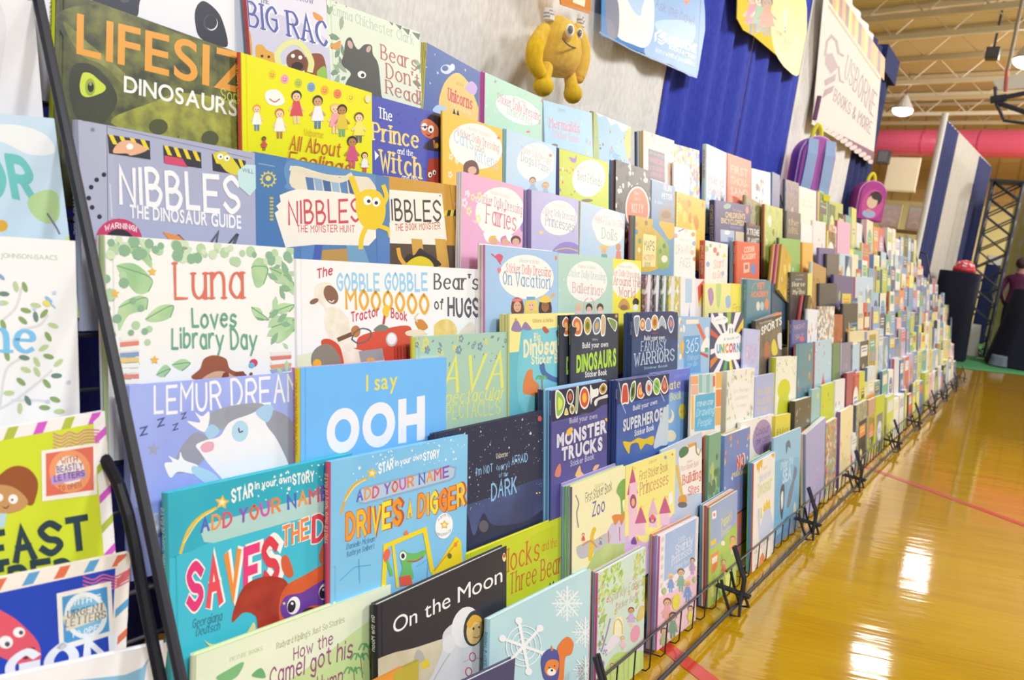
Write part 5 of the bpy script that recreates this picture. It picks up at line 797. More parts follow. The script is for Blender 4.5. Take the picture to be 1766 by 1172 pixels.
V(*VG); book(6, (548, 196), (816, 94), 'cream zoo sticker book with a giraffe and tiger', 'f0e8b0', 'sticker_book', art=a_, sp='7468a8', st=('e0d868', '6cb0d8', '88c060', 'd8e0ec', '6ca8d4', '9880c0'), short='cream zoo sticker book', stt=.0036)
def tower(a, x, y, w, h, c='b8487c'):
    a.P('e8b8d0', (x-w*.8, y), (x+w*.8, y), (x+w*.75, y-h*.4), (x-w*.75, y-h*.4)); a.P(c, (x-w, y-h*.38), (x+w, y-h*.42), (x, y-h))
    a.P('e8d040', (x, y-h), (x+w*.7, y-h*.95), (x, y-h*.9))
def a_(a):
    V(*VG); a.T('c8a060', 'Usborne', 935, 82, 975, 66, 16, f='s', w=.15); a.T('b87c4c', 'First Sticker Book', 888, 165, 1030, 112, 44, f='h', w=.13); a.T('c07858', 'Princesses', 890, 240, 1032, 180, 62, f='s', w=.14)
    a.UB('d0b0dc+c0a0d4@8', (-.1, .62), (.15, .6), (.4, .72), (.7, .66), (1.1, .62), (1.1, 1.1), (-.1, 1.1)); tower(a, 852, 330, 28, 240); a.P('e8b8d0', (832, 470), (836, 180), (876, 170), (872, 440)); a.E('8c3c64', 855, 270, 16, 36); a.E('e0a070', 855, 275, 9, 20); tower(a, 893, 440, 30, 150); tower(a, 955, 400, 26, 150, 'd8a8cc'); tower(a, 1015, 390, 30, 150); a.E('8c3c64', 952, 360, 18, 20); a.kid(952, 375, 55, 'e8b890', 'e0c050', 'd84468'); a.P('f4f0e8', (1032, 232), (1052, 218), (1055, 275), (1035, 290)); a.E('7c94c4', 1018, 48, 7, 9); a.E('d07050', 1053, 32, 4, 6); a.NS(16, (0, .7, 1, 1), .004, ['e070a0', '9cc070'], 5, 'flower'); V(*VJ); a.B('e8a030', (340, 330), (350, 300), (360, 330)); a.B('58308c', (310, 340), (330, 300), (345, 345))
V(*VG); book(6, (820, 93), (1070, 5), 'pale yellow castle sticker book with pink towers', 'f0e47c', 'sticker_book', art=a_)
def a_(a):
    V(*VL); a.P('f0eae2', (78, 745), (110, 690), (140, 660), (185, 650), (215, 680), (250, 720), (300, 980), (250, 975), (110, 985)); a.B('3c6c48', (82, 700), (110, 665), (145, 670), (140, 710), (95, 740)); a.P('e88c38', (140, 650), (195, 632), (200, 650), (145, 675)); a.L('8a8040', 9, (195, 640), (200, 700), (215, 720)); a.L('5a8c3c', 5, (215, 720), (240, 680), (280, 820)); a.B('5a9448', (250, 900), (262, 860), (280, 880), (285, 940), (255, 935)); a.L('e0b030', 18, (66, 795), (85, 900), (105, 1010)); a.B('d88c30', (80, 1040), (85, 1000), (125, 990), (132, 1040)); a.E('5a5a60', 105, 1055, 32, 20)
    a.T('d89878', 'Usborne', 135, 775, 172, 762, 16, f='s', w=.15); a.T('d09080', 'First Sticker Book', 95, 832, 215, 785, 32, f='h', w=.13); a.T('cc5848', 'Building', 108, 920, 232, 870, 62, f='s', w=.18); a.T('cc5848', 'Sites', 145, 992, 218, 965, 56, f='s', w=.18)
    a.UB('b8ac78', (-.1, .92), (1.1, .8), (1.1, 1.1), (-.1, 1.1))
V(*VL); book(6, (-40, 690), (237, 562), 'building site sticker book with white sign on pale blue', 'b4c4dc', 'sticker_book', art=a_, d=.012)
def a_(a):
    V(*VJ); a.NS(70, (0, .0, .5, .22), .006, ['a8c840', '88b048', 'c0d860'], 3, 'leaf'); a.NS(40, (.75, 0, 1, .45), .007, ['a8c060', 'c8c868', '98b850'], 4, 'leaf'); a.NS(26, (0, .2, .14, .55), .005, ['b0cc58', '88b048'], 5, 'leaf'); a.NS(12, (0, .05, 1, .4), .004, ['e070a0', 'd8b060'], 6, 'flower')
    a.B('f0e8c0', (200, 890), (205, 820), (230, 790), (260, 800), (260, 900)); a.B('d8c8e8', (340, 1000), (380, 920), (405, 900), (405, 1020), (350, 1030)); a.UB('a8c860+b8d478@8', (-.1, .95), (.1, .8), (.35, .7), (.7, .78), (1.1, .9), (1.1, 1.1), (-.1, 1.1)); a.B('e4dce8', (150, 990), (200, 900), (240, 930), (180, 1000)); a.E('e890a8', 337, 890, 28, 54, 12)
    a.T('e8ecc0', 'Little', 258, 580, 330, 540, 36, f='i', w=.12); a.T('b8a478', 'Sparkly Fairies', 178, 700, 385, 590, 52, f='i', w=.14); a.T('b8a478', 'Sticker Book', 215, 752, 355, 675, 40, f='i', w=.13); a.kid(312, 850, 120, 'c88c60', '6a3824', 'b8a0d8'); a.kid(260, 990, 85, 'f0c8a0', 'e8905c', 'f0b8d0'); a.kid(195, 1150, 80, 'f0c8a0', '8a5030', 'b8d060'); a.L('9078b8', 7, (130, 1000), (160, 900), (185, 800)); a.NS(24, (.05, .45, .2, .8), .004, ['9078b8'], 8, 'leaf'); a.B('8cb850', (115, 830), (130, 790), (165, 770), (140, 820)); a.B('d0b868', (345, 810), (370, 720), (400, 740), (380, 800)); a.L('d8b850', 6, (205, 890), (210, 830), (230, 800), (255, 830), (258, 890))
V(*VJ); book(7, (113, 522), (402, 362), 'pale green fairy garden sticker book in the lowest row', 'c4dccc', 'sticker_book', art=a_, sp='d85c98', st=('d870a8', '58a0a4', 'd85048', 'f0e8ec'), short='pale green fairy garden book', stt=.0036)
def a_(a):
    V(*VJ); a.UB('88a8dc+98b4e0@4', (.12, -.1), (.95, -.1), (.95, .5), (.12, .5)); a.UV('e8e4e8', 0, 0, .12, .5); a.UV('dcd8e0', .92, 0, 1, .5); a.UV('ece4ec', 0, .42, 1, .56); a.NS(40, (.1, 0, .9, .3), .0014, ['e8f0fc'], 3, 'star'); a.UB('efc0d0', (-.1, .58), (.4, .56), (1.1, .54), (1.1, 1.1), (-.1, 1.1))
    for i in range(6): a.UV('d0c4b8', .03, .08*i+.02, .09, .08*i+.06)
    a.T('e8ecf8', 'Little', 600, 342, 642, 318, 34, f='s', w=.13); a.T('dce4f8', 'Sparkly', 582, 405, 688, 345, 52, f='s', w=.18); a.T('dce4f8', 'Princesses', 560, 475, 682, 395, 54, f='s', w=.18); a.T('dce4f8', 'Sticker Book', 575, 505, 672, 450, 24, f='s', w=.15)
    for x, y, h, c, hr in ((553, 640, 115, '5c8cd0', 'e8c060'), (615, 635, 140, '6ca08c', '5a3828'), (655, 700, 135, '6c8cd0', 'e8c870'), (685, 530, 100, 'a888b8', '3a2824'), (532, 830, 155, 'e89898', '7a3424'), (565, 920, 160, '5c8c74', '3a2824'), (672, 830, 110, 'e8d048', '3a2824'), (512, 985, 130, '98a878', '5a3828')): a.kid(x, y, h, 'd8a884', hr, c, c)
    a.E('e8d838', 585, 695, 24, 50, 10); a.E('a8b878', 512, 630, 14, 22); a.E('a8b878', 695, 560, 10, 20); a.NS(20, (0, .55, 1, 1), .003, ['e088a0', 'f4f0f0'], 7, 'star')
V(*VJ); book(7, (490, 299), (724, 180), 'blue and pink princess sticker book in the lowest row', 'e8ccdc', 'sticker_book', art=a_, sp='e060b0', st=('d8d4ec', '60a8c8', 'e058a8', '5a78b0', 'e08048', '6c98d0'), short='blue and pink princess book', stt=.0036)
def a_(a):
    V(1180, 800, 4.1875); a.UB('7c94c4+90a8d0@4', (-.1, -.1), (1.1, -.1), (1.1, .35), (-.1, .4)); a.P('f4f4f6', (202, 345), (232, 330), (232, 385), (202, 400)); a.E('e08040', 217, 365, 8, 14); a.T('5c70a4', 'My first', 222, 520, 223, 420, 10) if False else None; a.T('a8bc90', 'Little Sticker', 268, 385, 345, 345, 26, f='h', w=.12); a.T('e8d860', 'Puppet', 268, 460, 345, 395, 62, f='s', w=.17); a.T('e0d870', 'Theatre', 265, 530, 340, 470, 48, f='s', w=.15); a.UB('8cb83c+a4c84c@7', (-.1, .5), (.4, .42), (1.1, .4), (1.1, 1.1), (-.1, 1.1)); a.P('e87c38', (190, 660), (250, 620), (245, 740), (195, 800)); a.P('f4f0e0', (200, 680), (240, 655), (238, 700), (202, 725)); a.P('e8c030', (190, 560), (230, 530), (230, 575), (195, 590)); a.kid(285, 800, 110, 'e0a878', '8a5030', 'd86840'); a.kid(350, 650, 130, 'e0a878', '8a5030', 'e89848'); a.P('d8d850', (190, 880), (215, 860), (220, 950), (195, 960)); a.P('e0e060', (295, 800), (340, 780), (340, 860), (300, 890)); a.E('f0e8e0', 280, 570, 14, 18)
V(1180, 800, 4.1875); book(7, (190, 312), (386, 187), 'green and blue puppet theatre activity book in the lowest row', 'a4bc4c', 'activity_book', art=a_, sp='e0dc30', st=('4c70b0', 'd86438', 'c8486c', 'e0d8a0', '6c9cc8', '5888bc'), short='green puppet theatre book', stt=.004)
# ================================================================ racks three and four, smaller covers
def bars(a, c, u0, v0, u1, n=2, dv=.07, h=.03):      # unreadably small lines of print
    for i in range(n): a.UV(c, u0+.04*(i % 2), v0+i*dv, u1-.05*((i+1) % 2), v0+i*dv+h)
def pic(a, cols, seed, v0=.45, kind='blot', r=.016, n=9): a.NS(n*len(cols), (.08, v0, .92, .95), r, cols, seed, kind)
def G(title=None, tc='ffffff', tv=.3, th=.05, tf='s', bcol=None, cols=(), v0=.45, panel=None, kind='blot', r=.016, n=6, extra=None, u0=.14, u1=.86):
    def f(a):
        if panel: a.UV(panel[0], *panel[1:])
        if cols: pic(a, list(cols), a.n+len(cols)*7+int(a.w*1e4), v0, kind, r, n)
        if title:
            for i, tx in enumerate(title.split('|')): a.UT(tc, tx, u0, tv+i*(th*1.35)/a.h, u1, th, f=tf, **({'off': .02} if tf == 'b' else {'w': .17}))
        if bcol: bars(a, bcol, .2, .12, .8, 1)
        if extra: extra(a)
    return f
def b3(view, tier, x0, y0, x1, y1, col, label, art=None, name='picture_book', kind='pb', t=.007, **k):
    V(*view); book(tier, (x0, y0), (x1, y1), label, col, name, kind, t, art=art, **k)
# top tier
b3(VM, 0, 268, 110, 508, 192, 'ecc8b4', 'peach pencil-border book with a dark blackboard panel', lambda a: (V(*VM), a.NS(26, (0, 0, 1, .4), .007, ['e0908c', 'b0a0c0', 'f4e8d8'], 3, 'blot'), a.P('f4e4d4', (290, 240), (450, 285), (450, 520), (290, 500)), a.P('4c4058', (305, 250), (435, 292), (437, 520), (305, 480)), a.T('8c7c9c', 'drawing', 315, 290, 425, 325, 22), a.T('c05c74', 'DOODLING', 312, 350, 430, 388, 34, f='s', w=.16), a.T('c05c74', '& COLOURING', 312, 410, 432, 440, 30, f='s', w=.16), a.T('c05c74', 'ACTIVITIES', 312, 460, 432, 490, 30, f='s', w=.16)), 'activity_book', st=('dcd470', 'e4e4ec', 'd8dcec', '6080b0', '3c3c44'), short='peach pencil-border book', sp='e0a890')
b3(VM, 0, 510, 216, 703, 268, 'e8e0c8*e0a040*88b860*5a8cc8*d06070*f0e8d8@60', 'crowded colourful pattern book behind a small white card', None, 'activity_book')
b3(VM, 0, 505, 356, 626, 390, 'eeeae4', 'small white doodle pad standing before the colourful pattern book', G('Doodling', '8c90a8', .34, .016, 'h', cols=('c8e0c8', 'e8c0c8'), v0=.55, r=.006), 'activity_book', d=-.012)
b3(VM, 0, 760, 212, 916, 290, 'c8dcec', 'pale blue tall book with a red lettered spine', G('|Bird|Book', 'd89090', .3, .03, 's', cols=('7ca4c8', '90b0d0', 'd0c080', '6888b0'), v0=.5), kind='hb', sp='b8d0c8', t=.016, spt='RED BOOK OF BIRDS', spc='c04858')
b3(VM, 0, 920, 286, 1107, 352, 'e0603c', 'orange red word book in the top row of the third rack', G('FIRST|THOU-|SAND|WORDS', 'f0a888', .22, .032, 'b', cols=('f0e8d8', '30343c', '8cc0d8'), v0=.78, r=.012, n=2), kind='hb', t=.012)
b3(VM, 0, 1110, 405, 1256, 441, 'e8e6e2', 'white animal sketch book with grey drawing', G(cols=('8c8c90', 'a8a090', '98a0c0', '6c6860'), v0=.1, r=.014))
b3(VM, 0, 1270, 432, 1332, 462, '5c7090', 'slate blue thick book with a teal top edge', None, kind='hb', t=.03, sp='5070a0')
b3(VP, 0, 290, 152, 415, 192, '5c5c58+7c7468+44546c@30', 'dark grey photo cover book beside the slate blue one', G(cols=('c0a088', '3c4c6c'), v0=.15, r=.014, n=2), sp='44506c', kind='hb', t=.012)
b3(VP, 0, 418, 216, 575, 266, 'ece2cc', 'cream book under the purple backpack', G('Nursery|Rhymes', 'e8c8b0', .22, .02, 's', cols=('c8b890', 'd0d8e0', 'e0c0a8'), v0=.6, r=.01), kind='hb', t=.012, sp='e0d4c0')
b3(VP, 0, 586, 268, 640, 282, 'e8a430', 'yellow and purple thick book with a yellow strap before it', G(cols=('8070a8',), v0=.3, r=.01, n=3), sp='7c70a0', kind='hb', t=.02)
b3(VP, 0, 692, 350, 820, 383, 'a8b438', 'green patterned book right of the yellow and purple one', G(cols=('d0a040', 'c8c860', '88a038'), v0=.05, r=.01, n=10), sp='5878a8', kind='hb', t=.02)
# second tier
def a_(a):
    a.NS(70, (0, .0, 1, .8), .008, ['e4e0d8', 'c8c4bc', '1e1e22'], 5, 'blot'); V(*VM); a.E('2a282a', 222, 720, 104, 190); a.E('e8e0d4', 222, 722, 94, 176); a.E('dc6440', 222, 724, 84, 164); a.T('f0c8b0', 'The|Tale of'.split('|')[0], 195, 610, 235, 618, 26, f='s', w=.16); a.T('f0c8b0', 'Tale of', 195, 650, 245, 658, 22, f='s', w=.16); a.T('f0d0c0', 'KITTY', 180, 745, 268, 752, 62, f='s', w=.17)
b3(VM, 1, 56, 338, 326, 428, '3a3a3c', 'black and white doodle book with an orange oval', a_, 'activity_book', st=('b05c40', '4c80b8', '3c6ca8'), short='black and white doodle book')
b3(VM, 1, 334, 492, 516, 552, '7494b4', 'dusty blue story book with a brown owl', lambda a: (V(*VM), a.T('e4e6ea', 'RUN', 428, 578, 486, 592, 50, f='b'), a.T('e4e6ea', 'PETER', 412, 642, 494, 655, 46, f='b'), a.T('d8dce4', 'A story', 355, 676, 420, 688, 30, f='b'), a.T('dc7850', 'to read', 436, 692, 512, 706, 28, f='b'), a.B('a08468', (395, 740), (430, 715), (475, 722), (492, 760), (490, 830), (400, 830)), a.B('8c6c50', (410, 760), (440, 735), (480, 760), (470, 790), (420, 790))), st=('d0c840',), short='dusty blue story book')
b3(VM, 1, 528, 585, 752, 660, 'ecb020', 'yellow spiral sunflower book leaning right in the second row', G(cols=('e49818', 'f0c840', 'c87818'), v0=.05, r=.018, n=7, extra=lambda a: [a.UE('f4ecd8', .03, i/22+.02, .004, .004) for i in range(22)]), 'activity_book')
b3(VM, 1, 822, 650, 1104, 696, '3a3e6c', "navy encyclopedia with gold title letters", lambda a: (V(*VM), a.B('78a890', (890, 700), (920, 680), (948, 690), (940, 715), (905, 722)), a.T('b09c68', 'The Complete', 960, 735, 1040, 750, 22, f='b'), a.T('d8b860', "CHILDREN'S", 905, 785, 1060, 802, 42, f='b', off=.03), a.T('d8b860', 'ENCYCLOPEDIA', 872, 830, 1072, 856, 42, f='b', off=.03), a.T('9098b8', 'Read about', 945, 868, 1028, 878, 18, f='i'), a.P('a0b8d0', (868, 880), (975, 892), (975, 980), (868, 975)), a.P('c8b890', (985, 895), (1060, 905), (1060, 985), (985, 980)), a.E('e8e8e0', 920, 905, 22, 18), a.E('e07858', 1075, 730, 12, 30), a.P('5c78a0', (925, 940), (965, 945), (965, 985), (925, 980))), 'encyclopedia', 'hb', .02, sp='2c3058', spt="CHILDREN'S ENCYCLOPEDIA", spc='b89c58')
b3(VM, 1, 1062, 612, 1192, 690, '6c6448+8c8c48+4c4434@26', 'dark jungle photo book behind the navy encyclopedia', G(cols=('a88068', '5c4838'), v0=.2, r=.018, n=2), kind='hb', t=.012, d=.024)
b3(VM, 1, 1066, 826, 1176, 856, '2c2a2c', 'black planet book with pale capitals', lambda a: (V(*VM), a.T('b84c3c', 'see it', 1090, 850, 1150, 865, 24, f='b'), a.T('d8d4cc', 'XTREME', 1072, 918, 1168, 932, 50, f='b', off=.03), a.T('d8d4cc', 'PLANET', 1080, 985, 1165, 995, 44, f='b', off=.03)), 'encyclopedia', 'hb', .014, d=-.006)
b3(VM, 1, 1212, 682, 1352, 722, 'c4cc60+a8b450@30', 'lime green book with a white ape figure and red spine', G(cols=('ece8d0', 'e8e4c8', '6c7c30'), v0=.2, r=.02, n=3), kind='hb', t=.012, sp='b04c38')
b3(VP, 1, 300, 442, 432, 470, '565044', 'dark brown ornate book with gold title', G('the|ANIMAL', 'b0a068', .2, .028, 's', cols=('8c5c3c', '70603c'), v0=.6, r=.012), kind='hb', t=.014)
b3(VP, 1, 436, 556, 540, 580, 'f0ece2', 'white book with orange fox shape near a red tab', G(cols=('e88c30', 'e0a050', 'd04838'), v0=.15, r=.016, n=3), d=.004)
b3(VP, 1, 545, 530, 662, 552, 'ece4da', 'cream square-print book beside the orange fox book', G(cols=('5a6c9c', 'e0704c', '88a870'), v0=.3, r=.007, n=3), kind='hb', t=.012, sp='ece6de')
b3(VP, 1, 688, 572, 770, 590, '9cb0d4*d06060*8cb060*e8e0d0@60', 'speckled blue book left of the plain pink book', None, sp='d08c50', t=.02)
b3(VP, 1, 770, 530, 888, 560, 'e8a0c0', 'plain pink book in the second row', None, kind='hb', t=.014, sp='c04868', d=-.004)
# third tier
def a_(a):
    V(*VM); a.B('d8a828+b89828@12', (190, 760), (330, 790), (345, 850), (390, 900), (420, 940), (400, 1172), (190, 1172)); a.B('e0a820', (390, 830), (440, 810), (508, 830), (505, 930), (470, 960), (430, 900)); a.B('7c9c40+a0b048@12', (380, 960), (440, 950), (465, 1010), (460, 1172), (380, 1172)); a.P('ecdc90', (268, 915), (368, 930), (362, 1172), (258, 1172)); a.T('605438', 'MAPS', 275, 1042, 355, 1048, 70, f='h', w=.12); a.T('d07060', 'ACTIVITY', 272, 1118, 355, 1122, 40, f='h', w=.15); a.T('8c7c50', 'BOOK', 280, 1168, 325, 1170, 34, f='h', w=.14); a.L('5c90b8', 10, (335, 850), (375, 890), (430, 945), (465, 1000)); a.E('e8e4d0', 432, 1110, 24, 28)
    for x, y, c in ((215, 840, 'e07838'), (240, 970, '5c8c58'), (215, 900, '4c78a0'), (430, 1010, '4c7c50'), (400, 1050, '5c8c58'), (235, 1040, 'e8d8a0'), (290, 830, '8c6c28')): a.E(c, x, y, 12, 20)
b3(VM, 2, 207, 770, 506, 838, '5c90b8', 'yellow and blue map activity book with pale label', a_, 'activity_book', st=('d89030', '6c94bc', 'b04060'), short='map activity book')
b3(VM, 2, 512, 857, 676, 893, 'f0ece4', 'white activity book with orange face drawings', lambda a: (V(*VM), a.T('b4c4b0', 'DRAWING', 520, 1068, 650, 1078, 66, f='h', w=.12), a.T('b4c4b0', 'FACES', 555, 1172, 635, 1172, 66, f='h', w=.12), a.T('dcb8ac', 'things to do', 548, 965, 620, 972, 18, f='i'), [a.E(c, x, y, 15, 18) for x, y, c in ((540, 885, 'd8dce8'), (655, 920, 'e89048'), (662, 990, '90a0d0'), (650, 1060, 'e8b080'), (668, 1110, 'c87850'), (600, 890, 'e0d0c0'), (520, 930, 'c8a090'))], a.L('6070a0', 9, (545, 895), (585, 875))), 'activity_book')
b3(VM, 2, 750, 966, 926, 996, 'f0ebe0', 'white garden book with orange lettered spine', lambda a: (V(*VN), a.T('dc8c80', 'Start', 590, 285, 665, 270, 66, f='i', w=.13), a.T('dc8c80', 'to Sew', 580, 365, 665, 350, 60, f='i', w=.13), [a.B(c, *el(x, y, r, r*1.5)) for x, y, r, c in ((535, 130, 16, 'a8c880'), (600, 140, 15, 'd86860'), (565, 105, 10, '90b070'), (620, 170, 11, 'd86860'), (545, 250, 14, '90a0d0'), (660, 320, 12, 'a0b8d8'), (640, 110, 9, 'c8d0a0'))], a.P('e8d040', (655, 195), (672, 160), (690, 195))), 'activity_book', 'hb', .02, sp='d8583c', spt='Secret Garden', spc='f0d0b8')
b3(VM, 2, 992, 970, 1172, 992, 'dc5030', 'orange red coding book with a blue badge', lambda a: (V(*VN), a.T('f0c8a8', 'CODER', 825, 160, 910, 150, 44, f='b', off=.04), a.T('f0c8a8', 'ACADEMY', 805, 215, 918, 205, 44, f='b', off=.04), a.P('e8b8a0', (822, 240), (868, 235), (866, 310), (822, 320)), a.P('c85038', (832, 255), (858, 250), (858, 285), (832, 292)), a.E('5c78c0', 897, 288, 20, 44)), 'activity_book', 'hb', .012, st=('7c98ac', '90a8b8', '8898a8'), short='orange coding book', spt='CODER ACADEMY', spc='f0c0a0')
b3(VP, 2, 232, 690, 430, 712, '7cac48', 'grass green animal book behind the slanting stack', G(cols=('c8c8a0', '5c5c48'), v0=.15, r=.016, n=3), kind='hb', t=.012, sp='44543c')
b3(VP, 2, 448, 732, 545, 742, 'e8a83c', 'orange yellow book left of the little wooden-roof book', G(cols=('e89030', 'f0c868'), v0=.1, r=.016), kind='hb', t=.012, sp='e88030')
b3(VP, 2, 598, 782, 752, 792, '5a4c80', 'dark purple thin book in the third row', None, kind='hb', t=.012)
b3(VP, 2, 672, 838, 785, 846, '4c4848', 'charcoal book in front of the dark purple one', G(cols=('6c6460', '383434'), v0=.1, r=.012), kind='hb', t=.014, d=-.016, sp='403c3c')
b3(VP, 2, 790, 830, 885, 842, 'b4ccdc', 'pale sky book with a red shape, third row', G(cols=('e0604c', 'e8a890'), v0=.5, r=.014, n=2), kind='hb', t=.012, sp='a8c0d0')
b3(VP, 2, 892, 840, 960, 850, 'e8dcb8', 'cream thin book right of the pale sky one', None, kind='hb', t=.014, sp='dcd0a8')
# slanting stack lying across the third tier: three books leaning left
def lean(tier, px, Yoff, ang, w, h, t, cols, labels, names):
    P = atY(*px, YB[tier]+Yoff)
    for i, c in enumerate(cols):
        M = Matrix.Translation(Vector(P)) @ Matrix.Rotation(math.radians(ang), 4, 'Y') @ Matrix.Rotation(-TAU, 4, 'X') @ Matrix.Translation((-i*.0, -i*(t+.001), -h))
        r = empty(names, M, None, uniq(labels[i]), 'book', 'slanting books')
        a = Art(M, w, h); G(cols=('b08820', 'e0c060'), v0=.1, r=.02)(a) if i == len(cols)-1 else None
        book_parts(r, 'hb', w, h, t, c[0], c[1], c[0], a)
lean(2, (1337, 421), .03, 18, .17, .20, .016, (('c08038', 'd88c38'), ('c04858', 'd85468'), ('c8981c', 'c8981c')), ('orange book at the back of the slanting stack', 'crimson book in the middle of the slanting stack', 'mustard front book of the slanting stack'), 'picture_book')
# fourth tier
for i, (x0, x1, cs, sp) in enumerate(((60, 128, 'b09090+6c3c44+d8d0d4@40', 'foil-wrapped red craft kit'), (128, 190, '505858+303438+c8ccd0@40', 'foil-wrapped dark grey craft kit'), (190, 240, '6c8c6c+4c5c50+d8dcd8@40', 'foil-wrapped green craft kit'), (242, 330, 'd8c840+b0a040+eceae0@40', 'foil-wrapped yellow craft kit'))):
    V(*VN); y = 328+i*4
    def a_(a, i=i):
        a.UB('d8d8e0', (.2, .05), (.5, .02), (.45, .3), (.25, .6)); a.UB('c4ccd4', (.6, .5), (.9, .45), (.8, .95), (.55, .9)); a.UV(('c84030', '686c70', 'a0c8a8', 'e07830')[i], .5, .62, .9, .95)
    book(3, (x0, y), (x1+(10 if i < 3 else 0), y+6), sp+' in clear wrapping, beside the lemon yellow book', cs, 'craft_kit', 'pb', .012, art=a_, cat='craft kit', d=-.004*i)
V(*VN); book(3, (334, 348), (450, 352), 'white craft kit with crayons in clear wrapping', 'ece8e6', 'craft_kit', 'pb', .012, cat='craft kit', d=-.006, art=lambda a: (a.UP('a06cb0', (.45, .6), (.6, .3), (.62, .95), (.5, .95)), a.UP('d84c60', (.35, .85), (.5, .6), (.5, 1), (.35, 1)), a.UV('a8c8e4', .3, .02, .75, .3), a.UV('e8d848', .6, .75, .7, 1)))
V(*VN); book(3, (440, 362), (522, 366), 'pink and white craft kit with rainbow corner', 'ecdcdc', 'craft_kit', 'pb', .012, cat='craft kit', d=.012, art=lambda a: (bars(a, 'd898a8', .15, .55, .85, 4), a.UP('d84838', (.3, .1), (.9, 0), (1, .1), (.4, .3)), a.UP('e8c840', (.4, .3), (1, .1), (1, .18), (.45, .36))))
b3(VN, 3, 522, 401, 726, 398, 'f0e68c', 'pale yellow dinosaur sticker book with purple dinosaur', lambda a: (a.UB('a880b0', (.1, .1), (.25, .06), (.32, .2), (.2, .3)), a.UB('b8d078', (.4, .02), (.6, .02), (.55, .3), (.45, .3)), a.UB('8cb4d8', (.78, .2), (.95, .18), (.98, .32), (.82, .34)), a.UT('a8c8dc', 'little first', .34, .58, .82, .024, f='h', w=.16), a.UT('e0b070', 'Dinosaurs', .16, .9, .86, .05, f='s', w=.18)), 'sticker_book')
b3(VN, 3, 729, 400, 832, 403, 'f0e048', 'bright yellow sticker book tucked behind the teal academy book', G('First|Stickers', 'd8b040', .4, .026, 'h', cols=('e8d080',), v0=.7, r=.01), 'sticker_book', d=.008)
b3(VN, 3, 846, 366, 1036, 378, '4c7888', 'teal pet doctor book with orange title', lambda a: (V(*VN), a.T('e8744c', 'VET', 925, 445, 985, 440, 52, f='b', off=.05), a.T('e8744c', 'ACADEMY', 878, 505, 1015, 500, 44, f='b', off=.05), a.E('e8744c', 1002, 560, 16, 44), a.E('d8d4c8', 935, 575, 15, 36), a.E('a8c0cc', 966, 575, 14, 34), a.L('88a0a8', 5, (890, 440), (905, 400), (920, 400))), 'activity_book', 'hb', .013, d=-.01, st=('6898b4', 'a8b8c4'), short='teal pet doctor book', spt='VET ACADEMY', spc='a0b8c4')
b3(VN, 3, 1040, 402, 1150, 398, '2c4860', 'dark teal book in shade behind the teal academy book', None, kind='hb', t=.012, d=.02)
b3(VN, 3, 1186, 310, 1322, 312, '34302e', 'black book of tales with cream title beside yellow book', lambda a: (V(*VQ), a.T('c09850', 'Told', 118, 188, 188, 188, 14, f='s'), a.T('98b0c4', 'again', 118, 228, 182, 228, 18, f='s'), a.T('e0d4b8', 'Norse', 88, 285, 205, 283, 38, f='s', w=.18), a.T('d0c4a8', 'and', 130, 312, 160, 312, 14, f='s'), a.T('e0d4b8', 'Myths', 95, 355, 200, 352, 36, f='s', w=.18), a.E('6c88b8', 190, 395, 26, 20)), kind='hb', t=.016, st=('24242c', '2c2c34'), short='black book of tales', spt='THE BOOK OF MYTHS', spc='b0a890')
b3(VQ, 3, 228, 165, 340, 170, 'dcd858', 'lime yellow book behind the crimson slanting book', G(cols=('c8c84c', 'e8e0a0'), v0=.1, r=.014), d=.006)
V(*VQ); book(3, (280, 60), (400, 120), 'brown gable-topped wooden house shaped book', 'b08040', 'shaped_book', 'hb', .02, d=.004, art=G(cols=('8c602c', 'd0a058', '6c4820'), v0=.1, r=.012), sp='ece8e0')
b3(VQ, 3, 336, 258, 500, 258, '32323c', 'black space book with small planets', G('Stars', 'c8b060', .75, .02, 's', cols=('e07848', '8890b8', 'b070a0'), v0=.1, r=.012, n=2), kind='hb', t=.014, d=-.008)
b3(VQ, 3, 470, 180, 655, 196, '4a4078', 'deep purple glowing book with green centre', G(cols=('a8b058', '70a068', '90a050'), v0=.3, r=.02, n=4), kind='hb', t=.016, sp='403870', d=.004)
b3(VQ, 3, 668, 198, 830, 202, 'b0cce4', 'powder blue book with a red right-hand neighbour', G(cols=('e8e4ec', 'c0d8ec'), v0=.1, r=.02), kind='hb', t=.014, sp='d04848')
lean(3, (1386, 509), .02, 30, .14, .17, .014, (('c84848', 'd04c48'), ('3c3834', '2c2a2c'), ('6c5c40+4c4030+8c7c58@20', '8c6c30')), ('red book leaning left under the black book of tales', 'black spined book leaning left on the red one', 'brown patterned book leaning left, front of three'), 'picture_book')
# fifth tier
def a_(a):
    V(*VN); a.NS(22, (0, .05, .16, 1), .008, ['e8b848', 'f0e8d8', 'd88c48'], 4, 'blot'); a.P('4c94d4', (358, 810), (482, 800), (490, 1090), (355, 1100)); a.P('ece4d0', (375, 682), (472, 678), (472, 712), (375, 716)); a.T('dcecf8', '365', 375, 940, 472, 922, 100, f='s', w=.13); a.T('a8ccec', 'Things', 378, 1000, 470, 985, 40, f='i'); a.T('a8ccec', 'to do', 385, 1050, 460, 1035, 36, f='i'); a.P('e05840', (455, 715), (480, 712), (540, 850), (515, 860)); a.B('f0ece8', (520, 830), (550, 820), (552, 900), (500, 930), (490, 900)); a.P('c83c3c', (485, 930), (548, 955), (545, 980), (485, 950)); a.B('d8e4ec', (520, 750), (552, 740), (550, 810), (530, 815)); a.P('489858', (520, 900), (545, 895), (545, 930), (522, 935)); a.E('e8b030', 345, 890, 14, 50)
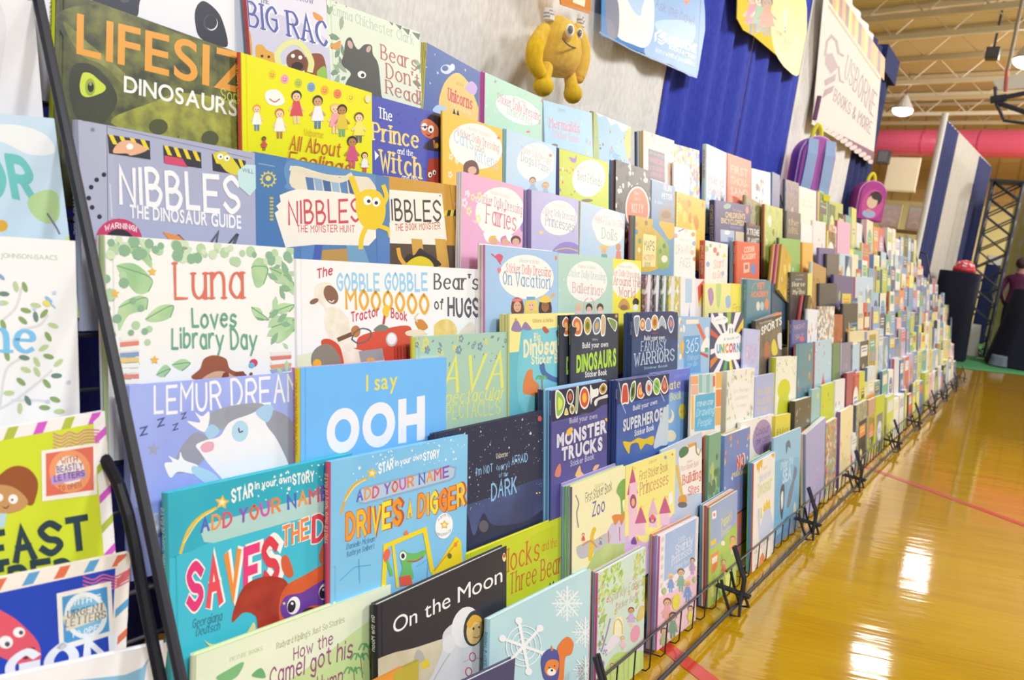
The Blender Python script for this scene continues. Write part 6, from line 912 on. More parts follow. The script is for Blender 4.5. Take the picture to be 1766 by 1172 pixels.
b3(VN, 4, 318, 652, 566, 662, '90b8e0', 'light blue activity book with white numerals and red brush', a_, 'activity_book', 'pb', .02)
def a_(a):
    V(*VN); cx, cy = 705, 880
    for i, c in enumerate(('eceaf0', 'c84838', 'eceaf0', 'e8d838', '40a058', 'eceaf0', 'd8702c', 'eceaf0', '34385c', 'c84838', 'eceaf0', 'eceaf0', '8cb848', 'eceaf0', 'f0c030', 'e07030', '34385c')):
        t = i/17*6.283+.2; a.P(c, (cx, cy), (cx+230*math.cos(t), cy+330*math.sin(t)), (cx+230*math.cos(t+.2), cy+330*math.sin(t+.2)))
    a.B('f4f4f4', (690, 770), (700, 725), (720, 710), (742, 725), (752, 775), (790, 790), (822, 850), (825, 930), (790, 985), (740, 990), (705, 1005), (660, 990), (612, 970), (595, 910), (605, 855), (640, 800)); a.E('f4f4f4', 645, 683, 56, 34); a.T('8c8c9c', 'over 100', 605, 692, 685, 678, 16, f='i')
    a.T('80808c', 'A book of', 665, 845, 785, 825, 24, f='b'); a.T('50505c', 'UNICORNS', 612, 940, 815, 925, 68, f='b', off=.05, cols=['4c8cc8', '50a060', 'e0b030', 'e07838', 'd04848', '9060b0', '40a0a0', 'e0a030']); a.L('50505c', 7, (715, 750), (715, 785)); a.L('50505c', 7, (735, 748), (735, 783))
b3(VN, 4, 568, 632, 822, 618, '34385c', 'navy starburst unicorn activity book with a white cloud', a_, 'activity_book')
b3(VN, 4, 826, 746, 952, 760, 'b0b8e4', 'lilac fairy book leaning beside the starburst book', G('Fairy|Things|Stickers', 'c0a0d4', .3, .02, 'h', cols=('d890b8', 'f0d890', '90a8d8'), v0=.05, r=.007), 'sticker_book', d=-.01)
b3(VN, 4, 918, 690, 1118, 618, '54483c+706050@20', 'dark sports encyclopedia with white capitals, tilted', lambda a: (V(*VN), a.P('98a860', (915, 660), (1010, 630), (1012, 652), (918, 690)), a.P('8878a8', (990, 640), (1050, 622), (1050, 655), (992, 672)), a.P('e07848', (1048, 630), (1115, 608), (1118, 640), (1050, 660)), a.P('33333a', (925, 695), (1110, 640), (1112, 665), (928, 728)), a.T('d8d8d0', 'factfinder', 945, 718, 1045, 690, 18, f='b'), a.T('e8e8e2', 'SPORTS', 960, 800, 1118, 715, 62, f='b', off=.03), a.B('d8c030', (1040, 870), (1060, 830), (1085, 900), (1080, 950), (1045, 950)), a.B('a05840', (985, 880), (1010, 850), (1030, 920), (1010, 1000), (985, 980)), a.B('d0d0d0', (1085, 800), (1120, 790), (1125, 900), (1095, 900))), 'encyclopedia', 'hb', .016, sp='3c3c44', d=.006)
b3(VN, 4, 1200, 683, 1322, 683, '4c5090', 'indigo book with pink print and a yellow spined neighbour', lambda a: (V(*VN), a.T('b890a0', 'NIGHT', 1215, 760, 1300, 745, 40, f='b'), a.T('b890a0', 'SKY', 1225, 835, 1290, 820, 40, f='b'), a.E('d84c58', 1275, 830, 18, 22)), kind='hb', t=.012, st=('e0c438',), short='indigo pink-print book', spt='NIGHT SKY', spc='c0c0d8')
b3(VQ, 4, 232, 492, 322, 500, 'e4e8ec', 'white book with red scribbles in the fifth row', G(cols=('e08070', 'd8b8b0', '90b0d0'), v0=.2, r=.01), kind='hb', t=.014)
b3(VQ, 4, 330, 468, 476, 470, 'e8e0d0*9c9488*c89050*787888*f0ece4@60', 'cream book covered with small upright figures', None, kind='hb', t=.012)
b3(VQ, 4, 474, 540, 566, 544, 'a0482c', 'rust red book next to the gold star book', G(cols=('803820', 'c08050'), v0=.3, r=.012), kind='hb', t=.014)
b3(VQ, 4, 552, 446, 690, 440, '2e2c34', 'black book with a gold star creature', lambda a: (a.S if False else a.UB('d89828', (.4, .3), (.5, .4), (.75, .4), (.65, .6), (.75, .85), (.5, .72), (.3, .88), (.35, .6), (.25, .42), (.4, .45)), a.UB('c05830', (.3, .45), (.45, .5), (.4, .7), (.32, .68))), kind='hb', t=.014, sp='2c2c34')
b3(VQ, 4, 694, 432, 740, 432, 'd8d4cc', 'pale narrow book right of the gold star book', None, kind='hb', t=.016)
b3(VQ, 4, 745, 436, 775, 436, 'd84838', 'red narrow book between pale and blue ones', None, kind='hb', t=.016)
b3(VQ, 4, 780, 438, 818, 438, '8098b8', 'steel blue narrow book, far end of the fifth row', None, kind='hb', t=.016)
# sixth tier
def a_(a):
    V(*VL)
    for i, x in enumerate((215, 240, 265, 290)): a.P('78b4b8' if i % 2 == 0 else 'a8ccc4', (x, 180), (x+24, 175), (x+24, 300), (x, 302))
    for q, c in (((165, 190, 212, 245), 'e89868'), ((165, 250, 212, 315), 'e0a890'), ((165, 320, 182, 550), 'e8b060'), ((330, 165, 372, 270), 'e8a850'), ((330, 280, 372, 395), 'e07840'), ((325, 402, 372, 520), 'e0a458'), ((310, 190, 325, 260), 'd8504c')): a.P(c, (q[0], q[1]), (q[2], q[1]-4), (q[2], q[3]-4), (q[0], q[3]))
    a.P('48a4d4', (193, 318), (325, 298), (322, 545), (185, 562)); a.T('c4e0f0', 'STEP-BY-STEP', 202, 395, 312, 378, 32, f='b', off=.02); a.T('a8dcf4', 'Drawing', 198, 462, 318, 438, 50, f='i', w=.15); a.T('a8dcf4', 'People', 208, 530, 300, 512, 48, f='i', w=.15)
b3(VL, 5, 166, 185, 372, 158, 'f0e4cc', 'drawing book with blue panel and orange squares', a_, 'activity_book')
b3(VL, 5, 408, 158, 592, 132, 'ece6d8', 'cream colouring book with an ornate green wreath', lambda a: (a.NS(60, (0, 0, 1, 1), .008, ['b8bc9c', '98a488', 'c8c8b0'], 4, 'leaf'), V(*VL), a.B('efeae0', (440, 240), (490, 215), (545, 230), (570, 300), (560, 380), (530, 440), (490, 460), (455, 420), (435, 330)), a.T('b8b8a0', 'Art Therapy', 450, 305, 555, 285, 22, f='i'), a.T('b8b8a0', 'patterns', 462, 350, 545, 335, 24, f='i'), a.T('b8b8a0', 'to colour', 470, 400, 535, 390, 20, f='i')), 'activity_book', 'pb', .02, sp='e0dcc0')
b3(VL, 5, 596, 192, 726, 166, 'a0a8d8', 'lavender blue bedtime book with yellow print', G('The Night|Counting|Stars', 'd0b898', .34, .024, 's', cols=('dce4f0', 'c8d4ec'), v0=.78, r=.016), t=.01)
b3(VO, 5, 216, 206, 346, 196, 'ece8d0', 'cream flower book with big lime flower and lime spine', lambda a: (a.UE('c8cc20', .4, .5, a.w*.3, a.h*.16), a.UB('c0c820', (.2, .6), (.6, .6), (.65, .95), (.15, .95)), a.NS(20, (0, .0, 1, .3), .005, ['b8a878', '988860'], 4, 'leaf')), 'activity_book', 'hb', .024, sp='c4cc30', st=('5c80b0',), short='cream flower book')
b3(VO, 5, 352, 122, 452, 110, '4c7c8c', 'petrol blue robot book with orange machine parts', G(cols=('c89868', 'd08050', 'a86838', '6ca0ac'), v0=.1, r=.014, n=3), kind='hb', t=.012, sp='90a0a0', st=('d04850',), short='petrol blue robot book')
b3(VO, 5, 462, 106, 568, 88, 'a8c8dc', 'sky blue book with a red and orange rocket', lambda a: (a.UP('d84838', (.5, .5), (.62, .72), (.72, 1), (.3, 1), (.38, .72)), a.UV('e89840', .36, .78, .68, .83), a.UV('e89840', .36, .9, .7, .94), a.NS(14, (0, .05, 1, .45), .007, ['e8eef2', 'd05858'], 4, 'blot')), kind='hb', t=.012, sp='c85848')
b3(VO, 5, 572, 122, 620, 112, '587850', 'forest green narrow book with a red arch', G(cols=('d04038', 'c83830'), v0=.6, r=.012, n=3), kind='hb', t=.012, sp='4c7048')
b3(VO, 5, 632, 116, 700, 106, '7c7490', 'greyish purple narrow book in the sixth row', G(cols=('908898',), v0=.1, r=.02), kind='hb', t=.012, sp='c8c4d0')
b3(VO, 5, 680, 42, 788, 34, 'e0cc98', 'sandy book with a brown fox-like streak', G(cols=('b05c28', 'c89048', 'a8502c'), v0=.3, r=.014, n=3), kind='hb', t=.012, d=.012)
b3(VO, 5, 790, 40, 868, 30, 'dccca0', 'beige thick book with a grey square patch', lambda a: a.UV('8c8c98', .3, .35, .75, .6), kind='hb', t=.016, sp='8c9cc8')
# seventh tier
b3(VL, 6, 286, 588, 366, 560, '6c9c78', 'green jungle book in the seventh row with red neighbour', G(cols=('4c7c4c', 'a8b860', '48684c'), v0=.2, r=.016), t=.012, d=.006, st=('c84840',), short='green jungle book')
b3(VL, 6, 392, 592, 562, 528, '6478b8', 'blue bedtime alphabet book with red capital word', lambda a: (a.NS(26, (0, .05, 1, .95), .007, ['e8c848', 'e89040', 'e8e4d8', 'c85848'], 4, 'blot'), V(*VL), a.T('d84838', 'NO', 470, 818, 522, 795, 88, f='b', off=.05, o='f0e8d8', ow=.12), a.T('e0d060', 'PEEKING', 440, 872, 540, 838, 30, f='b', off=.02)), 'activity_book', 'pb', .014, sp='5c84c8', st=('d8c030', 'c8b028'), short='blue alphabet book')
b3(VL, 6, 500, 500, 722, 442, 'ece4dc', 'white colouring book with a large purple oval', lambda a: (V(*VL), a.E('9c7ca8', 642, 600, 62, 122, 8), a.T('584468', 'Colour', 600, 590, 690, 560, 50, f='h', w=.12), a.T('584468', 'me calm', 602, 650, 692, 620, 44, f='h', w=.12), a.NS(10, (.3, 0, 1, .3), .004, ['9cac88', 'c8a0b0'], 3, 'leaf')), 'activity_book', 'pb', .012, d=.012)
b3(VO, 6, 212, 576, 306, 556, 'dcc838', 'small mustard yellow book beside the purple oval book', G('Big|Trucks', 'b08c30', .3, .024, 's', cols=('e8d878',), v0=.7, r=.01), t=.012)
b3(VO, 6, 335, 482, 438, 452, '4c4438', 'dark book with a bright orange red block', lambda a: (a.UV('d85030', 0, .45, 1, .98), a.NS(8, (.1, .1, .9, .4), .008, ['a8a090'], 4, 'blot'), bars(a, 'e8a868', .2, .6, .8, 3)), kind='pb', t=.022, sp='3c3830')
b3(VO, 6, 440, 410, 496, 396, '88b4b4', 'aqua book with yellow zigzag, behind the orange block book', G(cols=('e0d848', 'e06848', '3c5058'), v0=.1, r=.012, n=2), t=.012)
b3(VO, 6, 500, 385, 584, 358, 'bcc828', 'lime green book with small orange beast', G(cols=('e07838', '5c6c28', 'd8d860'), v0=.1, r=.01, n=2), t=.012, sp='8cb8b0')
b3(VO, 6, 590, 352, 650, 338, 'e4e2e0', 'off-white leaning book in the seventh row', G(cols=('b0acb0', '8c8c98'), v0=.3, r=.01), t=.012, d=-.006)
b3(VO, 6, 662, 304, 716, 292, 'a03c50', 'maroon narrow book in the seventh row', None, t=.016, sp='8c3448')
b3(VO, 6, 716, 302, 776, 290, 'd85858', 'coral and lime book in the seventh row', lambda a: a.UV('c8c838', .4, 0, 1, 1), t=.02, sp='d05060')
b3(VO, 6, 792, 270, 842, 256, 'd0d8dc', 'pale book with orange lower half', lambda a: a.UV('e88c38', 0, .5, 1, 1), t=.02, sp='607890')
# lowest tier
b3(VL, 7, 440, 908, 586, 836, '6c88b4', 'blue grey rider book with an orange coated figure', lambda a: (a.UB('8cac40+a0b84c@12', (-.1, .72), (.5, .62), (1.1, .58), (1.1, 1.1), (-.1, 1.1)), a.UB('d86848', (.3, .3), (.42, .28), (.5, .5), (.45, .85), (.25, .85)), a.UB('e09868', (.3, .22), (.42, .22), (.42, .3), (.3, .3)), a.UB('504040', (.3, .15), (.42, .15), (.42, .22), (.3, .22)), a.UB('a868a8', (.3, .55), (.42, .5), (.42, .75), (.32, .75)), a.UT('d8dce8', 'Dress up ponies', .15, .2, .92, .022, f='h', w=.13)), 'sticker_book', 'pb', .006, d=.03)
def a_(a):
    a.UP('e8a828', (.1, .02), (.4, -.01), (.36, .09), (.28, .05), (.24, .12), (.18, .06), (.14, .1)); a.UP('e8a828', (.78, -.01), (.98, -.01), (.94, .06), (.86, .03)); a.UT('e0b0a0', 'Usborne', .4, .11, .62, .012, f='s'); a.UT('b0c4e0', 'Make your own', .25, .2, .8, .022, f='h', w=.16); a.UT('c8d490', 'Dinosaur', .2, .33, .86, .04, f='h', w=.2)
    a.UB('bcc8e4', (.2, .48), (.3, .46), (.34, .62), (.5, .52), (.72, .5), (.9, .62), (1.02, .76), (.86, .74), (.78, .78), (.42, .8), (.28, .72)); a.UP('ecc030', (.46, .5), (.5, .42), (.56, .48), (.62, .4), (.68, .46), (.76, .42), (.82, .54), (.7, .5), (.52, .52)); a.UV('e0c840', .34, .46, .4, .56); a.NS(10, (.1, .8, .5, .98), .005, ['e08070'], 5, 'leaf'); a.UB('e87838', (.3, .98), (.45, .9), (.6, .98), (.6, 1.1), (.3, 1.1)); a.UT('8c8ca0', 'ATLAS', .5, .84, .85, .016, f='b')
b3(VL, 7, 588, 778, 730, 700, 'efe8da', 'cream leaning book with a pale blue dinosaur', a_, 'activity_book', 'pb', .006, sp='e06848', st=('5098d8', '4c90d4', '68a858'), short='cream dinosaur leaning book', d=-.012)
def a_(a):
    a.UB('6cb0d8+58a0d0@6', (-.1, .3), (.5, .25), (1.1, .4), (1.1, 1.1), (-.1, 1.1)); a.UT('b8d8ec', 'Under the', .26, .32, .72, .026, f='h', w=.2); a.UT('b8d8ec', 'SEA', .34, .46, .66, .05, f='b', off=.03); a.UB('40444c', (.28, .5), (.4, .48), (.42, .62), (.36, .8), (.28, .7)); a.UB('e4eaee', (.3, .56), (.37, .54), (.38, .66), (.33, .7)); a.UB('5c7488', (.52, .72), (.58, .58), (.72, .48), (.8, .44), (.76, .56), (.66, .7)); a.UB('58708a', (.72, .48), (.78, .36), (.88, .42), (.8, .5)); a.UE('ecdcb0', .82, .78, .018, .026); a.UB('3c90c4', (.4, .86), (.55, .8), (.65, .9), (.5, .98)); a.UB('4c6880', (.42, .1), (.55, .08), (.6, .16), (.5, .14), (.45, .2)); a.UB('4878a8', (-.1, .95), (.5, .9), (1.1, .85), (1.1, 1.1), (-.1, 1.1))
b3(VL, 7, 722, 606, 906, 532, '84bce0', 'sea blue leaning book with a whale and penguin', a_, 'activity_book', 'pb', .008, d=-.004)
b3(VO, 7, 402, 692, 530, 580, '9c9ccc', 'lavender book with an orange flower, behind thin yellow one', G(cols=('e89848', 'd8b0a0', '8488b8'), v0=.5, r=.008, n=3), t=.012, sp='7c98b8', st=('e8e8ec', 'd8cc50'), short='lavender orange-flower book')
b3(VO, 7, 525, 628, 600, 582, 'd8c8a0*c89858*88a858*c05848*7890b0@60', 'busy patterned book with a bright yellow spine', None, t=.02, sp='e4d020')
b3(VO, 7, 622, 548, 702, 508, 'ecd8a0', 'pale orange book with purple spine in the lowest row', G(cols=('e8a040', 'e0b868'), v0=.2, r=.012, n=4), t=.016, sp='7050a0')
b3(VO, 7, 722, 508, 790, 470, '9c9c80*788868*b89850*606870@60', 'mottled grey green book in the lowest row', None, t=.016, sp='506070')
b3(VO, 7, 800, 476, 842, 456, 'b88870', 'brown narrow book with green foot', lambda a: a.UV('a0b028', 0, .6, 1, .95), t=.012)
b3(VO, 7, 845, 455, 902, 436, 'b4c020', 'lime green book, end of its rack, grey animal on it', G(cols=('9c9c98', 'd04838', '787880'), v0=.4, r=.01, n=2), t=.012)
# ================================================================ further racks: every front and the spines beside it
PALS = ['e8d850', 'c8d048', 'e8c038', 'a8c8e0', '7098c8', '4c68a8', 'f0ece0', 'e8e0c8', 'd8dce4', 'e07848', 'd05050', 'e8a8b8', 'b0a0d0', '58a088', '80b060', '3c4468', '383840', 'e8e880', '90b8d8', 'ecd8b0', 'b4c040', '6c88b4', 'd8c890', 'f0e8d8']
RACKN = {4: 'fifth', 5: 'sixth', 6: 'seventh', 7: 'eighth', 8: 'ninth', 9: 'tenth'}
RX = [(.463, 1.325), (1.35, 2.155), (2.18, 3.0), (3.03, 3.88), (3.92, 5.03), (5.06, 5.95), (5.98, 6.88), (6.9, 7.8), (7.82, 8.73), (8.75, 9.66)]
rg = random.Random(11)
for r_ in range(4, 10):
    x0, x1 = RX[r_]
    for tier in range(8):
        if r_ == 9 and tier < 2: continue                       # the last rack is low on top
        x = x0+.02+rg.uniform(0, .03)
        if r_ == 4: x = max(x, {0: 4.6, 1: 4.55, 2: 4.5, 3: 4.45, 4: 4.4, 5: 4.3, 6: 4.2, 7: 4.05}[tier])
        k = 0
        while x < x1-.1 and k < 5:
            w = min(rg.uniform(.15, .26), x1-.01-x); h = rg.uniform(.2, .3)+(.07 if tier == 0 else 0)
            c = rg.choice(PALS); c2, c3, c4 = rg.sample(PALS, 3)
            lab = f"{cname(c)} book with {cname(c2)} print, {NTH[k]} in the {ORD[tier]} row of the {RACKN[r_]} rack"
            def a_(a, c2=c2, c3=c3, c4=c4, s=rg.random()):
                if s < .4: a.UV(c3, .12, .1, .88, .34); bars(a, c2, .2, .14, .8, 2)
                elif s < .7: a.UE(c3, .5, .45, a.w*.36, a.h*.26); bars(a, c2, .25, .38, .75, 2)
                else: bars(a, c2, .15, .12, .85, 3)
                a.NS(6, (.08, .55, .92, .95), .018, [c2, c4], int(s*1e4), 'blot')
            st = () if r_ > 7 else tuple(rg.sample(PALS, 1 if rg.random() < .6 else 0))
            sh = f"{NTH[k]} front of the {ORD[tier]} row, {RACKN[r_]} rack"
            tt = rg.choice((.008, .014, .022, .03))
            book(tier, (x, x+w), h, lab, c, 'picture_book', 'pb', tt, sp=rg.choice(PALS), art=a_, world=True, st=st, short=sh, stt=.012)
            x += w+rg.uniform(.008, .05); k += 1
# ================================================================ wire display racks
RN = ['left edge', 'first full', 'second full', 'third', 'fourth', 'fifth', 'sixth', 'seventh', 'eighth', 'ninth', 'tenth']
RL = ['black wire book rack cut off by the left edge', 'black wire book rack of picture books beside the left-edge rack', 'black wire book rack of doll and sticker books, foot on the floor',
      'black wire book rack ending at the sea blue leaning book', 'black wire book rack fourth in the line, by the busy patterned book', 'black wire book rack fifth in the line below the pink backpack', 'black wire book rack sixth in the line',
      'black wire book rack seventh in the line', 'black wire book rack eighth in the line', 'black wire book rack ninth in the line', 'black wire book rack last in the line before the green carpet']
def pole_y(z): return .537+.545*(z-.248)
RXA = [(-.38, .425)]+RX
for i, (x0, x1) in enumerate(RXA):
    t = empty('wire_display_rack', None, ((x0+x1)/2, .9, 0), uniq(RL[i]), 'display rack', 'wire racks in one line'); o = Matrix.Translation((-(x0+x1)/2, -.9, 0))
    def fin(m, n): q = m.build(n, t); q.data.transform(o); return q
    lo = 0.; ll = .055 if i in (0, 1) else .0
    for x in (x0-.006, x1+.006):
        ft = .06 if i in (0, 1) and x < .6 else 0                 # at the gap beside the left rack the upright stands forward
        m = MB(); low = [(x, .54, .03), (x, .54, .10), (x, .552, .125), (x, .585, .188)]
        if ft: path = [(.467, pole_y(z), z) for z in (.02, .4, .7, 1.0, 1.32)] if i else [(.451, y, z) for y, z in ((.52, .2), (.693, .514), (.775, .66), (.90, .73), (1.02, .95))]+[(.451, 1.17, 1.32)]
        else: path = [(x, .69, .06), (x, .70, .25), (x, .745, .36), (x, .81, .5), (x, .89, .7), (x, 1.03, 1.0), (x, 1.15, 1.32)]
        m.tube(smooth(path, 4), .0065, WIRE, 8); fin(m, 'upright')
        if not ft: m = MB(); m.tube(smooth(low, 3), .0052, WIRE, 8); fin(m, 'front_post')
        yt = path[-1][1]
        m = MB(); m.tube(smooth([(path[-1][0], yt, 1.32), (x, yt+.05, 1.335), (x, 1.21, 1.28), (x, 1.22, .7), (x, 1.23, .006)], 4), .0065, WIRE, 8); fin(m, 'rear_leg')
        m = MB(); m.tube([(x, .515-lo, .06), (x, 1.23, .06)], .005, WIRE, 6); fin(m, 'side_bar')
        if i not in (0,):
            xx = x-.035 if x > x0 else x+.035; m = MB(); m.tube([(xx, .592-lo, .096), (xx, .578-lo, .062), (xx, .548-lo, .006), (xx, .525, .012), (x, .54, .07), (x, .54, .1)], .0045, WIRE, 6); fin(m, 'foot_loop')
    m = MB(); m.tube([(x0, .545-lo, .03), (x1, .545-lo, .03)], .0055, WIRE, 8); fin(m, 'front_base_rail')
    m = MB(); m.tube([(x0, 1.23, .03), (x1, 1.23, .03)], .0055, WIRE, 8); fin(m, 'rear_base_rail')
    for k in range(8):
        m = MB(); f = (-.012-ll) if k == 7 else .004; pb = np.array([0, YB[k], ZB[k]])
        fr = pb-UPV*.005+NRM*f; b0 = pb+NRM*f-UPV*.006; b1 = pb+NRM*.045-UPV*.006
        if k == 7: fr = pb+UPV*(.03 if ll else .088)+NRM*(f-.012); b0 = pb+NRM*(f-.004)-UPV*.004
        m.tube([(x0, fr[1], fr[2]), (x1, fr[1], fr[2])], .003, WIRE, 6); m.tube([(x0, b1[1], b1[2]+.09), (x1, b1[1], b1[2]+.09)], .0025, WIRE, 6)
        n_ = max(5, int((x1-x0)/.085))
        for j in range(n_):
            x = x0+(x1-x0)*(j+.5)/n_
            m.tube([(x, fr[1], fr[2]), (x, b0[1], b0[2]+(.012 if k == 7 else -.002)), (x, b0[1]+.008, max(.003, b0[2])), (x, b1[1], max(.003, b1[2])), (x, b1[1], b1[2]+.09)], .002, WIRE, 5)
        fin(m, 'book_pocket')
# ================================================================ pipe and drape behind the racks
def cloth(n, L, b, c):
    tc = nn(n, 'ShaderNodeTexCoord'); w1 = nn(n, 'ShaderNodeTexNoise', Scale=90.0, Detail=2.0); mp = nn(n, 'ShaderNodeMapping'); mp.inputs['Scale'].default_value = (1, 1, .35); L.new(tc.outputs['Object'], mp.inputs[0]); L.new(mp.outputs[0], w1.inputs['Vector'])
    r = ramp(n, [(.3, c[0]), (.7, c[1])]); L.new(w1.outputs[0], r.inputs[0]); L.new(r.outputs[0], b.inputs['Base Color']); b.inputs['Roughness'].default_value = .85; b.inputs['Specular IOR Level'].default_value = .15
    bp = nn(n, 'ShaderNodeBump', Strength=.25, Distance=.002); L.new(w1.outputs[0], bp.inputs['Height']); L.new(bp.outputs[0], b.inputs['Normal'])
WHITE = nodemat('white_drape_cloth', lambda n, L, b: cloth(n, L, b, ('dedad2', 'efece6'))); BLUE = nodemat('blue_drape_cloth', lambda n, L, b: cloth(n, L, b, ('3a46ac', '4652bc'))); NAVY = nodemat('navy_drape_cloth', lambda n, L, b: cloth(n, L, b, ('28305e', '323a6a')))
def drape(name, A, B, z0, z1, m, label, seed, amp=.022, per=.16, group='drapes on the pipe frame'):
    A, B = np.array(A, float), np.array(B, float); l = np.hypot(*(B-A)); d = (B-A)/l; nrm = np.array([d[1], -d[0]]); rg = random.Random(seed); n = max(16, int(l/.02)); rows = 8; vs = []
    ph = [rg.uniform(0, 6.3) for _ in range(4)]
    for j in range(rows+1):
        t = j/rows
        for i in range(n+1):
            s = l*i/n; ed = min(1, s/.1, (l-s)/.1); y = ed*amp*(math.sin(s/per*6.283+ph[0]+.6*math.sin(s*2.1+ph[1]))*(.5+.5*t)+.5*math.sin(s*2.3/per+ph[2])*t+.6*math.sin(s*1.7+ph[3])*t)
            p = A+d*s+nrm*y; vs.append((p[0], p[1], z1+(z0-z1)*t))
    f = [(j*(n+1)+i, j*(n+1)+i+1, (j+1)*(n+1)+i+1, (j+1)*(n+1)+i) for j in range(rows) for i in range(n)]
    c = [sum(v[k] for v in vs)/len(vs) for k in (0, 1)]+[z0]
    o = mesh(name, [(v[0]-c[0], v[1]-c[1], v[2]-c[2]) for v in vs], f, m, None, None, True); o.location = c
    sm = o.modifiers.new('thick', 'SOLIDIFY'); sm.thickness = .002
    return tag(o, uniq(label), 'drape', group)
DY_ = 1.40; PZ = 2.74
drape('blue_drape', (-.6, DY_), (1.02, DY_), .03, PZ, BLUE, 'deep blue drape glimpsed between the first two racks', 1)
drape('white_drape', (1.03, DY_), (2.94, DY_), .03, PZ, WHITE, 'white drape behind the yellow plush toy', 2, .016, .3)
drape('blue_drape', (2.95, DY_), (3.866, DY_), .03, PZ, BLUE, 'royal blue drape left of the narrow gap', 3, .03, .2)
drape('blue_drape', (3.876, DY_), (4.70, DY_), .03, PZ, BLUE, 'royal blue drape right of the narrow gap', 4, .028, .22)
drape('white_drape', (4.71, DY_), (6.35, DY_), .03, PZ, WHITE, 'white drape behind the purple backpack', 5, .02, .3)
drape('blue_drape', (6.36, DY_), (7.2, DY_), .03, PZ, NAVY, 'navy drape at the end of the frame, behind the pink backpack', 6, .02, .2)
PIPE = mat('c8c8cc', .3, .5, 0, .6)
t = empty('pipe_and_drape_frame', None, (7.24, DY_+.03, 0), uniq('silver pipe frame carrying the white and blue drapes'), 'drape frame')
for x, n in ((3.90, 'upright'), (7.24, 'upright'), (.2, 'upright')):
    m = MB(); m.tube([(x-7.24, .02, 0), (x-7.24, .02, PZ+.03)], .022, PIPE, 12); m.box((x-7.44, -.17, 0), (x-7.04, .23, .012), PIPE); m.build(n, t)
m = MB(); m.tube([(-7.8, 0, PZ-.005), (0.02, 0, PZ-.005)], .02, PIPE, 10); m.build('cross_bar', t)
# blue cover over the end of the cross bar
o = MB().box((6.7, DY_-.045, PZ-.16), (7.26, DY_+.075, PZ+.03), NAVY).build('drape_hood'); tag(o, uniq('blue cloth folded over the end of the pipe frame'), 'drape')
# ---- banners hanging on the drapes
def hang(px, Y, label, name, col, art, cat='banner', thick=.004, sub=None):
    """a flat cloth: photo pixels of the corners TL TR BR BL on the plane Y"""
    Q = [atY(*p, Y) for p in px]; x0, z0 = min(q[0] for q in Q), min(q[2] for q in Q); w, h = max(q[0] for q in Q)-x0, max(q[2] for q in Q)-z0
    M = Matrix.Translation((x0, Y, z0)); a = Art(M, w, h); out = [(q[0]-x0, q[2]-z0) for q in Q]
    m = MB(); n = len(out); c = mat(col, .8, .1)
    m.add([(x, 0, z) for x, z in out]+[(x, thick, z) for x, z in out], [tuple(range(n)), tuple(range(2*n-1, n-1, -1))]+[(i, n+i, n+(i+1) % n, (i+1) % n) for i in range(n)], c)
    art(a); b = len(m.v); m.v += a.v; ids = [m.mi(k) for k in a.m]
    for f, k in zip(a.f, a.k): m.f.append([b+i for i in f]); m.k.append(ids[k])
    o = m.build(name); o.matrix_world = M; tag(o, uniq(label), cat); return o, a
def logo(a, c, x, y, s):                              # the open-book mark
    a.P(c, (x-s, y-.5*s), (x, y-1.1*s), (x+.25*s, y-.95*s), (x-.7*s, y-.35*s), (x-.7*s, y+.6*s), (x-s, y+.8*s)); a.P(c, (x-.5*s, y-.1*s), (x+.4*s, y-.7*s), (x+s, y-.3*s), (x+.1*s, y+.35*s))
    a.P(c, (x-.5*s, y+.2*s), (x+.1*s, y+.6*s), (x+s, y), (x+s, y+.2*s), (x+.1*s, y+.85*s), (x-.5*s, y+.45*s)); a.P(c, (x-.5*s, y+.65*s), (x+.1*s, y+1.05*s), (x+s, y+.45*s), (x+s, y+.65*s), (x+.1*s, y+1.3*s), (x-.5*s, y+.9*s))
V10 = (1050, 0, 3.78)
def a_(a):
    V(*V10); a.B('5c98d8+4c88cc@3', (270, 0), (480, -20), (620, 0), (590, 480), (400, 420), (240, 360), (250, 200)); a.B('88b8e4', (300, 150), (450, 130), (560, 160), (540, 280), (400, 300)); a.B('ece6dc+e2dcd4@6', (70, -20), (270, -40), (295, 130), (275, 260), (230, 310), (160, 290), (60, 240), (50, 120)); a.B('8cb4e0', (120, -30), (230, -30), (215, 60), (205, 105), (160, 70)); a.B('3c4464', (-20, -20), (50, -10), (68, 100), (55, 240), (-5, 230)); a.L('3c64a8', 10, (-60, 210), (150, 325), (400, 430), (572, 505), sm=0)
    a.L('3c64b4', 6, (600, -10), (585, 250), (572, 505), sm=0); a.T('4c5ca4', 'Ask me how!', 302, 52, 552, 165, 62, f='h', w=.11); a.B('d06050', (490, 10), (510, -10), (530, 5), (505, 30))
    logo(a, 'eef2f8', 340, 238, 42); a.T('eef2f8', 'USBORNE', 388, 278, 566, 345, 55, f='b', off=.04); a.T('eef2f8', 'BOOKS & MORE', 390, 315, 562, 385, 24, f='b', off=.02); a.T('eef2f8', 'Open a world of possibilities', 300, 335, 555, 430, 30, f='i', w=.12)
hang(((1043, -160), (1226, -160), (1203, 131), (1037, 61)), DY_-.05, 'blue quilted banner with white writing over white and blue drapes', 'banner', '4c84cc', a_)
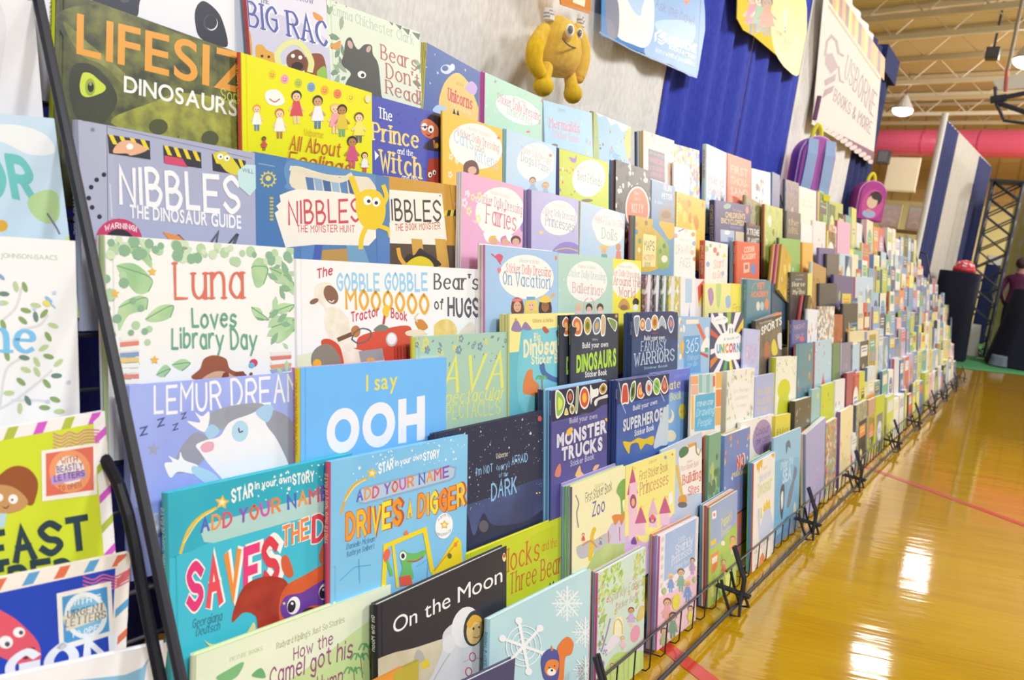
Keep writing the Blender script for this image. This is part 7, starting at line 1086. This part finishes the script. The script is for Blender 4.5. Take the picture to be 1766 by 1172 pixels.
def a_(a):
    V(*V10); a.B('f0d868+ecd050@4', (1080, -30), (1280, -30), (1250, 480), (1080, 330)); a.kid(940, 220, 280, 'c89070', '3a2a20', 'd04868', '303448'); a.kid(985, 210, 250, 'e0b090', '8a5030', '4c8c60', '4c6c90'); a.kid(1030, 235, 260, '8a5c3c', '241c18', 'c85030', '40404c')
    a.P('d8d4a0', (1140, 60), (1168, 45), (1160, 170), (1135, 165)); a.E('4c70b0', 1150, 180, 8, 10); a.E('d04848', 1148, 205, 9, 11); a.T('5a6058', 'Your ideas', 1090, 215, 1130, 240, 30, f='h', w=.12); a.T('50504c', 'Bloom', 1140, 275, 1200, 305, 34, f='b'); a.T('60605c', 'here.', 1128, 310, 1170, 328, 22, f='b')
hang(((1288, -120), (1400, -120), (1378, 128), (1345, 100), (1300, 62), (1282, 52), (1271, 32), (1273, -40)), DY_-.05, 'yellow banner with printed people over the blue drape', 'banner', 'ecc838', a_)
V11 = (1350, 0, 3.168)
def a_(a):
    V(*V11)
    for i, c in enumerate(('e88838', '5a3448', 'e07c30', 'c8a838', '8a3c58', 'e88838', '5a3448', 'a8b840', 'e07030', '8ca848', '6c3450', 'e89040', 'b8b848', '7c4060', 'e08040', 'c89030', '5c3450', 'e88838')):
        t = i/17; x, y = 250+295*t, -55+425*t; a.P(c, (x-8, y-80), (x+14, y-50), (x+8, y+70), (x-14, y+40))
    for i in range(16): t = (i+.5)/17; x, y = 250+295*t, 25+425*t; a.P('e87c38' if i % 3 else '7c8c38', (x-9, y-12), (x+11, y+16), (x+4, y+22), (x-12, y+0))
    a.P('5c3858', (180, 665), (500, 830), (495, 905), (165, 655))
    for i in range(24): t = i/23; x, y = 190+290*t, 660+215*t; a.E('d8cfc8', x, y+(8 if i % 2 else -6), 15, 12)
    logo(a, '5a3450', 262, 350, 1)
    a.L('5a3450', 13, (232, 300), (242, 225), (265, 195), (292, 225), (305, 290), (330, 305), sm=0); a.P('5a3450', (232, 295), (270, 290), (302, 365), (262, 405), (232, 350)); a.P('5a3450', (225, 440), (292, 400), (285, 440), (232, 470)); a.P('5a3450', (228, 490), (282, 465), (270, 500), (215, 535)); a.L('5a3450', 9, (305, 365), (312, 440), (330, 450), sm=0)
    a.T('6a3c58', 'USBORNE', 335, 420, 495, 640, 118, f='s', w=.11); a.T('6a3c58', 'BOOKS & MORE', 275, 545, 480, 735, 62, f='s', w=.12); a.T('5a3450', '', 0, 0, 1, 0, 1) if False else None
hang(((1424, -40), (1448, -40), (1521, 118), (1506, 276), (1400, 214), (1404, 180)), DY_-.05, 'white bookseller banner with purple mark and bright fringed top edge', 'banner', 'ebe4d8', a_)
o = MB().tube([(-.006, 0, 0), (.006, 0, .14)], .014, mat('5a3450', .7), 8).build('banner_tassel'); o.location = atY(1405, 207, DY_-.075); tag(o, uniq('purple cloth tassel at the lower left corner of the white banner'), 'tassel')
# ---- bagged yellow plush toy (a plain soft toy) hanging on the white drape
PY = DY_-.105
cpl = atY(962, 92, PY); PL = nodemat('mustard_plush', lambda n, L, b: cloth(n, L, b, ('dcac20', 'e8c034')))
t = empty('plush_toy', None, cpl, uniq('mustard yellow plush monster toy hanging in a clear bag'), 'plush toy')
def pl(px, dy=0): return Vector(atY(*px, PY+dy))-Vector(cpl)
m = MB(); prof = [((967, 30), .03), ((966, 36), .075), ((965, 50), .105), ((964, 70), .125), ((963, 90), .133), ((962, 108), .125), ((961, 122), .10), ((960, 132), .05)]
m.tube([pl(p) for p, r in prof], [r*.6 for p, r in prof], PL, 22)
o = m.build('body', t, True); o.scale = (1, .8, 1)
def limb(name, pts, rr):
    rr = [r*.56 for r in rr]
    m = MB(); m.tube(smooth([pl(p, d) for p, d in pts], 5), list(np.interp(np.linspace(0, 1, (len(pts)-1)*5+1), np.linspace(0, 1, len(rr)), rr)), PL, 14); e = pl(*pts[-1]); m.ball(e, (rr[-1],)*3, PL); e = pl(*pts[0]); m.ball(e, (rr[0],)*3, PL); m.build(name, t, True)
limb('arm', [((938, 52), -.01), ((924, 80), -.025), ((922, 108), -.03), ((935, 132), -.045)], [.035, .045, .042, .03])
limb('arm', [((995, 48), 0), ((1006, 78), -.02), ((1006, 108), -.03), ((999, 135), -.03)], [.026, .036, .034, .028])
limb('leg', [((942, 118), -.02), ((938, 138), -.03), ((937, 148), -.045)], [.035, .034, .052])
limb('leg', [((982, 125), -.01), ((985, 145), -.03), ((988, 162), -.045)], [.033, .034, .05])
for px, r in (((946, 29), .022), ((1001, 40), .018)):
    m = MB()
    for i in range(5): a0 = pl((px[0]-i*.3, px[1]+6-i*3.2), -.0); m.tube([a0, a0+Vector((0, 0, .012))], r*.75*(1-.08*i), mat('8a8088' if i % 2 else 'e4e0dc', .8), 10)
    m.build('horn', t)
m = MB(); m.ball(pl((983, 53), -.062), (.018, .01, .019), mat('f0eeea', .5)); ey = m.build('eye', t, True); m = MB(); m.ball(pl((984, 51), -.07), (.011, .006, .011), mat('4c4448', .5)); m.build('pupil', ey, True)
m = MB(); m.ball(pl((999, 59), -.05), (.011, .01, .017), mat('f0eeea', .5)); ey = m.build('eye', t, True); m = MB(); m.ball(pl((1000, 57), -.057), (.007, .006, .010), mat('4c4448', .5)); m.build('pupil', ey, True)
m = MB(); m.tube(smooth([pl((970, 66), -.066), pl((978, 76), -.068), pl((989, 82), -.064), pl((1001, 82), -.05)], 5), .0022, mat('4c3a2c', .8), 6); m.build('mouth', t)
def bag_mat(n, L, b):
    b.inputs['Base Color'].default_value = (1, 1, 1, 1); b.inputs['Roughness'].default_value = .08; b.inputs['Alpha'].default_value = .07; b.inputs['Specular IOR Level'].default_value = .8
    nz = nn(n, 'ShaderNodeTexNoise', Scale=16.0, Detail=2.0); bp = nn(n, 'ShaderNodeBump', Strength=.6, Distance=.02); L.new(nz.outputs[0], bp.inputs['Height']); L.new(bp.outputs[0], b.inputs['Normal'])
FILM = nodemat('clear_film', bag_mat)
B0 = [atY(*p, PY) for p in ((918, 2), (1018, 25), (1022, 90), (1012, 180), (960, 172), (914, 150), (908, 80))]; m = MB(); cb = sum(B0)/len(B0)
ring = smooth([b-cb for b in B0], 4, True); n = len(ring); vs = []
for s, y in ((1, 0), (.96, -.05), (.85, -.115), (.5, -.14)): vs += [(p[0]*s, y, p[2]*s) for p in ring]
m.add(vs, [(k*n+i, k*n+(i+1) % n, (k+1)*n+(i+1) % n, (k+1)*n+i) for k in range(3) for i in range(n)]+[tuple(range(3*n, 4*n))], FILM)
o = m.build('clear_bag', None, True); o.location = cb+np.array([0, .03, 0]); tag(o, uniq('clear plastic bag around the mustard plush toy'), 'bag')
o, _ = hang(((957, -60), (1022, -45), (1018, 24), (968, 8)), PY, 'orange cardboard header stapled to the clear toy bag', 'bag_header_card', 'd07c34', lambda a: (V(), a.P('ece0c0', (990, -30), (1012, -20), (1008, 12), (988, 4)), a.T('8a5030', 'Soft', 992, -8, 1008, -3, 8, f='b')), 'card')
# ---- backpacks
def backpack(px, w, h, lab, body, trim, straps, art=None):
    P = atY(*px, DY_-.15); t = empty('backpack', None, P, uniq(lab), 'backpack', 'children backpacks hanging on the drapes'); t.rotation_euler = (0, 0, -.85)
    m = MB(); k = 20; out = [(-w/2, -h*.5), (w/2, -h*.5)]+[(w/2*math.cos(q), h*.18+h*.32*math.sin(q)) for q in np.linspace(0, math.pi, k)]
    n = len(out); vs = []
    for s, y in ((.93, -.075), (1, -.05), (1, .05), (.95, .07)): vs += [(x*s, y, z*s) for x, z in out]
    m.add(vs, [tuple(range(n)), tuple(range(4*n-1, 3*n-1, -1))]+[(j*n+i, (j+1)*n+i, (j+1)*n+(i+1) % n, j*n+(i+1) % n) for j in range(3) for i in range(n)], mat(body, .7)); m.build('body', t)
    m = MB(); m.tube([(x*1.0, -.052, z) for x, z in out], .006, mat(trim, .6), 6, True); m.build('piping', t)
    m = MB(); m.tube(smooth([(-w*.14, 0, h*.48), (-w*.1, 0, h*.62), (0, 0, h*.7), (w*.1, 0, h*.62), (w*.14, 0, h*.48)], 5), .013, mat('e8dc20', .6), 8); m.build('carry_handle', t)
    for x in straps:
        m = MB(); pts = [(x, -.077, h*.44), (x, -.092, h*.2), (x*1.05, -.092, -h*.2), (x*1.1, -.085, -h*.47)]
        for a, b in zip(pts[:-1], pts[1:]): m.add([(a[0]-.03, a[1], a[2]), (a[0]+.03, a[1], a[2]), (b[0]+.03, b[1], b[2]), (b[0]-.03, b[1], b[2]), (a[0]-.03, a[1]+.012, a[2]), (a[0]+.03, a[1]+.012, a[2]), (b[0]+.03, b[1]+.012, b[2]), (b[0]-.03, b[1]+.012, b[2])], [(0, 1, 2, 3), (7, 6, 5, 4), (0, 4, 5, 1), (2, 6, 7, 3), (1, 5, 6, 2), (3, 7, 4, 0)], mat('90acd8', .7))
        so = m.build('shoulder_strap', t); MB().box((x*1.1-.032, -.11, -h*.52), (x*1.1+.032, -.075, -h*.42), mat('e8dc20', .6)).build('strap_tab', so)
    if art: art(t)
backpack((1398, 290), .21, .35, 'purple backpack with pale blue straps hanging on the white drape', 'a850a8', 'd0a8d0', (-.05, .055))
def kidpatch(t):
    m = MB(); f = -.076
    def e(c, x, z, rx, rz, y): m.add([((x+rx*math.cos(q))*.72, y, (z+rz*math.sin(q))*.75) for q in np.linspace(0, 6.283, 17)[:-1]], [tuple(range(15, -1, -1))], mat(c, .6))
    e('d04890', 0, -.03, .12, .15, f); e('9cb8d8', -.02, -.13, .075, .04, f-.001); e('3c2c2c', .02, .03, .075, .07, f-.001); e('e8c4a0', -.01, -.01, .06, .065, f-.002); e('3c2c2c', .03, .05, .06, .035, f-.003); e('d898a0', -.03, -.1, .03, .02, f-.002); m.build('printed_portrait', t)
backpack((1496, 347), .215, .30, 'pink and magenta backpack with a printed portrait on the navy drape', 'a83888', 'c87cc0', (), kidpatch)
# ================================================================ the booths beyond
P0, P1, P2, P3 = (11.4, 1.46), (12.36, 1.39), (14.3, 1.26), (15.6, 1.15); BZ = 3.09
drape('navy_drape', P0, P1, .03, BZ, NAVY, 'navy drape beside the white pole of the further booth', 7, .015, .2, 'drapes of the further booth')
GREYW = nodemat('pale_grey_drape_cloth', lambda n, L, b: cloth(n, L, b, ('bcb4a8', 'ccc6ba')))
drape('white_drape', P1, P2, .03, BZ, GREYW, 'white drape between two navy ones in the further booth', 8, .015, .3, 'drapes of the further booth')
drape('navy_drape', P2, P3, .03, BZ, NAVY, 'navy drape beside the black truss', 9, .015, .2, 'drapes of the further booth')
t = empty('pipe_and_drape_frame', None, (*P0, 0), uniq('white upright pole and bar of the further booth'), 'drape frame')
m = MB(); m.tube([(-.05, .01, 0), (-.05, .01, 3.15)], .038, mat('e6e2da', .4), 12); m.box((-.25, -.2, 0), (.15, .2, .012), mat('e6e2da', .4)); m.build('upright', t)
m = MB(); m.tube([(-.05, .03, BZ+.005), (P3[0]-P0[0], P3[1]-P0[1]+.03, BZ+.005)], .02, mat('d8d4cc', .4), 8); m.build('cross_bar', t)
# black lattice truss
T0 = atZ(1672, 585, 0); TX, TY = 14.4, .80
t = empty('lattice_truss', None, (TX, TY, 0), uniq('black lattice truss tower beside the navy drape'), 'truss'); TB = mat('20222c', .5); s = .2
m = MB()
for a in (-s, s):
    for b in (-s, s): m.tube([(a, b, 0), (a, b, 2.72)], .02, TB, 6)
m.build('chord_tubes', t); m = MB()
for k in range(10):
    z = k*.272
    for a, b in (((-s, -s), (s, -s)), ((s, -s), (s, s)), ((s, s), (-s, s)), ((-s, s), (-s, -s))):
        m.tube([(*a, z), (*b, z+.272)], .012, TB, 5); m.tube([(*b, z), (*a, z+.272)], .012, TB, 5)
m.build('cross_bracing', t); m = MB().box((-.3, -.3, 0), (.3, .3, .02), TB); m.build('foot_plate', t); MB().box((-.24, -.24, 2.70), (.24, .24, 2.73), TB).build('top_plate', t)
# tall printed panel and blue back wall of the next stand
o = MB().box((-.35, -.02, 0), (.35, .02, 2.75), mat('e4dca8+d8cc60+e8e4dc@3', .7)).box((-.35, -.03, 0), (.35, .03, .03), TB).build('roll_up_banner'); o.location = (15.9, .55, 0); o.rotation_euler = (0, 0, .5); tag(o, uniq('tall pale yellow panel behind the black truss'), 'banner')
o = MB().box((-.9, 0, 0), (.9, .03, 1.55), NAVY).box((-.9, -.02, 1.55), (.9, .05, 1.72), mat('e8e4e0', .6)).build('booth_back_wall'); o.location = (18.3, .25, .006); o.rotation_euler = (0, 0, -1.1); tag(o, uniq('blue booth wall with a white top strip at the right edge'), 'booth wall')
# tall black-draped table with a red spotted bag on it
bx = atX(1650, 540, 13.5); t = empty('bar_table', None, (12.7, 1.03, 0), uniq('tall table under a straight black cloth by the truss'), 'table')
m = MB(); k = 24; BLK = nodemat('black_cloth', lambda n, L, b: cloth(n, L, b, ('1c1d2a', '262836'))); vs = []
for z, r in ((1.235, .25), (1.22, .262), (.6, .255), (.01, .28)): vs += [(r*(1+.03*math.sin(q*9)*(1.24-z))*math.copysign(abs(math.cos(q))**.5, math.cos(q)), r*(1+.03*math.sin(q*9)*(1.24-z))*math.copysign(abs(math.sin(q))**.5, math.sin(q)), z) for q in np.linspace(0, 6.283, k+1)[:-1]]
m.add(vs, [tuple(range(k))]+[(j*k+i, (j+1)*k+i, (j+1)*k+(i+1) % k, j*k+(i+1) % k) for j in range(3) for i in range(k)], BLK); m.build('table_cloth', t, True)
m = MB().tube([(0, 0, 0), (0, 0, 1.2)], .04, TB, 8); m.build('post', t)
m = MB(); m.ball((0, 0, .07), (.13, .13, .1), mat('d02c34*d02c34*d02c34*f0e0e0@40', .6), 16, 8); m.box((-.13, -.13, 0), (.13, .13, .06), mat('d02c34', .6)); o = m.build('spotted_bag', None, True); o.location = (12.7, 1.0, 1.238); tag(o, uniq('red spotted bag lying on the tall black table'), 'bag')
# low table under a sweeping dark cloth and a coat on a chair
def skirt(name, x, y, w, d, h, label, cat, flare=.22, m_=BLK, seed=1):
    vs = []; k = 40; rg = random.Random(seed); ph = rg.uniform(0, 6)
    for z, f in ((h, .96), (h-.02, 1.0), (h*.6, 1+flare*.3), (.02, 1+flare)): vs += [(w*f*(1+.035*math.sin(q*11+ph)*(1-z/h))*math.copysign(abs(math.cos(q))**.6, math.cos(q)), d*f*(1+.035*math.sin(q*9+ph)*(1-z/h))*math.copysign(abs(math.sin(q))**.6, math.sin(q)), z) for q in np.linspace(0, 6.283, k+1)[:-1]]
    o = mesh(name, vs, [tuple(range(k))]+[(j*k+i, (j+1)*k+i, (j+1)*k+(i+1) % k, j*k+(i+1) % k) for j in range(3) for i in range(k)], m_, None, None, True); o.location = (x, y, 0); return tag(o, uniq(label), cat)
skirt('draped_table', 13.5, .07, .42, .32, 1.12, 'table under a sweeping black cloth on the green carpet', 'table', .5)
skirt('floor_bag', 12.9, .36, .12, .1, .16, 'grey bundle lying under the black-clothed table', 'bag', .2, mat('58606c', .8))
o = MB().box((-.2, -.02, 0), (.2, .02, .5), mat('d8d4cc', .6)).build('display_board'); o.location = (13.8, .86, .012); o.rotation_euler = (-.25, 0, -1.2); tag(o, uniq('pale board leaning near the foot of the truss'), 'board')
# ---- people, far and small
def person(P, yaw, hgt, shirt, trousers, hair, skin, label, cap=None):
    t = empty('person', None, P, uniq(label), 'person'); t.rotation_euler = (0, 0, yaw); s = hgt/1.7
    J = {'pel': (0, 0, .93, .14), 'wai': (0, 0, 1.08, .13), 'che': (0, 0, 1.28, .155), 'nek': (0, .01, 1.44, .06), 'hd0': (0, -.01, 1.52, .085), 'hd1': (0, -.01, 1.62, .095), 'hd2': (0, 0, 1.68, .06)}
    E_ = [('pel', 'wai'), ('wai', 'che'), ('che', 'nek'), ('nek', 'hd0'), ('hd0', 'hd1'), ('hd1', 'hd2')]
    for sd, n in ((-1, 'l'), (1, 'r')):
        J.update({n+'sh': (sd*.19, 0, 1.37, .065), n+'el': (sd*.25, .02, 1.1, .048), n+'wr': (sd*.22, -.12, .92, .034), n+'ha': (sd*.2, -.18, .87, .036), n+'hp': (sd*.09, 0, .88, .1), n+'kn': (sd*.1, -.02, .5, .068), n+'an': (sd*.1, .02, .09, .045), n+'to': (sd*.11, -.14, .04, .04)})
        E_ += [('che', n+'sh'), (n+'sh', n+'el'), (n+'el', n+'wr'), (n+'wr', n+'ha'), ('pel', n+'hp'), (n+'hp', n+'kn'), (n+'kn', n+'an'), (n+'an', n+'to')]
    ks = list(J); me = bpy.data.meshes.new('body'); me.from_pydata([[c*s for c in J[k][:3]] for k in ks], [(ks.index(a), ks.index(b)) for a, b in E_], [])
    o = link(bpy.data.objects.new('body', me)); o.parent = t
    sk = o.modifiers.new('skin', 'SKIN'); sk.use_smooth_shade = True
    for i, k in enumerate(ks): me.skin_vertices[0].data[i].radius = (J[k][3]*s*(1.15 if 'e' in k[:2] else 1), J[k][3]*s*.85)
    me.skin_vertices[0].data[0].use_root = True
    o.modifiers.new('sub', 'SUBSURF').levels = 1
    def pm(n, L, b):
        tc = nn(n, 'ShaderNodeTexCoord'); sp = nn(n, 'ShaderNodeSeparateXYZ'); L.new(tc.outputs['Object'], sp.inputs[0]); mt = nn(n, 'ShaderNodeMath', operation='DIVIDE'); mt.inputs[1].default_value = 1.8*s; L.new(sp.outputs[2], mt.inputs[0])
        r = ramp(n, [(0, trousers), (.52, shirt), (.8, skin)], 'CONSTANT'); L.new(mt.outputs[0], r.inputs[0]); L.new(r.outputs[0], b.inputs['Base Color']); b.inputs['Roughness'].default_value = .7
    me.materials.append(nodemat('clothes_and_skin', pm))
    m = MB()
    if cap: m.ball((0, .0, 1.665*s), (.105*s, .115*s, .075*s), mat(cap, .7)); cp_ = m.build('cap', t, True); MB().box((-.07*s, -.19*s, 1.635*s), (.07*s, -.08*s, 1.65*s), mat(cap, .7)).build('brim', cp_); m = MB()
    m.ball((0, .03*s, 1.62*s), (.1*s, .1*s, .1*s), mat(hair, .7)); m.build('hair', t, True)
    m = MB()
    for sd in (-1, 1): m.ball((sd*.035*s, -.105*s, 1.595*s), .011*s, mat('282020', .5), 6, 5); m.ball((sd*.1*s, 0, 1.58*s), (.015*s, .025*s, .035*s), mat(skin, .6), 6, 5)
    m.ball((0, -.12*s, 1.57*s), (.013*s, .02*s, .022*s), mat(skin, .6), 6, 5); m.box((-.03*s, -.112*s, 1.535*s), (.03*s, -.1*s, 1.543*s), mat('a05048', .6)); m.build('face', t, True)
P = atX(1762, 470, 15.0); person((15.0, P[1], 0), 1.2, 1.62, '6c2850', '2c2c3c', '3a2c28', 'c89880', 'person in a plum purple shirt behind the black-clothed table')
P = atX(1742, 470, 17.2); person((17.2, P[1], 0), 1.4, 1.58, '3c4468', '2c2c38', '4a3028', 'c08c70', 'person with dark hair beyond the one in purple')
P = atX(1580, 440, 14.0); person((14.0, P[1], 0), 1.5, 1.55, '8cacd8', '40485c', 'e0dcd4', 'd8b098', 'person in a white cap and light blue top beyond the racks', 'f2f2ee')
# far shelf with pale boards, seen over the racks
sx, sy = 18.0, float(atX(1560, 370, 18.0)[1]); t = empty('display_shelf', None, (sx, sy, 0), uniq('brown display shelf far behind the last racks'), 'shelf')
SH = mat('8c5c38', .5); M_ = MB().box((-.25, -1.1, 1.98), (.25, 1.1, 2.03), SH).box((-.25, -1.1, 1.2), (.25, 1.1, 1.25), SH); M_.build('shelf_board', t)
for y in (-1.05, 1.05): MB().box((-.2, y-.04, 0), (.2, y+.04, 2.0), SH).build('leg', t)
for i, y in enumerate((.75, .25, -.25, -.7)):
    o = MB().box((-.02, -.19, 0), (.02, .19, .52), mat('ccb890', .6)).box((-.026, -.16, .05), (-.02, .16, .47), mat('ecdcd4+e4b8b0+d8d0dc@8', .6)).build('framed_print'); o.location = (sx-.05, sy+y, 2.031); tag(o, uniq(f"pale framed print standing {NTH[i]} from the left on the far shelf"), 'picture', 'framed prints on the far shelf')
# pale panel on the far wall, loudspeakers, backboard
P = atX(1556, 300, 34.5); o = MB().box((-.05, -.6, -.65), (.05, .6, .65), mat('efe6c8', .6)).box((-.07, -.64, -.7), (.02, .64, -.63), mat('cdbd94', .6)).build('wall_panel'); o.location = P; o.rotation_euler = (0, 0, -TH); tag(o, uniq('pale square panel on the far wall under the red duct'), 'panel')
P = atX(1524, 271, 33.5); o = MB().box((-.2, -.22, -.25), (.2, .22, .25), mat('2c2c34', .5)).box((-.22, -.17, -.2), (-.2, .17, .2), mat('45454e', .6)).build('loudspeaker'); o.location = P; tag(o, uniq('small black loudspeaker at the end of the red duct'), 'speaker')
P = atZ(1712, 93, 7.0); t = empty('loudspeaker', None, P, uniq('dark loudspeaker cluster hanging from the roof joists'), 'speaker')
MB().box((-.16, -.15, -.14), (.14, .15, .14), mat('34363f', .5)).box((-.17, -.12, -.11), (-.16, .12, .11), mat('4a4c58', .7)).build('cabinet', t); MB().tube([(0, 0, .14), (0, 0, CZ-P[2])], .03, WIRE, 6).build('hanger_rod', t)
P = atX(1752, 165, 17.0); t = empty('basketball_backboard', None, P, uniq('folded basketball backboard frame hung from the roof at the right'), 'backboard')
def bp_(px): return Vector(atX(*px, 17.0))-Vector(P)
m = MB(); DK = mat('262a38', .5); F_ = lambda *ps, r=.045: m.tube([bp_(p) for p in ps], r, DK, 7)
F_((1712, 172), (1770, 160)); F_((1718, 176), (1770, 194)); F_((1716, 150), (1718, 178), (1732, 208), (1770, 213), r=.03); F_((1708, 172), (1736, 168), r=.07); m.build('support_frame', t)
m = MB(); q = [bp_(p) for p in ((1712, 140), (1790, 118), (1790, 150), (1722, 155))]; m.add(q+[v+Vector((.06, 0, 0)) for v in q], [(0, 1, 2, 3), (7, 6, 5, 4), (0, 4, 5, 1), (1, 5, 6, 2), (2, 6, 7, 3), (3, 7, 4, 0)], mat('e8e4d8', .4)); m.build('board', t)
m = MB(); m.tube([bp_((1737, 118)), bp_((1734, 158))], .03, mat('d05048', .5), 6); m.build('red_brace', t)
m = MB(); m.tube([bp_((1738, 120)), bp_((1741, 100))+Vector((0, 0, 1.4))], .03, mat('8c8470', .5), 6); m.build('hanger_rod', t)
